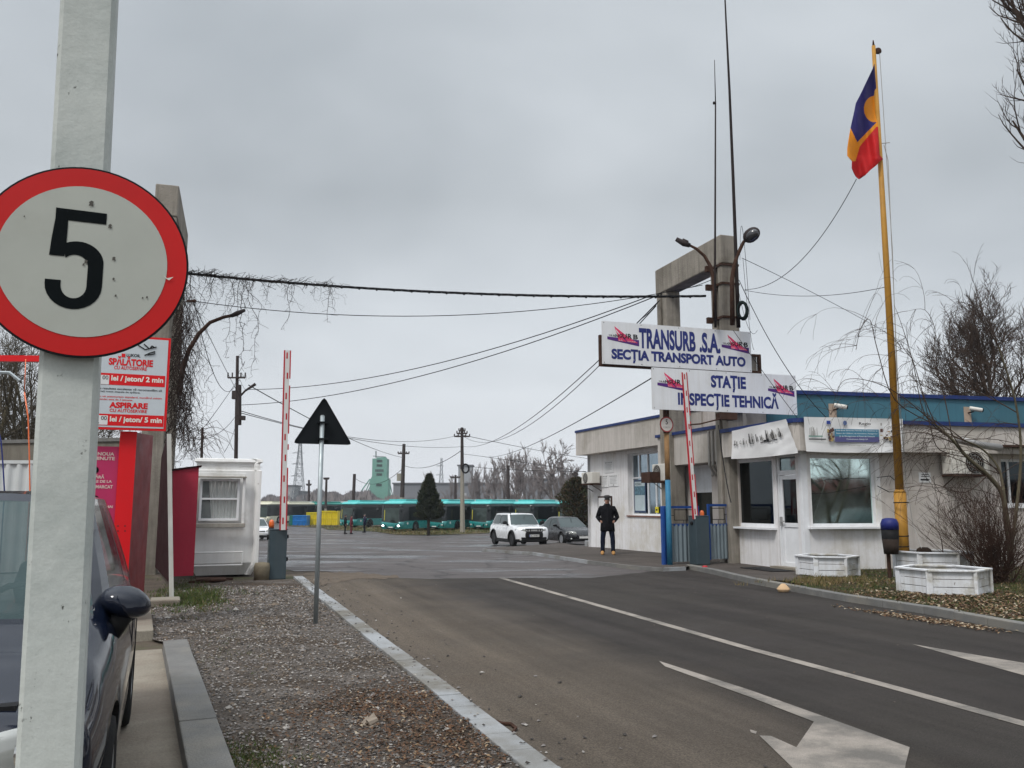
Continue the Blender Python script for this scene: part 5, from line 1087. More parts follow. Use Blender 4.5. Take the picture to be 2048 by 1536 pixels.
# ------------------------------------------------------------------ triangle sign seen from behind
tb_ = G(631, 1247, .03); zt_ = P(645, 832, tb_.y); r = thing('warning_sign', tuple(tb_), 'black back of a triangular road sign on a thin galvanised post standing in the gravel', 'road sign')
pt_ = MB().m(m_galv).smooth(); tp_ = Vector((P(645, 830, tb_.y).x, tb_.y, zt_.z)); pt_.tube([tb_ - UP * .05, tp_], .032, 16); pt_.tube([tp_, tp_ + UP * .012], [.033, .02], 16); part('post', pt_, r)
tri = MB().m(m_sback); a, b, c = P(645, 793, tb_.y + .05), P(591, 890, tb_.y + .05), P(700, 887, tb_.y + .05); ctr = (a + b + c) / 3; m_ = (b + c) / 2; hs_ = (a.z - (b.z + c.z) / 2); half = ((c.x - b.x) / 2) / e71.x
def rtri(k, off):
    P3 = [Vector((0, hs_ * 2 / 3, 0)), Vector((-half, -hs_ / 3, 0)), Vector((half, -hs_ / 3, 0))]; o = []
    for i in range(3):
        p = P3[i] * k; q0 = P3[i - 1] * k; q1 = P3[(i + 1) % 3] * k; rr = .055; A = p + (q0 - p).normalized() * rr; B = p + (q1 - p).normalized() * rr
        o += [A, A * .35 + B * .35 + p * .30, B] if 0 else [A.lerp(B, 0), (A + B) / 4 + p / 2, B]
    cc_ = Vector((m_.x, tb_.y + .05, (b.z + c.z) / 2 + hs_ / 3)); return [cc_ + e71 * v.x + UP * v.y + n71 * off for v in o]
tri.slab(rtri(1, 0)[::-1], n71 * -1, .004); o_, i_ = rtri(1, .012), rtri(.96, .012); o2 = rtri(1, 0)
for k in range(9): j = (k + 1) % 9; tri.add([o2[k], o2[j], o_[j], o_[k], i_[j], i_[k]], [(0, 1, 2, 3), (3, 2, 4, 5)])
lb = P(612, 880, tb_.y); tri.m(m_plate).obox(lb + n71 * .0, e71, n71, UP, .028, .004, .018); part('sign_panel', tri, r)
for v in (845, 878): bk = MB().m(m_sback); p = P(646, v, tb_.y); bk.obox(Vector((p.x, tb_.y, p.z)), e71, n71, UP, .07, .042, .012); part('bracket', bk, r)

# ------------------------------------------------------------------ barriers
m_cab = mat('barrier_grey', (.045, .066, .078), .5, var=.08, scale=3, streak=(.08, .085, .085), samt=.3); m_boom = mat('boom_white', (.62, .62, .60), .5, var=.06, scale=3, streak=(.45, .42, .38), samt=.3); m_bred = mat('boom_red', (.42, .02, .03), .45); m_oran = mat('orange_lens', (.75, .14, .02), .3, coat=.5)
def barrier(bp, hw_, hh, b0, b1, label, lamp, torn):
    r = thing('gate_barrier', tuple(bp), label, 'barrier', 'gate barriers'); c = MB().m(m_cab); c.obox(bp + UP * hh / 2, e71, n71, UP, hw_, .17, hh / 2 - .003); c.obox(bp + UP * (hh + .012), e71, n71, UP, hw_ + .008, .178, .015)
    part('cabinet', c, r, bev=.02); d_ = MB().m(m_black)
    for z_ in (hh * .86, hh * .4): d_.cyl(bp + e71 * hw_ + UP * z_, bp + e71 * (hw_ + .05) + UP * z_, .05, .04, 10)
    d_.cyl(bp - e71 * hw_ + UP * hh * .86, bp - e71 * (hw_ + .04) + UP * hh * .86, .05, .04, 10); part('hinge_cap', d_, r)
    bo = MB().m(m_boom); L_ = b1 - b0; u_ = L_.normalized(); s_ = (e71 - u_ * e71.dot(u_)).normalized(); n_ = u_.cross(s_); bo.obox(b0 + L_ / 2, s_, n_, u_, .05, .02, L_.length / 2)
    part('boom', bo, r); ed = MB().m(m_bred); ln_ = L_.length
    for s2 in (-1, 1):
        for a, b in (((0, 1),) if s2 < 0 else torn): m_ = b0 + u_ * ln_ * (a + b) / 2; ed.obox(m_ + s_ * s2 * .064, s_, n_, u_, .0135, .024, ln_ * (b - a) / 2)
    for k in range(9): m_ = b0 + u_ * ln_ * (.05 + .115 * k); ed.obox(m_ + s_ * (.01 if k % 2 else -.008), s_, n_, u_, .016, .023, .07)
    part('boom_edge', ed, r); lm = MB().m(m_oran).smooth().lathe(lamp, [(.055, 0), (.06, .06), (.055, .13), (.035, .17), (.004, .18)], UP, 16); lm.m(m_black).lathe(lamp - UP * .03, [(.06, 0), (.06, .03)], UP, 16); part('beacon', lm, r)
    return r
bl = G(552, 1158); hl_ = P(552, 1058, bl.y).z
barrier(Vector((bl.x, bl.y, 0)), .185, hl_ - .02, P(566, 1060, bl.y - .2), P(575, 701, bl.y - .2), 'raised red and white barrier with dark grey cabinet beside the guard booth', P(543, 1050, bl.y + .1) - UP * .06, ((.0, .34), (.44, .47), (.53, .80), (.84, 1)))
br_ = G(1400, 1133, .05); hr_ = P(1400, 1037, br_.y).z - .05
barrier(Vector((br_.x, br_.y, .10)), .2, hr_, P(1391, 1038, br_.y - .2), P(1368, 745, br_.y - .2), 'raised red and white barrier with dark grey cabinet before the gatehouse', P(1404, 1030, br_.y + .1) - UP * .06, ((.0, .30), (.36, .66), (.70, 1)))

# ------------------------------------------------------------------ small gate, posts
m_gblue = mat('gate_blue', (.012, .06, .25), .5, var=.15, scale=4, streak=(.03, .05, .12), samt=.3); m_corr = mat('corrugated_grey', (.19, .235, .26), .5, metal=.2, var=.08, streak=(.11, .12, .12), samt=.5); m_ochre = mat('ochre_wood', (.23, .13, .055), .8, var=.2, scale=5, streak=(.09, .06, .04), samt=.5); m_sky_b = mat('faded_blue', (.03, .16, .28), .6, var=.15, scale=5)
def corr(mb, a, b, z0, z1, n_, amp=.018, per=.13):
    L_ = (b - a).length; e_ = (b - a).normalized(); k = max(8, int(L_ / per * 8)); f = lambda t: amp * max(-1, min(1, 1.8 * sin(2 * pi * t / per)))
    r0 = [a + e_ * (L_ * i / k) + n_ * f(L_ * i / k) for i in range(k + 1)]
    vs = [p + UP * z0 for p in r0] + [p + UP * z1 for p in r0]; mb.add(vs, [(i, i + 1, k + 2 + i, k + 1 + i) for i in range(k)])
    vs = [p + UP * z0 - n_ * .006 for p in r0] + [p + UP * z1 - n_ * .006 for p in r0]; mb.add(vs, [(i + 1, i, k + 1 + i, k + 2 + i) for i in range(k)])
gp = G(1333, 1137); gy = gp.y
gpost = thing('sign_post', tuple(gp), 'thin pole, ochre above and blue below, standing under the name boards', 'post')
pb_ = MB().m(m_sky_b).smooth(); x_ = gp.x + .02; zA, zB, zC = P(1333, 960, gy).z, P(1333, 867, gy).z, P(1333, 800, gy).z; pb_.cyl((x_ + .05, gy - .1, 0), (x_ + .05, gy - .1, zA), .075, .07, 10); pb_.m(m_ochre).cyl((x_ + .05, gy - .1, zA), (x_ + .05, gy - .1, zB), .07, .065, 10); pb_.m(m_rust).box(x_ - .02, gy - .17, zB, x_ + .12, gy - .03, zC); part('pole', pb_, gpost)
gt = thing('yard_gate', tuple(gp), 'blue steel pedestrian gate with grey corrugated lower panels and open wire squares above', 'gate')
gm_ = MB().m(m_gblue)
pc = Vector((gp.x - .02, gp.y, 0)); hz = P(1333, 1012, gy).z
for k in (-1, 0, 1): gm_.obox(pc + e71 * .075 * k + n71 * (.03 if k else 0) + UP * hz / 2, e71, n71, UP, .034, .05, hz / 2 - .003 * abs(k))
part('gate_post', gm_, gt, bev=.008)
def leaf_(p0, p1, z0, zm_, z1, nm, mk):
    e_ = (p1 - p0).normalized(); n_ = Vector((e_.y, -e_.x, 0)); f = MB().m(m_gblue)
    for p in (p0, p1): f.obox(p + UP * (z0 + z1) / 2, e_, n_, UP, .03, .025, (z1 - z0) / 2)
    for z_ in (z1 - .03, zm_): f.obox((p0 + p1) / 2 + UP * z_, e_, n_, UP, (p1 - p0).length / 2 - .03, .022, .03)
    w_ = (p1 - p0).length; c = (p0 + p1) / 2; ra = [c + e_ * w_ * a + UP * b for a, b in ((-.33, lerp(zm_, z1, .25)), (.33, lerp(zm_, z1, .25)), (.33, lerp(zm_, z1, .8)), (-.33, lerp(zm_, z1, .8)), (-.33, lerp(zm_, z1, .25)))]
    f.m(m_sback).tube(ra, .012, 4); f.tube([c + UP * zm_, c + UP * lerp(zm_, z1, .25)], .01, 4); f.tube([p0 + UP * lerp(zm_, z1, .5), c - e_ * w_ * .33 + UP * lerp(zm_, z1, .5)], .01, 4); f.tube([p1 + UP * lerp(zm_, z1, .5), c + e_ * w_ * .33 + UP * lerp(zm_, z1, .5)], .01, 4)
    o = part(nm, f, gt); q = MB().m(m_corr).smooth(); corr(q, p0 + e_ * .03 + n_ * .03, p1 - e_ * .03 + n_ * .03, z0 + .02, zm_ + .01, n_); part('corrugated_panel', q, o)
ga = pc + e71 * .15; gb = ga + e71 * .86; leaf_(ga, gb, .14, P(1365, 1050, gy).z, P(1365, 1012, gy).z, 'gate_leaf', 1)
g2 = G(1462, 1126, .1); g1 = G(1428, 1122, .1); p2 = Vector((g2.x - .05, g2.y, 0)); p1 = Vector((G(1420, 1128, .1).x, G(1420, 1128, .1).y, 0)); leaf_(p1, p2, .2, P(1440, 1050, p1.y).z, P(1440, 1008, p1.y).z, 'gate_leaf', 1)
q = MB().m(m_gblue); q.obox(p2 + e71 * .09 + UP * .95, e71, n71, UP, .05, .06, .95); q.m(mat('dark_purple', (.03, .015, .08), .6)).obox(p2 + e71 * .18 + UP * .9, e71, n71, UP, .03, .05, .9); part('gate_post', q, gt, bev=.006)
# small round sign on the pole
c = P(1333, 849, gy - .2); r = thing('speed_limit_sign', tuple(c), 'small round weathered sign reading 5 KM/H hung on the thin gate pole', 'road sign'); d_ = MB(); Xs = Face(c - e71 * .2 - UP * .2, e71, UP); cs = lambda rr, n=32: [(.2 + rr * cos(2 * pi * k / n), .2 + rr * sin(2 * pi * k / n)) for k in range(n)]
d_.m(m_rust).slab([Xs.p(x, y, 0) for x, y in cs(.205)], Xs.n, .006); fpoly(d_, Xs, cs(.200), mat('faded_red', (.28, .05, .05), .7), .008); fpoly(d_, Xs, cs(.168), mat('faded_white', (.50, .47, .44), .7), .010)
write(d_, Xs, '5', .165, .20, .235, .33, m_ink, .01, .013); write(d_, Xs, 'KM/H', .10, .10, .30, .155, m_tile, .01, .013); part('sign_disc', d_, r)

# ------------------------------------------------------------------ guard booth
m_booth = mat('booth_white', (.74, .74, .73), .55, var=.04, scale=2, col2=(.54, .53, .50), amt=.3, streak=(.46, .43, .38), samt=.3); m_boothd = mat('booth_dirty_trim', (.34, .32, .28), .7, var=.15, scale=6, streak=(.15, .12, .09), samt=.6)
bq = G(527, 1154); bz = P(515, 1156, bq.y).z; ebq = Fr((bq.x, bq.y), -e71, n71)     # t runs to the left
tl0 = ebq.hit(384, 1050)[0]; zt0 = ebq.hit(450, 921)[1]; zb_ = .12
bo = thing('guard_booth', tuple(bq), 'white moulded guard booth with curtained window on the left of the gate', 'booth')
b_ = MB().m(m_booth); dpt = 2.2
def bring(z, ins, r_=.13):
    pts = []
    for cx, cy, a0 in ((r_ + ins, -ins - r_, 90), (tl0 - r_ - ins, -ins - r_, 0), (tl0 - r_ - ins, -dpt + r_ + ins, -90), (r_ + ins, -dpt + r_ + ins, 180)):
        for k in range(5): a = radians(a0 - 90 * k / 4 if 0 else a0 - 22.5 * k); pts.append((cx + r_ * cos(a), cy + r_ * sin(a)))
    return [ebq.w(x, y, z) for x, y in pts]
w0, wz_0 = ebq.hit(477, 1041); w1_, wz_1 = ebq.hit(401, 957)
b_.loft([bring(.05, .14), bring(zb_ + .10, .05), bring(zb_ + .2, 0), bring(zt0 - .22, 0), bring(zt0 - .20, .03), bring(zt0 - .06, .04), bring(zt0 - .02, -.02), bring(zt0 + .04, .0), bring(zt0 + .06, .1)], (True, True))
bw = part('wall', b_, bo); cutm = MB().m(m_boothd); cutm.fbox(ebq, w0, w1_, -.5, .4, wz_0, wz_1); bolcut(bw, mkobj('cutter', cutm, None, (0, 0, 0)))
tr = MB().m(m_booth)
for a, b, c_, d_ in ((w0 - .12, w1_ + .12, wz_1 + .05, wz_1 + .13), (w0 - .12, w0 - .06, wz_0 - .13, wz_1 + .05), (w1_ + .06, w1_ + .12, wz_0 - .13, wz_1 + .05)): tr.fbox(ebq, a, b, -.01, .045, c_, d_)
ba, bz_a = ebq.hit(485, 1131); bb_, bz_b = ebq.hit(388, 1104)
for a, b, c_, d_ in ((ba, bb_, bz_a, bz_a + .035), (ba, bb_, bz_b - .035, bz_b), (ba, ba + .035, bz_a + .035, bz_b - .035)): tr.fbox(ebq, a, b, -.01, .03, c_, d_)
part('moulding', tr, bo, bev=.01)
sm_ = MB().m(m_boothd); sm_.fbox(ebq, w0 - .14, w1_ + .10, -.01, .10, wz_0 - .15, wz_0 - .06); sm_.fbox(ebq, w0 - .13, w1_ + .12, -.01, .12, wz_1 + .02, wz_1 + .05); part('sill', sm_, bo, bev=.008)
wf = window(bo, ebq, w0, w1_, wz_0, wz_1, -.05, trans=((lerp(wz_0, wz_1, .52), w0 + .05, w1_ - .05),), fw=.05, sill=False, glass=None)
for ch in [x for x in bpy.data.objects if x.parent == wf]: bpy.data.objects.remove(ch)
mgl = mat('clear_glass', (.5, .55, .55), .03, var=.0); mgl.node_tree.nodes['Principled BSDF'].inputs['Alpha'].default_value = .16
gl_ = MB().m(mgl).fbox(ebq, w0 + .04, w1_ - .04, -.075, -.07, wz_0 + .04, wz_1 - .04); part('pane', gl_, wf)
inn_ = MB().m(m_dark).fbox(ebq, w0 - .02, w1_ + .02, -.46, -.44, wz_0 - .02, wz_1 + .02); part('interior', inn_, bo)
cu = MB().m(mat('curtain', (.62, .62, .60), .9, var=.08, scale=12)).smooth(); n_ = 60; wc0, wc1 = w0 + .03, lerp(w0, w1_, .78)
def cpt(f, z): x = lerp(wc0, wc1 - (.10 * (wz_1 - z)) * f, f); return ebq.w(x, -.2 + .025 * sin(f * 50) + .012 * sin(f * 23 + z * 4), z)
zs_ = [lerp(wz_0 + .02, wz_1, k / 10) for k in range(11)]
for z in zs_:
    for i in range(n_ + 1): cu.V.append(tuple(cpt(i / n_, z - (.05 * abs(sin(i / n_ * 9)) if z < wz_0 + .1 else 0))))
for j in range(10):
    for i in range(n_): k = j * (n_ + 1) + i; cu.face((k, k + 1, k + n_ + 2, k + n_ + 1))
part('curtain', cu, bo)
X = Face(ebq.w(.62, .004, zt0 - .17), e71, UP); tx = MB(); write(tx, X, 'CONTAINERE & MODULE', 0, .02, .5, .05, m_tile, 0, .004); 
part('roof_lettering', tx, bo)
pa = MB().m(m_rust); q = G(425, 1165)
for k in range(2): pa.obox(Vector((q.x - .25 + .32 * k, q.y + .15, .06)), e71, n71, UP, .15, .3, .015)
for k in (-.2, .3): pa.obox(Vector((q.x - .1, q.y + .15 + k, .025)), e71, n71, UP, .36, .04, .024)
solo('pallet', pa, 'small wooden pallet on the ground in front of the guard booth', 'pallet')
bb = MB().m(mat('block_concrete', (.20, .17, .12), .9, var=.2, bump=.6)).smooth(); q = G(523, 1160); bb.lathe(q, [(.16, 0), (.17, .28), (.15, .36), (.02, .38)], UP, 16); solo('concrete_block', bb, 'stubby brown concrete block at the right foot of the guard booth', 'block')
# red sheet shed
m_shed = mat('shed_red', (.40, .028, .056), .6, var=.08, scale=1.5, streak=(.20, .03, .045), samt=.4, bump=.2, bscale=8); m_shedd = mat('shed_dark_red', (.024, .004, .006), .75, var=.2, streak=(.03, .01, .01), samt=.5)
q0 = G(345, 1172); FSH = Fr((q0.x, q0.y), e71, n71); p = [FSH.hit(u, v) for u, v in ((345, 1153), (387, 1151), (398, 934), (345, 942))]
sh = MB().m(m_shed); pts = [FSH.w(t, 0, max(z, .03)) for t, z in p]; sh.slab(pts[::-1], -n71, .35); so = thing('tool_shed', tuple(q0), 'narrow red sheet metal shed wedged beside the guard booth', 'shed'); part('wall', sh, so)
rf_ = MB().m(m_shedd).slab([FSH.w(p[3][0] - .06, .04, p[3][1] + .004), FSH.w(p[2][0] + .05, .04, p[2][1] + .004), FSH.w(p[2][0] + .05, .04, p[2][1] + .035), FSH.w(p[3][0] - .06, .04, p[3][1] + .035)], -n71, .42); part('roof', rf_, so)
# open leaf of the big gate, dark red, on a pale post
ga_, gb_ = G(339, 1188, .0), G(309, 1150, .0); fh = lambda u, v, Y: P(u, v, Y)
lf = thing('swung_gate_leaf', tuple(ga_), 'dark red sheet gate leaf with pale steel edge standing open left of the red shed', 'gate'); m1 = MB().m(m_shedd); za, zb1 = P(333, 868, ga_.y).z, P(311, 915, gb_.y).z
dd_ = (gb_ - ga_).normalized(); nn_ = Vector((dd_.y, -dd_.x, 0)); m1.slab([Vector((ga_.x, ga_.y, .18)), Vector((gb_.x, gb_.y, .18)), Vector((gb_.x, gb_.y, zb1)), Vector((P(335, 868, ga_.y).x, ga_.y, za))], nn_, .03); part('sheet', m1, lf)
pq = G(345, 1207); m2 = MB().m(mat('pale_post', (.50, .51, .48), .6, streak=(.25, .18, .12), samt=.4)); tp = P(338, 868, pq.y); bt_ = Vector((pq.x - .015, pq.y, 0)); ax2 = (tp - bt_).normalized(); m2.obox((bt_ + tp) / 2, e71, n71, ax2, .035, .035, (tp - bt_).length / 2); part('edge_post', m2, lf)
cb = MB().m(m_conc); q = G(330, 1212); cb.obox(Vector((q.x, q.y, .06)), e71, n71, UP, .22, .25, .06); solo('concrete_footing', cb, 'cracked concrete footing under the pale post of the red gate leaf', 'footing', bev=.02)

# ------------------------------------------------------------------ car wash pylon, price board, boom, hoses
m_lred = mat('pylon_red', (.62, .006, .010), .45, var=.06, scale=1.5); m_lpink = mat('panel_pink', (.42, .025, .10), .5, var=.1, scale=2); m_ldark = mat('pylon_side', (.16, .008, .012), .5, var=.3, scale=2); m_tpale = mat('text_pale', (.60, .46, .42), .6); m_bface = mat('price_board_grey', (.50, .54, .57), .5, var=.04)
YB = 11.0; FB_ = Fr(P(262, 760, YB), e71, n71); FPY = Fr(P(262, 1000, YB + .18), e71, n71)
t0 = FB_.hit(172, 768)[0]; t1 = FB_.hit(337, 768)[0]; z0 = FB_.hit(255, 860)[1]; z1 = FB_.hit(255, 671)[1]
pbd = thing('price_board', tuple(FB_.w(t1, 0, z0)), 'red-rimmed self service car wash price board behind the speed limit post', 'price board')
b_ = MB().m(m_lred).fbox(FB_, t0, t1, -.05, .0, z0, z1); W_, H_ = t1 - t0, z1 - z0; X = Face(FB_.w(t0, 0, z0), e71, UP)
frect(b_, X, .03, .03, W_ - .03, H_ - .03, m_bface, .003)
def bx_(u, v): t, z = FB_.hit(u, v); return t - t0, z - z0
def bb_(u0, v0, u1, v1, F_=None):
    um = (u0 + u1) / 2; f = F_ or (lambda u, v: bx_(u, v)); return (f(u0, v1)[0], f(um, v1)[1]), (f(u1, v0)[0], f(um, v0)[1])
def wr(s_, u0, v0, u1, v1, m_, bold=.03): a, b = bb_(u0, v0, u1, v1); write(b_, X, s_, a[0], a[1], b[0], b[1], m_, bold, .006)
wr('LUKOIL', 253, 708, 281, 714, m_ink); a, b = bx_(243, 714.5), bx_(251, 707.5); frect(b_, X, a[0], a[1], b[0], b[1], m_lred, .006)
wr('SPĂLĂTORIE', 217, 713.5, 307, 732, m_lred, .045); wr('CU AUTOSERVIRE', 228, 733, 294, 740, m_lred, .02)
for v0, v1, s_, m3 in ((748, 771, 'lei / jeton/ 2 min', 0), (829, 852, 'lei / jeton/ 5 min', 0)):
    a, b = bb_(174, v0, 331 if v0 < 800 else 328, v1); frect(b_, X, max(a[0], .03), a[1], b[0], b[1], m_lred, .005); a, b = bb_(176, v0 + 1.5, 219 if v0 < 800 else 216, v1 - 3); frect(b_, X, max(a[0], .035), a[1], b[0], b[1], m_paper, .007)
    o = 0 if v0 < 800 else -3; aa, bb2 = bb_(222 + o, v0 + 5, 327 + o, v1 - 4); write(b_, X, s_, aa[0], aa[1], bb2[0], bb2[1], mat('text_cream', (.72, .68, .62), .6), .035, .007)
    aa, bb2 = bb_(205 + o, v0 + 3, 217 + o, v0 + 11); write(b_, X, '00', aa[0], aa[1], bb2[0], bb2[1], m_ink, .0, .009); aa, bb2 = bb_(178 + o, v0 + 5, 202 + o, v1 - 4); write(b_, X, '5,', aa[0], aa[1], bb2[0], bb2[1], m_ink, .02, .009)
for v, s_, m3, e_ in ((776, 'Pentru rezultate excelente vă recomandăm să', m_ink, 324), (781.5, 'parcurgeți toate etapele de spălare.', m_ink, 281), (792, 'Pentru un autoturism standard, numărul minim', m_lred, 324), (797, 'recomandat este de 3 jetoane.', m_lred, 266)): wr(s_, 182, v, e_, v + 4.5, m3, .015)
wr('ASPIRARE', 218, 805, 296, 817, m_lred, .05); wr('CU AUTOSERVIRE', 219, 818.5, 294, 825, m_lred, .02)
b_.m(m_ink)
for pl_ in (((276, 690), (290, 699), (300, 697), (313, 694)), ((300, 697), (304, 692), (308, 694)), ((288, 688), (298, 697)), ((289, 711), (300, 706), (310, 703), (309, 708), (296, 710))):
    pts = []
    for u, v in pl_: a = bx_(u, v); pts.append(X.p(a[0], a[1], .008))
    b_.tube(pts, .008, 4)
part('panel', b_, pbd)
ta, _ = FPY.hit(232, 1000); tb2, _ = FPY.hit(266, 1000); tc_, _ = FPY.hit(180, 1000)
py = thing('information_pylon', tuple(FPY.w(ta, 0, 0)), 'bright red car wash pylon carrying a pink instruction panel', 'pylon'); c = MB().m(m_lred).fbox(FPY, ta, tb2, -.02, .06, 0, z0 - .01); part('column', c, py)
hol = MB().m(m_ldark)
for du, dv in ((236, 1052), (250, 1052), (236, 1062), (250, 1062)): t_, z_ = FPY.hit(du, dv, .06); hol.disc(FPY.w(t_, .062, z_), e71, UP, .012, 8)
part('bolt_holes', hol, py)
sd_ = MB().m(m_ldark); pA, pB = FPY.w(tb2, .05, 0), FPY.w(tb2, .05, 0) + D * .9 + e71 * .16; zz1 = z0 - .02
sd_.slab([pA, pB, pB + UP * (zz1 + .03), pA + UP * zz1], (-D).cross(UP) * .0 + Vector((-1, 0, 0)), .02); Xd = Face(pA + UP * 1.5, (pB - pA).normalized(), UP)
write(sd_, Face(pA + (pB - pA) * .2 + UP * 1.2, UP, -(pB - pA).normalized()), 'SPĂLĂTORIE', 0, -.3, 1.1, -.12, m_tpale, .04, -.004)
part('side_panel', sd_, py)
pn = MB().m(m_lpink); t_, zp1 = FPY.hit(210, 893); _, zp0 = FPY.hit(210, 1150); pn.fbox(FPY, tc_ - .25, ta - .003, -.03, .02, max(zp0, .1), zp1); X = Face(FPY.w(0, .02, 0), e71, UP)
def wp(s_, u0, v0, u1, v1, m_=m_tpale): a, b = bb_(u0, v0, u1, v1, lambda u, v: FPY.hit(u, v, .02)); write(pn, X, s_, a[0], a[1], b[0], b[1], m_, .03, .004)
for a in (('SPALA NOUA', 160, 904, 229, 911), ('SPALA MINUTE', 150, 913, 230, 920), ('CUMPĂRĂ', 165, 949, 209, 957), ('JETOANELE DE LA', 150, 960, 224, 967), ('APARATUL MARCAT', 145, 970, 226, 977), ('URMEAZĂ ÎNTOCMAI', 145, 1009, 226, 1016), ('CEI PAȘI', 172, 1018, 202, 1026), ('DE SPĂLARE', 150, 1027, 206, 1034), ('ALEGI PROGRAMUL', 150, 1064, 219, 1071), ('ATUNCI', 165, 1075, 220, 1082)): wp(*a)
for v, k in ((940, '1'), (998, '2')):
    t_, z_ = FPY.hit(190, v, .02); pn.m(m_sblk).disc(FPY.w(t_, .024, z_), e71, UP, .045, 18); write(pn, X, k, t_ - .012, z_ - .022, t_ + .012, z_ + .022, m_tpale, .02, .008)
part('instruction_panel', pn, py)
bar = MB().m(m_lred); a, b = P(-120, 716, 11.5), P(86, 718, 11.6); bar.obox((a + b) / 2, (b - a).normalized(), n71, UP, (b - a).length / 2, .04, .042); bar.m(m_galv).tube([P(-40, 744, 11.4), P(20, 746, 11.4), P(40, 762, 11.4)], .025, 6)
br = thing('hose_boom', tuple((a + b) / 2), 'red horizontal hose boom of the car wash at the left edge', 'boom'); part('arm', bar, br)
pst = MB().m(m_lred); q = Vector((a.x, a.y, 0)); pst.obox(q + UP * a.z / 2, e71, n71, UP, .06, .06, a.z / 2); part('post', pst, br)
for u0, v0, u1, v1, m_, nm in ((-6, 850, 9, 985, m_navy, 'thin dark blue wash hose hanging at the left edge'), (49, 785, 60, 985, m_oran, 'thin orange-red wash hose hanging beside the white post')):
    a = P(u0, v0, 11.2); h = MB().m(m_).smooth(); b = P(u1, v1, 11.2); h.tube([a, a.lerp(b, .25) + Vector((.03, 0, 0)), a.lerp(b, .6) + Vector((.02, 0, 0)), b, b + Vector((.02, 0, -1.2))], .009, 6); h.tube([a, a + Vector((-.02, 0, .45))], .006, 4); solo('wash_hose', h, nm, 'hose')

# ------------------------------------------------------------------ planters, bin, flagpole
m_plank = mat('planter_white', (.64, .655, .68), .75, var=.06, scale=4, col2=(.40, .38, .33), amt=.35, streak=(.30, .26, .20), samt=.5, bump=.4, bscale=30); chips(m_booth, 6, .665, (.36, .33, .29)); chips(m_plank, 14, .655, (.20, .17, .13), (1, 1, .5)); m_soil = mat('soil', (.035, .024, .018), .95, var=.3, scale=8, bump=1.5, bscale=25)
def planter(c, R, h, rot, label, sq=.72, miss=None):
    r = thing('planter', tuple(c), label, 'planter', 'hexagonal wooden planters'); V6 = lambda rr, z: [Vector(c) + (e71 * cos(rot + k * pi / 3) + n71 * -sin(rot + k * pi / 3)) * rr + UP * z for k in range(6)]
    w_ = MB().m(m_plank); pst_ = MB().m(m_plank); rim = MB().m(m_plank)
    for k in range(6):
        a0, a1 = V6(R, 0)[k], V6(R, 0)[(k + 1) % 6]; e_ = (a1 - a0).normalized(); n_ = ((a0 + a1) / 2 - Vector(c)); n_ = Vector((n_.x, n_.y, 0)).normalized(); L_ = (a1 - a0).length
        for j in range(3):
            z0_, z1_ = h * j / 3 + .006, h * (j + 1) / 3 - .004
            if j == 0: z0_ = .01
            if k == miss and j > 0: continue
            w_.obox((a0 + a1) / 2 + UP * (z0_ + z1_) / 2 - n_ * .03, e_, n_, UP, L_ / 2 - .03, .014, (z1_ - z0_) / 2)
        pst_ = MB().m(m_plank); pst_.obox(a0 + UP * (h * .5) - (a0 - Vector(c)).normalized() * .02, e_, n_, UP, .05, .028, h * .5); part('post', pst_, r, bev=.004)
        b0_, b1_2 = V6(R + .045, 0)[k], V6(R + .045, 0)[(k + 1) % 6]; i0, i1 = V6(R - .075, 0)[k], V6(R - .075, 0)[(k + 1) % 6]; g_ = (b1_2 - b0_).normalized() * .004
        rim.hexa([b0_ + g_ + UP * h, b1_2 - g_ + UP * h, i1 - g_ + UP * h, i0 + g_ + UP * h] + [p + UP * (h + .03) for p in (b0_ + g_, b1_2 - g_, i1 - g_, i0 + g_)])
    part('planks', w_, r, bev=.004); part('rim', rim, r, bev=.004)
    s = MB().m(m_soil); s.prism([p.xy[:] for p in V6(R - .06, 0)], c[2] + .05, c[2] + h * .62); part('soil', s, r); return r
q = G(1889, 1184, .11); planter((q.x, q.y, .11), .74, .39, .42, 'white hexagonal plank planter nearest the kerb, a twig shadow on its front planks')
q = G(1656, 1150, .11); planter((q.x, q.y, .11), .63, .39, .45, 'white hexagonal plank planter standing apart in front of the glazed door')
q = G(1868, 1156, .11); planter((q.x, q.y + .0, .11), .74, .52, .40, 'white hexagonal plank planter at the foot of the flagpole, half hidden by the nearest one', miss=1)
cl_ = MB().m(m_soil).smooth(); q = P(1848, 1103, 17.9); cl_.ball(q, .16, .14, .10, 10, 6); solo('soil_clod', cl_, 'dark clod of roots on the planter at the foot of the flagpole', 'clod')
stk = MB().m(m_rust).tube([P(1886, 1105, 18.2), P(1883, 1080, 18.2), P(1877, 1063, 18.2)], [.012, .010, .007], 5); solo('stick', stk, 'thin bare stick upright in the planter at the foot of the flagpole', 'stick')
m_fp = mat('flagpole_ochre', (.38, .19, .025), .55, var=.12, scale=3, streak=(.22, .11, .03), samt=.4)
pt0 = Vector((P(1806, 1100, 18.15).x, 18.15, .10)); pt1 = P(1747, 92, 18.15); zj = P(1800, 985, 18.15).z
r = thing('flagpole', tuple(pt0), 'tall ochre flagpole in front of the building', 'flagpole'); mid2 = pt0.lerp(pt1, (zj - .1) / (pt1.z - .1)); f_ = MB().m(m_fp).smooth(); f_.tube([pt0, mid2], .122, 16); f_.tube([mid2 - UP * .004, mid2 + UP * .06], [.124, .09], 16); f_.tube([mid2 + UP * .05, pt1], [.088, .042], 14); f_.m(m_rust).tube([pt1, pt1 + UP * .14], [.03, .012], 8); part('pole', f_, r)
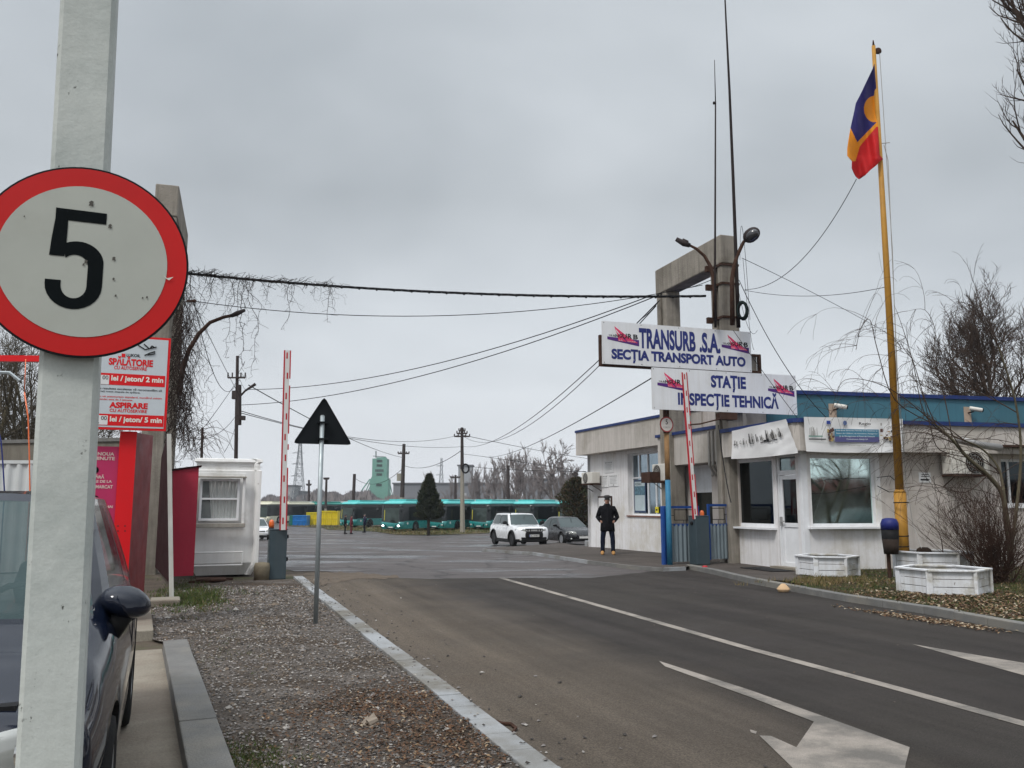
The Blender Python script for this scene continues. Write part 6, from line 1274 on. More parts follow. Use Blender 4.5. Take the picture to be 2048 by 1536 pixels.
h_ = MB().m(m_rust); h_.ball(pt1 + Vector((.10, 0, -.12)), .08, .05, .08, 8, 6); h_.tube([pt1 - UP * .2, pt1 + Vector((.10, 0, -.12))], .03, 5); part('pulley', h_, r)
h2 = MB().m(m_tile)
h2.tube([pt1 + Vector((.12, -.02, -.15)), P(1785, 500, 18.10), P(1795, 800, 18.05)], .007, 4); h2.tube([P(1768, 290, 18.10), P(1776, 320, 18.05), P(1783, 480, 18.00), P(1795, 750, 17.95), P(1812, 960, 18.9), P(1826, 1050, 18.5), P(1843, 1096, 17.60)], .009, 4); h2.tube([P(1762, 287, 18.15), P(1780, 285, 18.05)], .01, 4); part('halyard', h2, r)
for v in (1072, 1093, 1005): bd_ = MB().m(m_black); p = P(1802, v, 18.05); bd_.tube([Vector((p.x, 18.05, p.z)) + (Vector((cos(a), sin(a), .02 * cos(a))) * .145) for a in [2 * pi * k / 14 for k in range(15)]], .012, 5); part('strap', bd_, r)
jn = MB().m(m_black); jn.tube([P(1754, 955, 20.25), P(1780, 952, 19.2), P(1803, 972, 18.05)], .01, 4); jn.tube([P(1755, 972, 20.25), P(1778, 984, 19.2), P(1800, 983, 18.05)], .01, 4); solo('cable_loop', jn, 'pair of slack black cables from the big window to the flagpole', 'cable')
bq2 = P(1779, 1110, 17.85); r = thing('waste_bin', (bq2.x, 17.85, .1), 'blue topped waste bin strapped to the flagpole foot', 'bin'); bz2 = P(1779, 1108, 17.85).z; bz3 = P(1779, 1058, 17.85).z; bz4 = P(1779, 1036, 17.85).z
def rr2(z, sx, sy): sx *= .86; return [(bq2.x + .03 + sx * cos(a) * (1 if abs(cos(a)) < .8 else 1), 17.83 + sy * sin(a), z) for a in [2 * pi * k / 20 for k in range(20)]]
b_ = MB().m(mat('bin_brown', (.03, .022, .018), .8, var=.35, scale=5)).smooth().loft([rr2(bz2, .16, .15), rr2(lerp(bz2, bz3, .6), .19, .17)]); b_.m(m_black).loft([rr2(lerp(bz2, bz3, .6), .19, .17), rr2(bz3, .20, .18)], (False, True)); part('bucket', b_, r)
b_ = MB().m(mat('bin_blue', (.012, .018, .13), .5, var=.1)).smooth().loft([rr2(bz3 - .01, .205, .185), rr2(lerp(bz3, bz4, .5), .205, .185), rr2(bz4 - .02, .16, .15), rr2(bz4, .08, .08)], (True, True)); part('lid', b_, r)
lg = MB().m(m_rust).tube([(bq2.x, 17.90, .1), (bq2.x, 17.90, bz2)], .04, 6); part('leg', lg, r)

# flag
fo_ = lambda x, y: (1600 + x / 3.84, 50 + y / 3.84)
Lf = [(300, 572), (335, 560), (470, 495), (600, 430), (780, 390), (950, 362), (1005, 362), (1045, 400), (1100, 398), (1140, 415), (1165, 430), (1185, 455)]
Rt_ = [(300, 573), (350, 576), (600, 592), (800, 600), (1000, 612), (1030, 640), (1048, 612), (1070, 595), (1115, 540), (1155, 500), (1185, 456)]
def ip(T, y):
    for (a, x0), (b, x1) in zip(T, T[1:]):
        if y <= b: return lerp(x0, x1, (y - a) / (b - a) if b > a else 0)
    return T[-1][1]
fl_ = MB().smooth(); NY, NX = 230, 90; mfb = mat('flag_blue', (.022, .018, .12), .8, var=.12, scale=3); mfy = mat('flag_yellow', (.62, .22, .012), .8, var=.12, scale=3); mfr = mat('flag_red', (.46, .010, .012), .8, var=.12, scale=3)
blue = [(300, 0), (300, 700), (745, 590), (900, 440), (790, 388), (790, 0)]
for j in range(NY + 1):
    y = lerp(300, 1185, j / NY); xl, xr = ip(Lf, y), ip(Rt_, y)
    for i in range(NX + 1): f = i / NX; x = lerp(xl, xr, f); u, v = fo_(x, y); fl_.V.append(tuple(P(u, v, 17.97 + .07 * sin(x / 34 + y / 160) + .05 * sin(x / 17 - y / 90) + .10 * f)))
for j in range(NY):
    y = lerp(300, 1185, (j + .5) / NY); xl, xr = ip(Lf, y), ip(Rt_, y)
    for i in range(NX):
        x = lerp(xl, xr, (i + .5) / NX)
        lineA = 900 - (x - 440) * (155 / 150) if x > 440 else 790 + (x - 388) * (110 / 52)
        redx = lerp(580, 460, (y - 790) / 140) if y < 930 else lerp(460, 428, (y - 930) / 110) if y < 1045 else 0
        if hypot((x - 575) / 84, (y - 645) / 102) < 1: m_ = mfy
        elif y < lineA: m_ = mfb
        elif x > redx and y > 780: m_ = mfr
        else: m_ = mfy
        fl_.m(m_); k = j * (NX + 1) + i; fl_.face((k, k + NX + 1, k + NX + 2, k + 1))
fo = solo('flag', fl_, 'blue, yellow and red flag hanging limp and folded at the top of the ochre pole', 'flag'); sm = fo.modifiers.new('s', 'SOLIDIFY'); sm.thickness = .006

# litter
lt = MB().m(mat('cardboard_pale', (.50, .34, .20), .8, var=.15)).smooth(); q = G(1567, 1184, .02); lt.loft([[q + Vector((.11 * k * cos(a) * (1 + .3 * sin(3 * a)), .08 * cos(a + 1), 0)) * 0 + Vector((s_ * .12 * cos(a), s_ * .09 * sin(a), z)) for a in [2 * pi * j / 7 for j in range(7)]] for z, s_, k in ((.0, .8, 1), (.05, 1.1, 1), (.10, .75, 1), (.15, .3, 1))]); solo('paper_bag', lt, 'crumpled tan paper lying on the road at the foot of the right kerb', 'paper', bev=.01)
ct = MB().m(mat('dirty_paper', (.24, .20, .16), .85, var=.2)); q = G(742, 1452, .03); ct.slab([q + Vector((-.07, 0, .01)), q + Vector((0, -.05, .0)), q + Vector((.06, .0, .01)), q + Vector((.01, .04, .08))], (0.1, .4, .9), .006); ct.cyl(q + Vector((-.02, -.02, .02)), q + Vector((.04, .02, .04)), .03, .02, 7); ct.slab([q + Vector((-.09, .02, .0)), q + Vector((-.02, -.01, .03)), q + Vector((-.03, .05, .06))], (0, .2, 1), .004); solo('crushed_cup', ct, 'crushed paper cup lying on the brown leaves of the verge', 'cup')
tw = MB().m(m_rust); q = [G(u, v, .03) for u, v in ((985, 1440), (1005, 1447), (1022, 1448), (1032, 1456), (1026, 1464))]; tw.tube(q, [.012, .014, .014, .012, .010], 6); solo('twig', tw, 'short crooked twig on the road beside the pale kerb', 'twig')
rb = MB().m(m_bred).smooth(); rb.ball(G(1410, 1134, .13), .07, .05, .04, 8, 5); solo('rag', rb, 'small red rag at the foot of the right barrier', 'rag')
pk = MB().m(m_booth).box(0, 0, 0, 1, 1, 1); q = G(1183, 1093, .05); pk = MB().m(m_kerbw).obox(q + UP * .12, e71, n71, UP, .25, .2, .14); solo('stone_block', pk, 'whitewashed block at the far corner of the wing', 'block', bev=.03)
# ------------------------------------------------------------------ trees
m_bark = mat('bark_grey_brown', (.075, .058, .047), .95, var=.25, scale=6, bump=.8, bscale=30); m_twig = mat('twig_brown', (.060, .042, .033), .95, var=.2, scale=3); m_bark2 = mat('bark_olive', (.085, .072, .045), .95, var=.25, scale=5, bump=.8, bscale=20)
m_ftwig = mat('hazed_far_twig', (.20, .175, .17), .95, var=.2, scale=.3); m_fbark = mat('far_bark', (.13, .11, .10), .95, var=.2)  # far twigs paled: distance haze put into their colour
def limb(mb, p, d, L_, r, n, rg, wob, trop, nseg):
    pts = [p.copy()]; rs = [r]; q = p.copy(); d = d.normalized()
    for i in range(nseg):
        d = (d + Vector((rg.gauss(0, wob), rg.gauss(0, wob), rg.gauss(0, wob) + trop))).normalized(); q = q + d * (L_ / nseg); pts.append(q.copy()); rs.append(r * (1 - .75 * (i + 1) / nseg))
    mb.tube(pts, rs, n, False); return pts, rs, d
def tree(name, label, base, H, r0, seed, grp=None, levels=4, spread=.75, trop=.06, kids=(7, 6, 6, 5), lens=(.55, .5, .5, .5), start=.3, lean=(0, 0, 1), barkm=None, twigm=None, cat='tree', rmin=.004, wob=.12, sides=(8, 6, 4, 3, 3), trunkL=None, budget=9000):
    rg = random.Random(seed); r = thing(name, tuple(base), label, cat, grp); tb = MB().m(barkm or m_bark).smooth(); cb = MB().m(twigm or m_twig).smooth(); cnt = [0]
    tl = trunkL or H * .75; pts, rs, d = limb(tb, Vector(base) - UP * .1, Vector(lean), tl, r0, sides[0], rg, wob * .35, .03, 9); tb.S = [True] * len(tb.S)
    cur = [(pts, rs, H)]
    for lv in range(levels):            # level by level, so that every limb gets its share of twigs
        nxt = []; rg.shuffle(cur)
        for pts, rs, L_ in cur:
            if cnt[0] > budget: break
            k = int(kids[lv] * rg.uniform(.8, 1.25) + .5); s0 = start if lv == 0 else .18
            for i in range(k):
                f = s0 + (1 - s0) * ((i + rg.random() * .8) / k); idx = f * (len(pts) - 1); a = min(len(pts) - 2, int(idx)); p = pts[a].lerp(pts[a + 1], idx - a); rr = lerp(rs[a], rs[a + 1], idx - a)
                ax = (pts[a + 1] - pts[a]).normalized(); o = ax.orthogonal().normalized(); o.rotate(Matrix.Rotation(rg.uniform(0, 2 * pi), 3, ax)); dd = (ax + o * spread * rg.uniform(.6, 1.3)).normalized()
                ll = L_ * lens[lv] * rg.uniform(.65, 1.2) * (1 - .45 * f if lv == 0 else 1); r2 = max(rmin, rr * .62)
                q, s, _ = limb(cb, p, dd, ll, r2, sides[min(lv + 1, 4)], rg, wob, trop if trop > 0 or lv > 0 else .05, 5 if lv < 2 else 4); cnt[0] += 1; nxt.append((q, s, ll))
        cur = nxt
    part('trunk', tb, r); part('crown', cb, r); return r
# bare trees behind the office and at the right edge
q = P(1992, 1000, 38); tree('bare_tree', 'dense round crowned bare tree rising behind the office roof', (q.x + .3, 38, -.3), 12.4, .24, 21, levels=4, kids=(24, 11, 9, 7), lens=(.42, .5, .48, .48, .5), spread=.85, trop=.10, start=.34, rmin=.011, budget=13000, trunkL=8.6)
q = P(2212, 1000, 24); tree('bare_tree', 'tall bare tree reaching in from the top right corner', (q.x, 24, .1), 24, .24, 33, levels=4, kids=(60, 9, 7, 5), lens=(.145, .5, .45, .45), spread=.8, trop=.2, start=.42, rmin=.007, trunkL=23, budget=9000)
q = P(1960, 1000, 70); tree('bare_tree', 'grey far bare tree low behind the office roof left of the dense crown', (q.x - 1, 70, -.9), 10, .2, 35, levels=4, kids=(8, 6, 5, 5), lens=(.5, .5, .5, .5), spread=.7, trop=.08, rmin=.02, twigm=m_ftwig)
# drooping tree: trunk at the right, arching withes towards the left
rg = random.Random(17); tb = MB().m(m_bark2).smooth(); cb = MB().m(m_twig).smooth(); DY = 17.6
dt = thing('drooping_tree', tuple(P(2022, 1150, DY)), 'bare tree with long arching drooping branches in front of the air conditioner', 'tree')
def chain(px, r0, r1, mb, n=6, jy=0.):
    pts = [P(u, v, DY + y_) for u, v, y_ in px]; out = []
    for i in range(len(pts) - 1):
        a = pts[max(0, i - 1)]; b = pts[i]; c = pts[i + 1]; d_ = pts[min(len(pts) - 1, i + 2)]
        for k in range(4): t = k / 4; out.append(.5 * ((2 * b) + (c - a) * t + (2 * a - 5 * b + 4 * c - d_) * t * t + (-a + 3 * b - 3 * c + d_) * t ** 3))
    out.append(pts[-1]); m_ = len(out); rs = [lerp(r0, r1, i / (m_ - 1)) for i in range(m_)]; mb.tube(out, rs, n, False); return out, rs
t1_ = chain([(2022, 1152, 0), (2020, 1090, 0), (2012, 1030, 0), (2003, 985, 0), (1975, 950, -.1), (1935, 915, -.2), (1905, 880, -.3), (1872, 850, -.4)], .07, .022, tb)
t2_ = chain([(2012, 1030, 0), (2004, 960, .3), (1990, 925, .4), (1960, 895, .4), (1925, 880, .3)], .035, .014, tb); t3_ = chain([(2022, 1100, .0), (2035, 1000, .2), (2042, 900, .3), (2030, 800, .2), (1996, 690, .1)], .04, .014, tb)
part('trunk', tb, dt)
def droop(p, d, L_, r, g_, lv=0):
    pts = [p]; rs = [r]; q = p.copy(); d = d.normalized(); n = 9
    for i in range(n):
        d = (d + Vector((rg.gauss(0, .07), rg.gauss(0, .05), rg.gauss(0, .05) - g_ * (i / n)))).normalized(); q = q + d * L_ / n; pts.append(q.copy()); rs.append(max(.0028, r * (1 - .8 * (i + 1) / n)))
    cb.tube(pts, rs, 4 if lv == 0 else 3, False)
    if lv < 2:
        for k in range(5 if lv == 0 else 3): i = rg.randrange(2, n); dd = (pts[min(n, i + 1)] - pts[i - 1]).normalized() + Vector((rg.gauss(0, .5), rg.gauss(0, .3), rg.gauss(0, .45))); droop(pts[i], dd, L_ * rg.uniform(.25, .55), rs[i] * .7, g_ * rg.uniform(.3, 1.2), lv + 1)
for T, rs in (t1_, t2_, t3_):
    for k in range(11):
        i = rg.randrange(len(T) // 3, len(T)); sx = -rg.uniform(.3, 1.2) if rg.random() < .8 else rg.uniform(0, .8); droop(T[i], Vector((sx, rg.gauss(0, .35), rg.uniform(.1, .9))), rg.uniform(.8, 2.3), rg.uniform(.007, .016), rg.uniform(.2, .55))
for px in ([(1872, 850, -.4), (1850, 800, -.5), (1832, 740, -.5), (1815, 700, -.5), (1790, 705, -.5), (1760, 740, -.5)], [(1905, 880, -.3), (1890, 800, -.2), (1868, 720, -.2), (1870, 660, -.2), (1850, 620, -.2), (1815, 622, -.2)], [(1872, 850, -.4), (1800, 790, -.6), (1740, 762, -.6), (1690, 760, -.6), (1672, 790, -.6), (1662, 830, -.6)], [(1935, 915, -.2), (1880, 900, -.5), (1862, 860, -.5), (1845, 790, -.5), (1820, 760, -.5), (1740, 800, -.5)],
           [(1872, 850, -.4), (1790, 800, -.7), (1755, 700, -.7), (1740, 640, -.7), (1722, 655, -.7), (1712, 700, -.7)], [(1975, 950, -.1), (1930, 985, -.5), (1868, 968, -.5), (1880, 985, -.5), (1960, 1005, -.3)], [(1996, 690, .1), (1975, 640, .1), (1950, 615, .1), (1920, 605, .1), (1890, 625, .1)], [(1905, 880, -.3), (1850, 830, -.4), (1825, 720, -.4), (1800, 640, -.4), (1788, 610, -.4)]):
    T, rs = chain(px, .012, .003, cb, 4)
    for k in range(10): i = rg.randrange(4, len(T)); droop(T[i], Vector((rg.gauss(-.4, .6), rg.gauss(0, .3), rg.gauss(.2, .6))), rg.uniform(.4, 1.5), .006, rg.uniform(.2, .6), 1)
part('crown', cb, dt)
# twiggy bush in front of it
bu = MB().m(mat('bush_twig', (.055, .032, .024), .95, var=.25, scale=3)).smooth(); rg = random.Random(9); bb_ = P(1992, 1150, 16.8); bush = thing('bare_bush', tuple(bb_), 'fan shaped leafless bush with reddish stems beside the nearest planter', 'bush')
def stem(p, d, L_, r, lv=0):
    pts = [p]; rs = [r]; q = p.copy(); d = d.normalized()
    for i in range(6): d = (d + Vector((rg.gauss(0, .09), rg.gauss(0, .09), rg.gauss(.03, .05)))).normalized(); q = q + d * L_ / 6; pts.append(q.copy()); rs.append(max(.0025, r * (1 - .75 * (i + 1) / 6)))
    bu.tube(pts, rs, 3, False)
    if lv < 2:
        for k in range(4): i = rg.randrange(1, 6); stem(pts[i], (pts[i + 1] - pts[i]).normalized() + Vector((rg.gauss(0, .45), rg.gauss(0, .45), rg.uniform(-.1, .35))), L_ * rg.uniform(.3, .55), rs[i] * .65, lv + 1)
for k in range(125):
    a = rg.uniform(0, 2 * pi); s_ = rg.uniform(.05, 1.15); stem(Vector((bb_.x + rg.gauss(0, .14), bb_.y + rg.gauss(0, .14), .1)), Vector((cos(a) * s_, sin(a) * s_ * .8, 1)), rg.uniform(.9, 1.85), rg.uniform(.006, .011))
part('stems', bu, bush)
dk = MB().m(ML[3])
for k in range(900): a = rg.uniform(0, 6.3); rr = abs(rg.gauss(0, .2)); leaf(dk, bb_.x + rr * cos(a), bb_.y + rr * sin(a), .12 + abs(rg.gauss(0, .22)), rg.uniform(.02, .05), rg)
part('dead_leaves', dk, bush)

# creeper on the left portal and along the cable bundle
cv = MB().m(mat('creeper_brown', (.040, .028, .024), .95, var=.3, scale=4)).smooth(); rg = random.Random(6)
def hang(p, L_, r, sp=.16, ntw=.6):
    pts = [p.copy()]; q = p.copy(); n = max(5, int(L_ / .10)); vx, vy = 0, 0
    for i in range(n): vx = vx * .55 + rg.gauss(0, sp * .45); vy = vy * .55 + rg.gauss(0, sp * .45); q = q + Vector((vx * .3, vy * .3, -L_ / n)); pts.append(q.copy())
    r *= .72; cv.tube(pts, [lerp(r, r * .5, i / n) for i in range(n + 1)], 3, False)
    for a in pts[1:]:
        if rg.random() < ntw: b = a + Vector((rg.gauss(0, .10), rg.gauss(0, .1), rg.gauss(-.02, .07))); c = b + Vector((rg.gauss(0, .05), rg.gauss(0, .05), rg.gauss(-.05, .05))); cv.tube([a, b, c], [r * .6, r * .5, r * .35], 3, False)
VY = 22.4
for k in range(230):                                  # the mass down the far pillar
    u = rg.gauss(362, 9) if rg.random() < .75 else rg.uniform(345, 386); v = rg.uniform(548, 860); p = P(u, v, VY + rg.uniform(-.9, .5)); hang(p, rg.uniform(.5, 2.1) * (1 if v < 780 else .6), rg.uniform(.007, .015), .3, .5)
for k in range(60):
    u = rg.uniform(330, 352); v = rg.uniform(600, 880); p = P(u, v, VY - 1.9); hang(p, rg.uniform(.4, 1.5), .009, .25, .4)
for k in range(42):                                  # spreading over the roofs of shed and booth
    p = P(rg.uniform(350, 400), rg.uniform(860, 905), VY - 2); q = p + Vector((rg.uniform(-.1, 1.1), rg.uniform(-.7, .2), 0)); m_ = (p + q) / 2 + UP * rg.uniform(.0, .3); q.z = p.z - rg.uniform(.1, .5); cv.tube([p, p.lerp(m_, .5) + Vector((rg.gauss(0, .06), 0, rg.gauss(.03, .06))), m_, m_.lerp(q, .5) + Vector((rg.gauss(0, .08), 0, rg.gauss(0, .08))), q], [.008, .007, .006, .005, .004], 3, False)
cbl0, cbl1 = P(366, 546, VY), P(1412, 592, 22.6); sag = .22
def onc(f): return cbl0.lerp(cbl1, f) - UP * sag * 4 * f * (1 - f)
for k in range(260):
    f = abs(rg.gauss(0, .12)) if rg.random() < .7 else rg.uniform(0, .29); f = min(f, .30); a = onc(f); b = a + Vector((rg.uniform(-.1, .35), rg.gauss(0, .06), rg.gauss(.02, .07))); c = b + Vector((rg.uniform(-.1, .2), rg.gauss(0, .05), rg.gauss(0, .07))); cv.tube([a, b, c], [.008, .006, .004], 3, False)
for f, L_, th in ((.015, .7, .01), (.03, .5, .008), (.045, .9, .010), (.06, 1.2, .011), (.08, .55, .008), (.10, 2.2, .012), (.112, 2.95, .015), (.118, 2.6, .012), (.108, 1.8, .011), (.128, .6, .010), (.135, .62, .012), (.15, .5, .010), (.165, .58, .010), (.195, .4, .008), (.202, 1.25, .012), (.212, .6, .010), (.25, .35, .007), (.262, .4, .007), (.278, .95, .013), (.283, .6, .009), (.09, 1.1, .009), (.07, .8, .008), (.052, 1.6, .009)): hang(onc(f) - UP * .02, L_, th, .22, 1.0); hang(onc(f + .003) - UP * .02, L_ * .5, th * .7, .3, 1.0)
for k in range(26):
    p = P(rg.uniform(372, 395), rg.uniform(560, 640), VY + rg.uniform(-.4, .2)); hang(p, rg.uniform(1, 3.6), .007, .35, .5)
tag(mkobj('creeper', cv, None, (0, 0, 0)), 'bare brown creeper hanging from the left portal and the thick cable', 'creeper', kind='stuff')

# ------------------------------------------------------------------ wires
m_wire = mat('cable_black', (.016, .016, .018), .7, var=.1); m_wireg = mat('wire_grey', (.06, .062, .068), .7, var=.1)
def wire(a, b, mid, r, label, m_=None, name='overhead_cable', grp='wires over the gate', n=22, cat='cable'):
    A, B = P(*a), P(*b)
    # the sag is found from the row the wire crosses at the middle column
    f = .5; M_ = None
    if mid:
        um, vm = mid; lo, hi = 0, 1
        for _ in range(30):
            f = (lo + hi) / 2; p = A.lerp(B, f); rel = p - CAM; uu = 1024 + FPX * rel.dot(cR) / rel.dot(cF)
            if (uu < um) == (b[0] > a[0]): lo = f
            else: hi = f
        M_ = P(um, vm, A.lerp(B, f).y); sg_ = (A.lerp(B, f).z - M_.z) / (4 * f * (1 - f))
    else: sg_ = .05
    mb = MB().m(m_ or m_wire).smooth(); pts = [A.lerp(B, i / n) - UP * sg_ * 4 * (i / n) * (1 - i / n) for i in range(n + 1)]; mb.tube(pts, r, 4)
    return solo(name, mb, label, cat, grp)
PY_ = 41
bnd = MB().m(m_wire).smooth()
for k in range(5):
    ph = k * 1.26; bnd.tube([onc(i / 90) + Vector((0, .024 * cos(i * .55 + ph), .024 * sin(i * .55 + ph))) for i in range(91)], .012, 5)
for i in range(0, 90, 3): c_ = onc(i / 90 + .003); bnd.ball(c_ - UP * .03, .03, .02, .03, 6, 4)
bo_ = solo('cable_bundle', bnd, 'thick twisted black cable bundle strung between the two portals across the gate', 'cable', 'wires over the gate')
W = [((385, 602, 22), (1405, 570, 22.6), (760, 632), .012, 'thin cable sagging just below the thick bundle, from lamp bracket to right portal'),
     ((490, 779, PY_), (1300, 592, 25.6), (850, 733), .016, 'upper cable running from the pole behind the booth up to the right portal'),
     ((481, 810, PY_), (1318, 590, 25.6), (850, 750), .016, 'second cable from the pole behind the booth up to the right portal'),
     ((482, 822, PY_), (925, 868, 84), (700, 874), .02, 'wire from the booth pole to the top arm of the tall pole by the buses'),
     ((482, 826, PY_), (925, 893, 84), (720, 880), .02, 'wire from the booth pole to the middle of the tall pole by the buses'),
     ((497, 770, PY_), (805, 915, 110), (640, 848), .025, 'wire passing behind the black triangle towards the short dark pole'),
     ((926, 872, 84), (1312, 612, 25.7), (1100, 820), .016, 'cable climbing steeply from the tall yard pole to the far pillar of the right portal'),
     ((927, 893, 84), (1318, 602, 25.7), (1060, 838), .018, 'heavier cable sagging right of the tall yard pole before climbing to the portal'),
     ((970, 914, 100), (1310, 752, 24.5), (1120, 862), .018, 'cable rising from the tree line to the back of the name boards'),
     ((927, 908, 84), (1175, 945, 60), (1050, 925), .022, 'wire from the tall yard pole to the wing of the office'),
     ((927, 932, 84), (1172, 943, 48), (1040, 940), .02, 'lowest wire from the tall yard pole, reaching the wing by the small air conditioner'),
     ((805, 930, 110), (924, 900, 84), (850, 935), .03, 'wire between the short dark pole and the tall yard pole'),
     ((708, 955, 130), (804, 938, 110), (750, 968), .03, 'wire between two poles left of the green silo'),
     ((926, 870, 84), (1300, 930, 150), (1100, 905), .03, 'faint wire running right from the tall yard pole over the bare trees'),
     ((388, 604, 22), (470, 772, PY_), (428, 742), .012, 'slack cable drooping from the left lamp bracket to the booth pole'),
     ((386, 606, 22), (478, 790, PY_), (432, 700), .010, 'second slack cable drooping beside the booth pole'),
     ((412, 850, 26), (472, 765, PY_), (440, 812), .010, 'stay wire slanting up from the booth roof to the pole'),
     ((395, 880, 24), (474, 828, PY_), (440, 865), .010, 'slack wire from the booth roof to the middle of the pole'),
     ((448, 905, 24), (474, 840, PY_), (462, 880), .008, 'short wire dropping from the pole to the booth roof'),
     ((1490, 579, 22), (1713, 358, 18.0), (1610, 510), .008, 'thin line curving from the right portal up to the flag'),
     ((1488, 580, 22), (1772, 574, 18.15), (1625, 592), .008, 'thin cable hanging level between the right portal and the flagpole'),
     ((1484, 516, 22), (1830, 700, 34), (1660, 603), .008, 'pale thin wire slanting down right behind the flagpole'),
     ((1478, 560, 22.2), (1660, 842, 21), (1555, 710), .010, 'guy line slanting from the right portal down across the lower name board'),
     ((1466, 660, 21.6), (1650, 908, 20.6), (1560, 790), .008, 'guy line crossing both name boards down to the canopy banner'),
     ((1280, 640, 25), (1320, 600, 25.7), None, .01, 'short wire end left of the far portal pillar'),
     ((1422, 560, 22.5), (1358, 580, 25.2), (1390, 572), .01, 'short thick lead entering the far portal pillar'),
     ((1437, 850, 22.2), (1462, 1005, 21.5), (1447, 930), .014, 'black cable running down the wall right of the gatehouse hatch')]
for a, b, m_, r_, lab in W: wire(a, b, m_, r_, lab)
for k, (a, b, m_) in enumerate((((1480, 520, 22.2), (1500, 640, 22.2), (1497, 560)), ((1478, 585, 22.2), (1515, 660, 22.2), (1490, 640)), ((1486, 518, 22.2), (1508, 700, 22.2), (1492, 600)))): wire(a, b, m_, .006, ['loose thin wire dangling right of the portal top clamp', 'loose thin wire dangling beside the cable coil', 'longest loose wire dangling between the portal and the name board'][k])
# antennas
m_mast = mat('mast_dark', (.022, .017, .017), .7); am = MB().m(m_mast).smooth(); p0, p1 = P(1431, 655, 21.95), P(1429, 120, 21.95); am.tube([p0, P(1430, 560, 21.95), P(1431, 205, 21.95)], [.035, .03, .02], 8); am.tube([P(1431, 205, 21.95), p1], [.015, .008], 6); am.obox(P(1429, 206, 21.95), Vector((1, 0, 0)), Vector((0, 1, 0)), UP, .04, .03, .03); solo('antenna_mast', am, 'thinner shorter radio mast fixed to the left edge of the tall portal pillar', 'antenna', 'masts on the portal')
am = MB().m(m_mast).smooth(); am.tube([P(1477, 655, 21.9), P(1473, 540, 21.9), P(1466, 350, 21.95), P(1459, 180, 22), P(1452, 40, 22), P(1446, -90, 22)], [.055, .05, .042, .034, .024, .016], 8); solo('antenna_mast', am, 'thicker taller radio mast running out of the top of the picture', 'antenna', 'masts on the portal')
co = MB().m(mat('coil_black', (.010, .018, .017), .6)).smooth(); cc2 = P(1485, 621, 21.9)
for k in range(7): rr = .12 + .012 * (k % 3); co.tube([cc2 + Vector((rr * .95 * cos(a) + .02 * (k - 3) * .6, .04 * (k - 3) * .5, rr * 1.7 * sin(a))) for a in [2 * pi * j / 18 for j in range(19)]], .022, 5)
solo('cable_coil', co, 'black coil of spare cable hanging on the right side of the tall portal pillar', 'cable coil')
# street lamps
m_lampd = mat('lamp_dark', (.035, .028, .028), .6, var=.15)
def lamp(pts, r, label, head, mtl=None):
    o = thing('street_lamp', tuple(pts[0]), label, 'street lamp', 'street lamps by the gate'); a = MB().m(mtl or m_rust).smooth(); a.tube(pts, r, 8); part('arm', a, o); return o
lp = [P(u, v, 22.0) for u, v in ((1430, 640), (1429, 580), (1427, 556), (1421, 533), (1409, 512), (1392, 497), (1378, 490))]; o = lamp(lp, [.06, .058, .055, .05, .045, .04, .035], 'slim street lamp curving left from the tall portal pillar', 0)
h_ = MB().m(m_lampd).smooth(); h_.tube([P(1380, 491, 22), P(1368, 487, 22), P(1352, 478, 22)], [.06, .085, .06], 8); h_.obox(P(1371, 483, 22), (P(1380, 491, 22) - P(1352, 478, 22)).normalized(), Vector((0, 1, 0)), UP, .08, .05, .04); part('lamp_head', h_, o)
lp = [P(u, v, 21.9) for u, v in ((1465, 650), (1464, 560), (1468, 535), (1474, 512), (1486, 486), (1492, 478))]; o = lamp(lp, [.065, .06, .058, .052, .045, .045], 'street lamp with big oval head leaning right from the tall portal pillar', 0)
h_ = MB().m(m_lampd).smooth(); ax = (P(1516, 461, 21.7) - P(1490, 481, 21.9)).normalized(); sd2 = ax.cross(Vector((0, 1, 0))).normalized(); cpos = P(1503, 470, 21.75); h_.ball(cpos, .24, .13, .19, 18, 10, (ax, sd2.cross(ax).normalized(), sd2)); part('lamp_head', h_, o)
gb2 = MB().m(mat('lamp_bowl', (.03, .03, .034), .15, coat=.6)).smooth().ball(cpos + Vector((0, -.06, -.02)), .19, .11, .14, 16, 8, (ax, sd2.cross(ax).normalized(), sd2)); part('bowl', gb2, o)
lp = [P(u, v, 22.0) for u, v in ((357, 790), (366, 735), (378, 700), (397, 668), (420, 645), (448, 634), (470, 630))]; o = lamp(lp, [.07, .068, .062, .055, .05, .045, .04], 'rusty street lamp arching right from the creeper covered left portal', 0)
h_ = MB().m(m_lampd).smooth().tube([P(462, 632, 22), P(474, 627, 22), P(490, 620, 22)], [.05, .07, .04], 8); part('lamp_head', h_, o)
tg_ = MB().m(m_rust).obox(P(383, 602, 22), Vector((1, 0, 0)), Vector((0, 1, 0)), UP, .12, .03, .03); tg_.ball(P(389, 602, 22), .06, .05, .05, 8, 5); solo('cable_bracket', tg_, 'small iron cable bracket on the left portal above the rusty lamp', 'bracket')

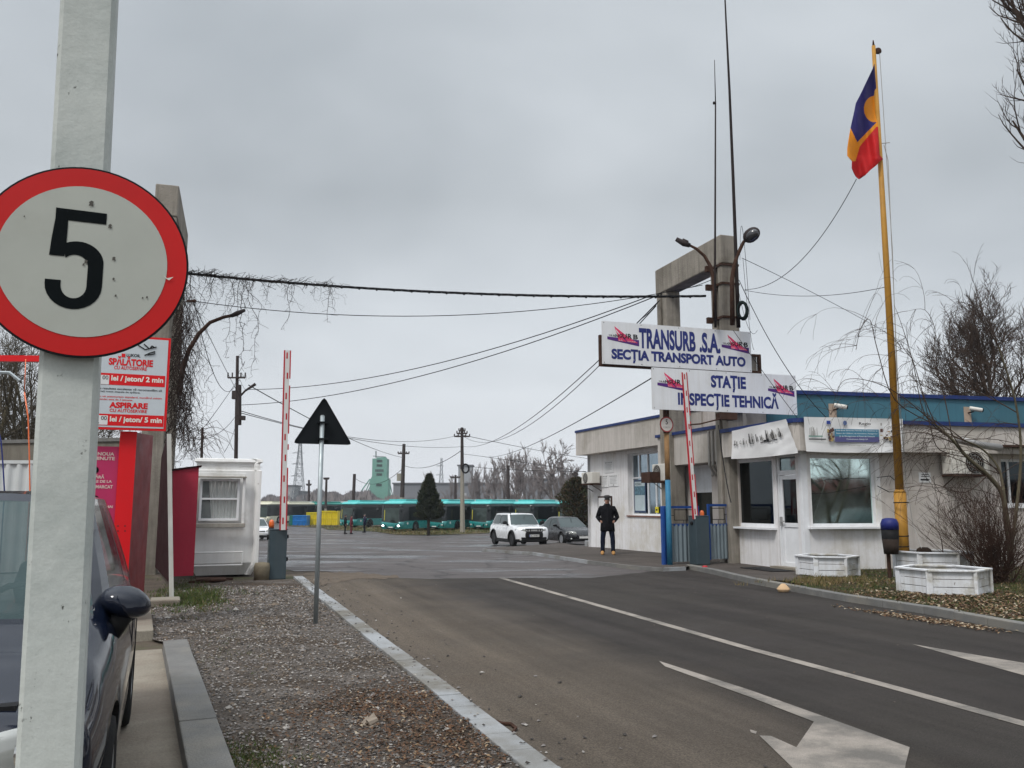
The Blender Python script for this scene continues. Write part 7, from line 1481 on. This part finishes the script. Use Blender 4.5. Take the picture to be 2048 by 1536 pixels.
# ------------------------------------------------------------------ utility poles
m_pole = mat('pole_concrete', (.27, .25, .21), .9, var=.1, streak=(.16, .14, .11), samt=.4); m_pold = mat('pole_dark', (.050, .040, .038), .9, var=.15); m_polb = mat('pole_brown', (.15, .085, .05), .9, var=.15)
def pole(u0, v0, u1, v1, Y, label, w0, w1, arms=(), split=.45, low=None, upm=None, extra=None, grp='utility poles'):
    a, b = P(u0, v0, Y), P(u1, v1, Y); a.z = zg(Y); r = thing('utility_pole', tuple(a), label, 'utility pole', grp); m_ = MB().m(low or m_pole); c = a.lerp(b, split); k = MB()
    m_.tube([a, c], [w0, lerp(w0, w1, split)], 6); m_.m(upm or m_pold).tube([c, b], [lerp(w0, w1, split), w1], 6); part('pole', m_, r)
    if arms:
        am_ = MB().m(m_pold)
        for v, h_ in arms:
            z_ = P(u1, v, Y).z; x_ = lerp(a.x, b.x, (z_ - a.z) / (b.z - a.z)); am_.tube([(x_ - h_, Y - .1, z_), (x_ + h_, Y - .1, z_)], max(.04, Y * .0012), 4)
            for s_ in (-1, -.5, .5, 1): am_.tube([(x_ + s_ * h_, Y - .1, z_), (x_ + s_ * h_, Y - .1, z_ + .25)], max(.035, Y * .0009), 4)
        part('crossarm', am_, r)
    if extra: extra(r, a, b, Y)
    return r
def ex475(r, a, b, Y):
    k = MB().m(m_pold); k.tube([P(478, 795, Y), P(490, 782, Y), P(511, 768, Y)], [.05, .05, .08], 6); k.obox(P(470, 790, Y), Vector((1, 0, 0)), Vector((0, 1, 0)), UP, .12, .12, .2); k.obox(P(484, 836, Y), Vector((1, 0, 0)), Vector((0, 1, 0)), UP, .14, .12, .1); k.tube([P(478, 770, Y), P(478, 850, Y)], .13, 6); part('fittings', k, r)
pole(473, 1010, 475, 712, PY_, 'brown wooden pole with crossarm and lamp directly behind the guard booth', .12, .08, ((756, .42),), .42, m_polb, m_pold, ex475)
pole(405, 960, 405, 855, 30, 'short dark post standing on the roof line of the guard booth', .06, .05, (), .1)
def ex925(r, a, b, Y):
    k = MB().m(m_black); c = P(931, 937, Y - .3); k.tube([c + Vector((.33 * cos(t), 0, .42 * sin(t))) for t in [2 * pi * j / 16 for j in range(17)]], .09, 5); part('cable_ring', k, r)
pole(925, 1060, 924, 855, 84, 'tall concrete yard pole with three crossarms and a cable ring, before the buses', .26, .14, ((873, .75), (867, .5), (862, .3)), .60, m_pole, m_pold, ex925)
def ex805(r, a, b, Y): k = MB().m(m_pole); k.cyl(P(799, 962, Y), P(799, 947, Y), .35, None, 10); part('transformer', k, r)
pole(803, 1010, 808, 888, 110, 'dark pole with crossarm and grey transformer between the green silo and the tall yard pole', .35, .22, ((907, .7),), .35, m_pole, m_pold, ex805)
pole(706, 1000, 709, 948, 130, 'thick dark pole left of the green silo', .3, .25, (), .3)
pole(652, 1000, 653, 955, 140, 'dark pole with small lamp behind the yellow containers', .25, .2, ((958, .4),), .3)
pole(618, 1010, 618, 960, 160, 'dark pole right of the lattice pylon', .3, .2, ((970, .4),), .3)
pole(911, 1005, 911, 950, 150, 'dark pole with crossarm left of the tall yard pole', .28, .2, ((955, .8),), .3)
pole(1016, 1010, 1016, 931, 120, 'dark pole among the bare trees above the white off-road car', .3, .22, (), .3)
pole(1150, 1000, 1150, 943, 100, 'dark pole left of the wing with its small air conditioner', .22, .16, ((950, .3),), .3)
# lattice pylons
def lattice(u, v0, v1, Y, wb, wt, label, arms, rr=.16):
    a = P(u, v0, Y); a.z = zg(Y); b = P(u, v1, Y); r = thing('lattice_pylon', tuple(a), label, 'pylon', 'lattice pylons'); m_ = MB().m(mat('pylon_steel', (.13, .145, .16), .7)); H_ = b.z - a.z; n = 11
    def cn(f): w_ = wb * (1 - f) ** 1.25 + wt; return [a + Vector((x * w_, y_ * w_, H_ * f)) for x, y_ in ((-1, -1), (1, -1), (1, 1), (-1, 1))]
    for k in range(4): m_.tube([cn(i / n)[k] for i in range(n + 1)], rr, 4)
    for i in range(n):
        c0, c1 = cn(i / n), cn((i + 1) / n)
        for k in range(4): m_.tube([c0[k], c1[(k + 1) % 4]], rr * .6, 3); m_.tube([c1[k], c1[(k + 1) % 4]], rr * .6, 3); m_.tube([c0[(k + 1) % 4], c1[k]], rr * .6, 3)
    for v, h_ in arms: z_ = P(u, v, Y).z; c = Vector((a.x, a.y, z_)); m_.tube([c - Vector((h_, 0, 0)), c, c + Vector((h_ * .5, 0, 0))], rr, 4); m_.tube([c - Vector((h_, 0, 0)), c + UP * h_ * .22], rr * .7, 3)
    part('tower', m_, r)
lattice(596, 1015, 884, 330, 2.3, .45, 'tall lattice power pylon seen just left of the triangular sign', ((906, 3.0), (928, 3.0), (952, 3.2)), .11)
lattice(882, 1010, 916, 420, 1.5, .35, 'smaller lattice power pylon right behind the conical evergreen', ((932, 2.6), (950, 2.8)), .12)
# ------------------------------------------------------------------ far buildings, silo, tree line
m_silo = mat('silo_green', (.13, .31, .245), .7, var=.1, scale=.05, streak=(.10, .24, .19), samt=.3); m_silod = mat('silo_dark', (.045, .085, .075), .8)
SY = 460; r = thing('silo_tower', tuple(P(758, 1005, SY)), 'pale green industrial silo tower far behind the buses', 'silo'); x0, x1 = P(744, 950, SY).x, P(773, 950, SY).x; zs0, zs1, zs2 = P(758, 1006, SY).z, P(758, 958, SY).z, P(758, 917, SY).z
b_ = MB().m(m_silo).box(x0, SY, zs1, x1, SY + 9, zs2); b_.box(x0 - 1, SY - .5, zs0 - 4, x1 + 1, SY + 9.5, zs1); b_.box(x0 + 2, SY + 2, zs2, x1 - 1, SY + 7, zs2 + .8); part('tower', b_, r)
d_ = MB().m(m_silod)  # plain dark blocks added in place of the tower's unreadable lettering
for v, ww_ in ((922, .36), (931, .36), (941, .60), (949, .36), (970, .36)):
    z_ = P(758, v, SY).z; xm = (x0 + x1) / 2
    for k in range(5): xx = xm + (k - 2) * (x1 - x0) * ww_ / 5; d_.box(xx - .42, SY - .12 - (.5 if v > 960 else 0), z_ - .7, xx + .42, SY + .1, z_ + .7)
part('text_blocks', d_, r); l_ = MB().m(m_silo)
for s_, uu in ((-1, 722), (1, 786)):
    for dy in (0, 7): l_.tube([(x0 if s_ < 0 else x1, SY + dy, zs1 + 1), (P(uu, 980, SY).x, SY + dy, zs0)], .32, 4)
l_.tube([(x0 - 1, SY, zs1), (P(726, 980, SY).x, SY, P(726, 977, SY).z), (P(712, 985, SY).x, SY, zs0)], .4, 4); part('struts', l_, r); a_ = MB().m(m_silod).tube([P(752, 916, SY), P(752, 902, SY)], .35, 4); a_.tube([P(746, 912, SY), P(772, 914, SY)], .25, 4); part('aerial', a_, r)
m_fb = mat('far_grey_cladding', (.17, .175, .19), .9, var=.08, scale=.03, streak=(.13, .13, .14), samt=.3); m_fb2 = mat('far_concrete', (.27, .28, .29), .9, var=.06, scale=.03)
def block(name, u0, u1, v1, Y, dpt_, label, m_, win=0, cat='building'):
    r = thing(name, tuple(P((u0 + u1) / 2, 1005, Y)), label, cat); a, b = P(u0, 1000, Y).x, P(u1, 1000, Y).x; z1 = P(u0, v1, Y).z; q = MB().m(m_).box(a, Y, -3, b, Y + dpt_, z1); part('wall', q, r)
    t = MB().m(mat('far_roof', (.12, .12, .13), .9)).box(a - .5, Y - .5, z1 + .01, b + .5, Y + dpt_ + .5, z1 + .6); part('roof', t, r)
    if win:
        w_ = MB().m(mat('far_window', (.40, .41, .42), .7)); rg2 = random.Random(u0)
        for k in range(win): x = lerp(a, b, rg2.uniform(.05, .9)); z_ = lerp(2, z1 - 3, rg2.random()); w_.box(x, Y - .15, z_, x + (b - a) * .014 + .6, Y + .1, z_ + 1.6)
        part('window', w_, r)
    return r
block('factory_hall', 786, 1010, 968, 380, 60, 'long dark grey factory hall behind the bus rank', m_fb, 5)
block('factory_hall', 1050, 1190, 959, 400, 60, 'second taller grey factory hall behind the bare trees on the right', m_fb, 4)
block('silo_block', 916, 944, 932, 390, 12, 'pale grey windowless concrete block beside the tall yard pole', m_fb2)
block('apartment_building', 566, 588, 972, 470, 14, 'pale grey apartment block at the foot of the tall lattice pylon', m_fb2, 6); block('apartment_building', 588, 608, 984, 480, 14, 'lower grey apartment block right of the pylon foot', m_fb, 4)
# far-off wood: uneven brushwood of small twig clumps over the whole band
fw = MB().m(m_ftwig); rg = random.Random(12)
def brush(u0, u1, Y, top, n, m_, hfun):
    fw.m(m_)
    for k in range(n):
        u = rg.uniform(u0, u1); Yk = Y + rg.uniform(-25, 40); hmax = hfun(u); x = P(u, 1000, Yk).x; zt = P(u, 1010, Yk).z + (hmax / FPX * Yk) * rg.uniform(.25, 1) ** .6; s_ = rg.uniform(.5, 1.5) * Y / 350; z0_ = rg.uniform(-2, max(-1, zt - 2))
        a = rg.uniform(0, pi); dx, dy = cos(a) * s_, sin(a) * s_; lx = rg.gauss(0, s_ * .6); fw.add([(x - dx, Yk - dy, z0_), (x + dx, Yk + dy, z0_ + .4), (x + lx + dx * .3, Yk, zt), (x + lx - dx * .1, Yk, zt - s_)], [(0, 1, 2, 3)])
m_fw2 = mat('hazed_far_wood', (.13, .118, .125), .95, var=.2, scale=.1)  # lightened grey, with distance haze mixed into the wood colour
hf = lambda u: 22 + 7 * sin(u * .021) + 5 * sin(u * .07 + 1) + 3 * sin(u * .19)
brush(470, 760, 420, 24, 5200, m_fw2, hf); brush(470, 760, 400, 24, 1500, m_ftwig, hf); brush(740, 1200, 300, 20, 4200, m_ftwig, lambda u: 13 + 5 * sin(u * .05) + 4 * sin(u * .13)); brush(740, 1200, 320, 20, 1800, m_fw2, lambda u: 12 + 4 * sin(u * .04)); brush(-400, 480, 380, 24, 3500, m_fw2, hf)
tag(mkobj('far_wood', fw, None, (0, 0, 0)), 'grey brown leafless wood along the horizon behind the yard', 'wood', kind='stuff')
# bare trees one can tell apart
def fartree(u, v1, Y, seed, label, **k):
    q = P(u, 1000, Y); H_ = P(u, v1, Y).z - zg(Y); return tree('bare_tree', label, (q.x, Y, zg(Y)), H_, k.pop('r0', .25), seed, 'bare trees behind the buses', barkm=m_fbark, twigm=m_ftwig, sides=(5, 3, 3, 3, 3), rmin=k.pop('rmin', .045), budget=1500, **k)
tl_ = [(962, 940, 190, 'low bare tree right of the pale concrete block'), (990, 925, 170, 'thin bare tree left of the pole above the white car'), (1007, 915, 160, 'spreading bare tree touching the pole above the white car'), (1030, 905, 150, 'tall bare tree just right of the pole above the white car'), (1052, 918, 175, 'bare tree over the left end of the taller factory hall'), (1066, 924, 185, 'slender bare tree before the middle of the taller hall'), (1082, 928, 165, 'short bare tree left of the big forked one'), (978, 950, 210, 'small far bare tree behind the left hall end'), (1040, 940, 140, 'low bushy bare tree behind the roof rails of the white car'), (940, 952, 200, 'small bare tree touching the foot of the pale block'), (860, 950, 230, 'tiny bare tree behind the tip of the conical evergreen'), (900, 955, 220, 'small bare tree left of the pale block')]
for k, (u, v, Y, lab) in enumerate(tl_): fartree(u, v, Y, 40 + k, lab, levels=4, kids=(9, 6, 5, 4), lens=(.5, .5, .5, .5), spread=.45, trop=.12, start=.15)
fartree(1105, 900, 120, 71, 'big forked bare tree with dark trunk above the dark saloon', levels=4, kids=(8, 6, 6, 5), lens=(.6, .55, .5, .5), spread=.75, trop=.06, r0=.4)
for k, (u, v, lab) in enumerate(((1120, 896, 'dense upright poplar, left one of the grey pair by the wing'), (1134, 899, 'dense upright poplar, right one of the grey pair by the wing'))): fartree(u, v, 130, 80 + k, lab, levels=3, kids=(46, 9, 6), lens=(.20, .5, .5), spread=.35, trop=.22, start=.12, rmin=.05)
fartree(1158, 930, 140, 90, 'bare tree half hidden by the corner of the wing', levels=4, kids=(9, 6, 5, 4), lens=(.5, .5, .5, .5), spread=.6, trop=.08)
# evergreens in the yard
m_ever = mat('evergreen_dark', (.022, .030, .016), .9, var=.45, scale=1.2, col2=(.055, .042, .022), amt=.4)
def evergreen(name, label, u, vb, vt, wpx, Y, shape, seed, n=5200, col=None, cat='evergreen', s0=.16):
    rg = random.Random(seed); b = P(u, vb, Y); b.z = zg(Y); H_ = P(u, vt, Y).z - b.z; R_ = wpx / 2 / FPX * Y; r = thing(name, tuple(b), label, cat); t = MB().m(m_bark).smooth().tube([b, b + UP * H_ * .9], [.16, .03], 6); part('trunk', t, r); c = MB(); ms = [col or m_ever, mat('evergreen_mid', (.040, .048, .024), .9, var=.3)]
    lob = [rg.uniform(0, 6.28) for _ in range(6)]
    for k in range(n):
        f = rg.random() ** .75; h = f if name != 'conifer' else .24 + .76 * rg.random() ** 1.25; a = rg.uniform(0, 2 * pi); rr = shape(h) * R_ * (1 + .20 * sin(3 * a + lob[0] + 9 * h) + .16 * sin(5 * a + lob[1] - 17 * h) + .14 * sin(31 * h + 2 * a)); q = rg.random() ** .35; p = b + Vector((cos(a) * rr * q, sin(a) * rr * q, H_ * (h + .04)))
        s_ = s0 * rg.uniform(.5, 1.4); d_ = Vector((cos(a) * .6 + rg.gauss(0, .4), sin(a) * .6 + rg.gauss(0, .4), rg.uniform(.1, 1.2))).normalized(); e_ = d_.orthogonal().normalized(); e_.rotate(Matrix.Rotation(rg.uniform(0, 6.28), 3, d_)); c.m(ms[rg.random() < .35]); c.add([p - e_ * s_ * .4, p + e_ * s_ * .4, p + d_ * s_ * 1.5], [(0, 1, 2)])
    part('crown', c, r); return r
evergreen('conifer', 'dark conical evergreen tree standing in front of the buses', 857, 1062, 955, 55, 76, lambda h: .02 if h < .24 else ((1 - h) / .76) ** .8 * min(1, (h - .2) * 9) + .05, 5, n=9000)
evergreen('evergreen_shrub', 'round brownish evergreen shrub left of the small air conditioner', 1155, 1040, 962, 62, 62, lambda h: sqrt(max(0, 1 - (2 * h - 1) ** 2)) * .95 + .1, 6, n=6500, col=mat('evergreen_brown', (.055, .040, .022), .9, var=.35, scale=1), s0=.14)
# containers
def contn(u0, u1, v0, v1, Y, m_, label, grp):
    a, b = P(u0, v1, Y), P(u1, v1, Y); z0_ = zg(Y); z1 = P(u0, v0, Y).z; r = thing('storage_container', ((a.x + b.x) / 2, Y, z0_), label, 'container', grp); q = MB().m(m_).box(a.x + .03, Y, z0_ + .05, b.x - .03, Y + 2, z1 - .1)
    n = max(3, int((b.x - a.x) / .28))
    for k in range(n + 1): x = lerp(a.x + .06, b.x - .06, k / n); q.box(x - .04, Y - .08, z0_ + .05, x + .04, Y + .0, z1 - .12)
    part('body', q, r); l_ = MB().m(m_).box(a.x, Y - .12, z1 - .1, b.x, Y + 2.05, z1); l_.box(a.x, Y - .1, z0_ + (z1 - z0_) * .5 - .05, b.x, Y - .0, z0_ + (z1 - z0_) * .5 + .05); part('rim', l_, r)
m_cy = mat('container_yellow', (.66, .52, .012), .55, var=.08); m_cb = mat('container_blue', (.010, .17, .50), .5, var=.08); m_cg = mat('container_green', (.01, .15, .12), .5)
for k, (u0, u1) in enumerate(((612, 625), (625, 638), (638, 650), (650, 662), (662, 675))): contn(u0, u1, 1022 + (0 if k > 1 else 3), 1049, 116, m_cy, ['yellow ribbed container next to the blue ones', 'yellow ribbed container, second from the blue ones', 'yellow ribbed container just left of the sign post line', 'yellow ribbed container, second from the leftmost bus', 'yellow ribbed container touching the leftmost bus'][k], 'yellow containers')
for k, (u0, u1) in enumerate(((585, 595), (595, 604), (604, 613))): contn(u0, u1, 1031, 1050, 114, m_cb, ['blue container beside the single green one', 'blue container in the middle of the blue three', 'blue container beside the yellow ones'][k], 'blue containers')
contn(578, 585, 1031, 1051, 114, m_cg, 'single green container left of the blue ones', None)

# ------------------------------------------------------------------ left background: wall, white fence, thicket
lw = MB().m(mat('old_wall', (.16, .145, .12), .9, var=.15, streak=(.08, .07, .055), samt=.5)); a, b = P(-300, 1000, 26), P(240, 1000, 24); zt_ = P(200, 880, 24.2).z; d_ = (b - a); d_.z = 0; L_ = d_.length; d_.normalize(); nn = Vector((d_.y, -d_.x, 0)); c = (a + b) / 2
lw.obox(Vector((c.x, c.y, zt_ / 2 - .05)), d_, nn, UP, L_ / 2, .12, zt_ / 2); lw.m(m_kerb).obox(Vector((c.x, c.y, zt_ - .01)), d_, nn, UP, L_ / 2, .17, .05); solo('boundary_wall', lw, 'low grey brown wall behind the car wash', 'wall')
wf_ = MB().m(mat('white_corrugated', (.52, .54, .54), .6, var=.06, streak=(.38, .38, .36), samt=.4)).smooth(); a, b = P(-260, 1000, 15.5), P(92, 1000, 15.5); a.z = b.z = 0; corr(wf_, a, b, .1, P(20, 925, 15.5).z, Vector((0, -1, 0)), .022, .2); wf_.smooth(False).obox(Vector(((a.x + b.x) / 2, 15.5, P(20, 924, 15.5).z)), Vector((1, 0, 0)), Vector((0, 1, 0)), UP, (b.x - a.x) / 2, .03, .03); solo('corrugated_fence', wf_, 'white corrugated sheet fence behind the parked dark car', 'fence')
for k, (u, v1, Y, r0) in enumerate(((-30, 640, 30, .16), (20, 655, 33, .14), (62, 640, 31, .12), (105, 700, 34, .12), (-90, 600, 32, .18), (185, 800, 30, .08))):
    q = P(u, 1000, Y); tree('bare_tree', ['bare tree cut by the left picture edge', 'bare tree above the car roof, left of the orange hose', 'bare tree right behind the orange hose', 'bare tree mostly hidden by the white sign post', 'larger bare tree beyond the left picture edge', 'small bare tree over the boundary wall beside the price board'][k], (q.x, Y, 0), P(u, v1, Y).z, r0, 200 + k, 'thicket behind the car wash', levels=4, kids=(12, 7, 6, 4), lens=(.5, .5, .5, .5), spread=.75, trop=.04, start=.08, rmin=.009, budget=2600, barkm=m_bark2, twigm=mat('thicket_twig', (.085, .070, .048), .95, var=.25, scale=1))
# ------------------------------------------------------------------ across the road, seen mirrored in the office windows
def opp(x, y, s): q = Vector((x, y, 0)); return q
ob = thing('low_building', (36, 0, 0), 'low dark building across the road, seen mirrored in the big window', 'building'); q = MB().m(mat('opposite_wall', (.16, .15, .14), .9)).box(26, -6, 0, 44, 4, 2.3); part('wall', q, ob); q = MB().m(mat('opposite_roof', (.13, .05, .045), .8)).box(25.5, -6.5, 2.3, 44.5, 4.5, 3.0); part('roof', q, ob); q = MB().m(m_dark).box(30, 3.9, .6, 36, 4.03, 1.8); part('window', q, ob)
for k, (x, y) in enumerate(((20.5, 8.5), (24, 6.5), (28, 9))): tree('bare_tree', ['nearer bare tree mirrored in the big window', 'middle bare tree mirrored in the big window', 'farther bare tree mirrored in the big window'][k], (x, y, 0), 8.5, .14, 300 + k, levels=4, kids=(9, 6, 5, 4), lens=(.55, .5, .5, .5), spread=.8, trop=.04, start=.2, rmin=.009, budget=1200)
oc = copy_tree(sed); oc['label'] = 'dark saloon seen only mirrored in the big window'; put(oc, 17.5, 12.6, radians(12))
hz = MB().box(-600, -60, -3, 600, 620, 62)
hzm = bpy.data.materials.new('haze_air'); hzm.use_nodes = True; hn = hzm.node_tree; hn.nodes.clear(); ho_ = hn.nodes.new('ShaderNodeOutputMaterial'); hv = hn.nodes.new('ShaderNodeVolumePrincipled')
hv.inputs['Color'].default_value = (.80, .84, .90, 1); hv.inputs['Density'].default_value = .0004; hv.inputs['Anisotropy'].default_value = .3; hn.links.new(hv.outputs[0], ho_.inputs['Volume'])
hz.mats = []; ho = mkobj('haze', hz, None, (0, 0, 0)); ho.data.materials.append(hzm); ho['kind'] = 'stuff'; ho['label'] = 'thin winter haze over the whole yard'
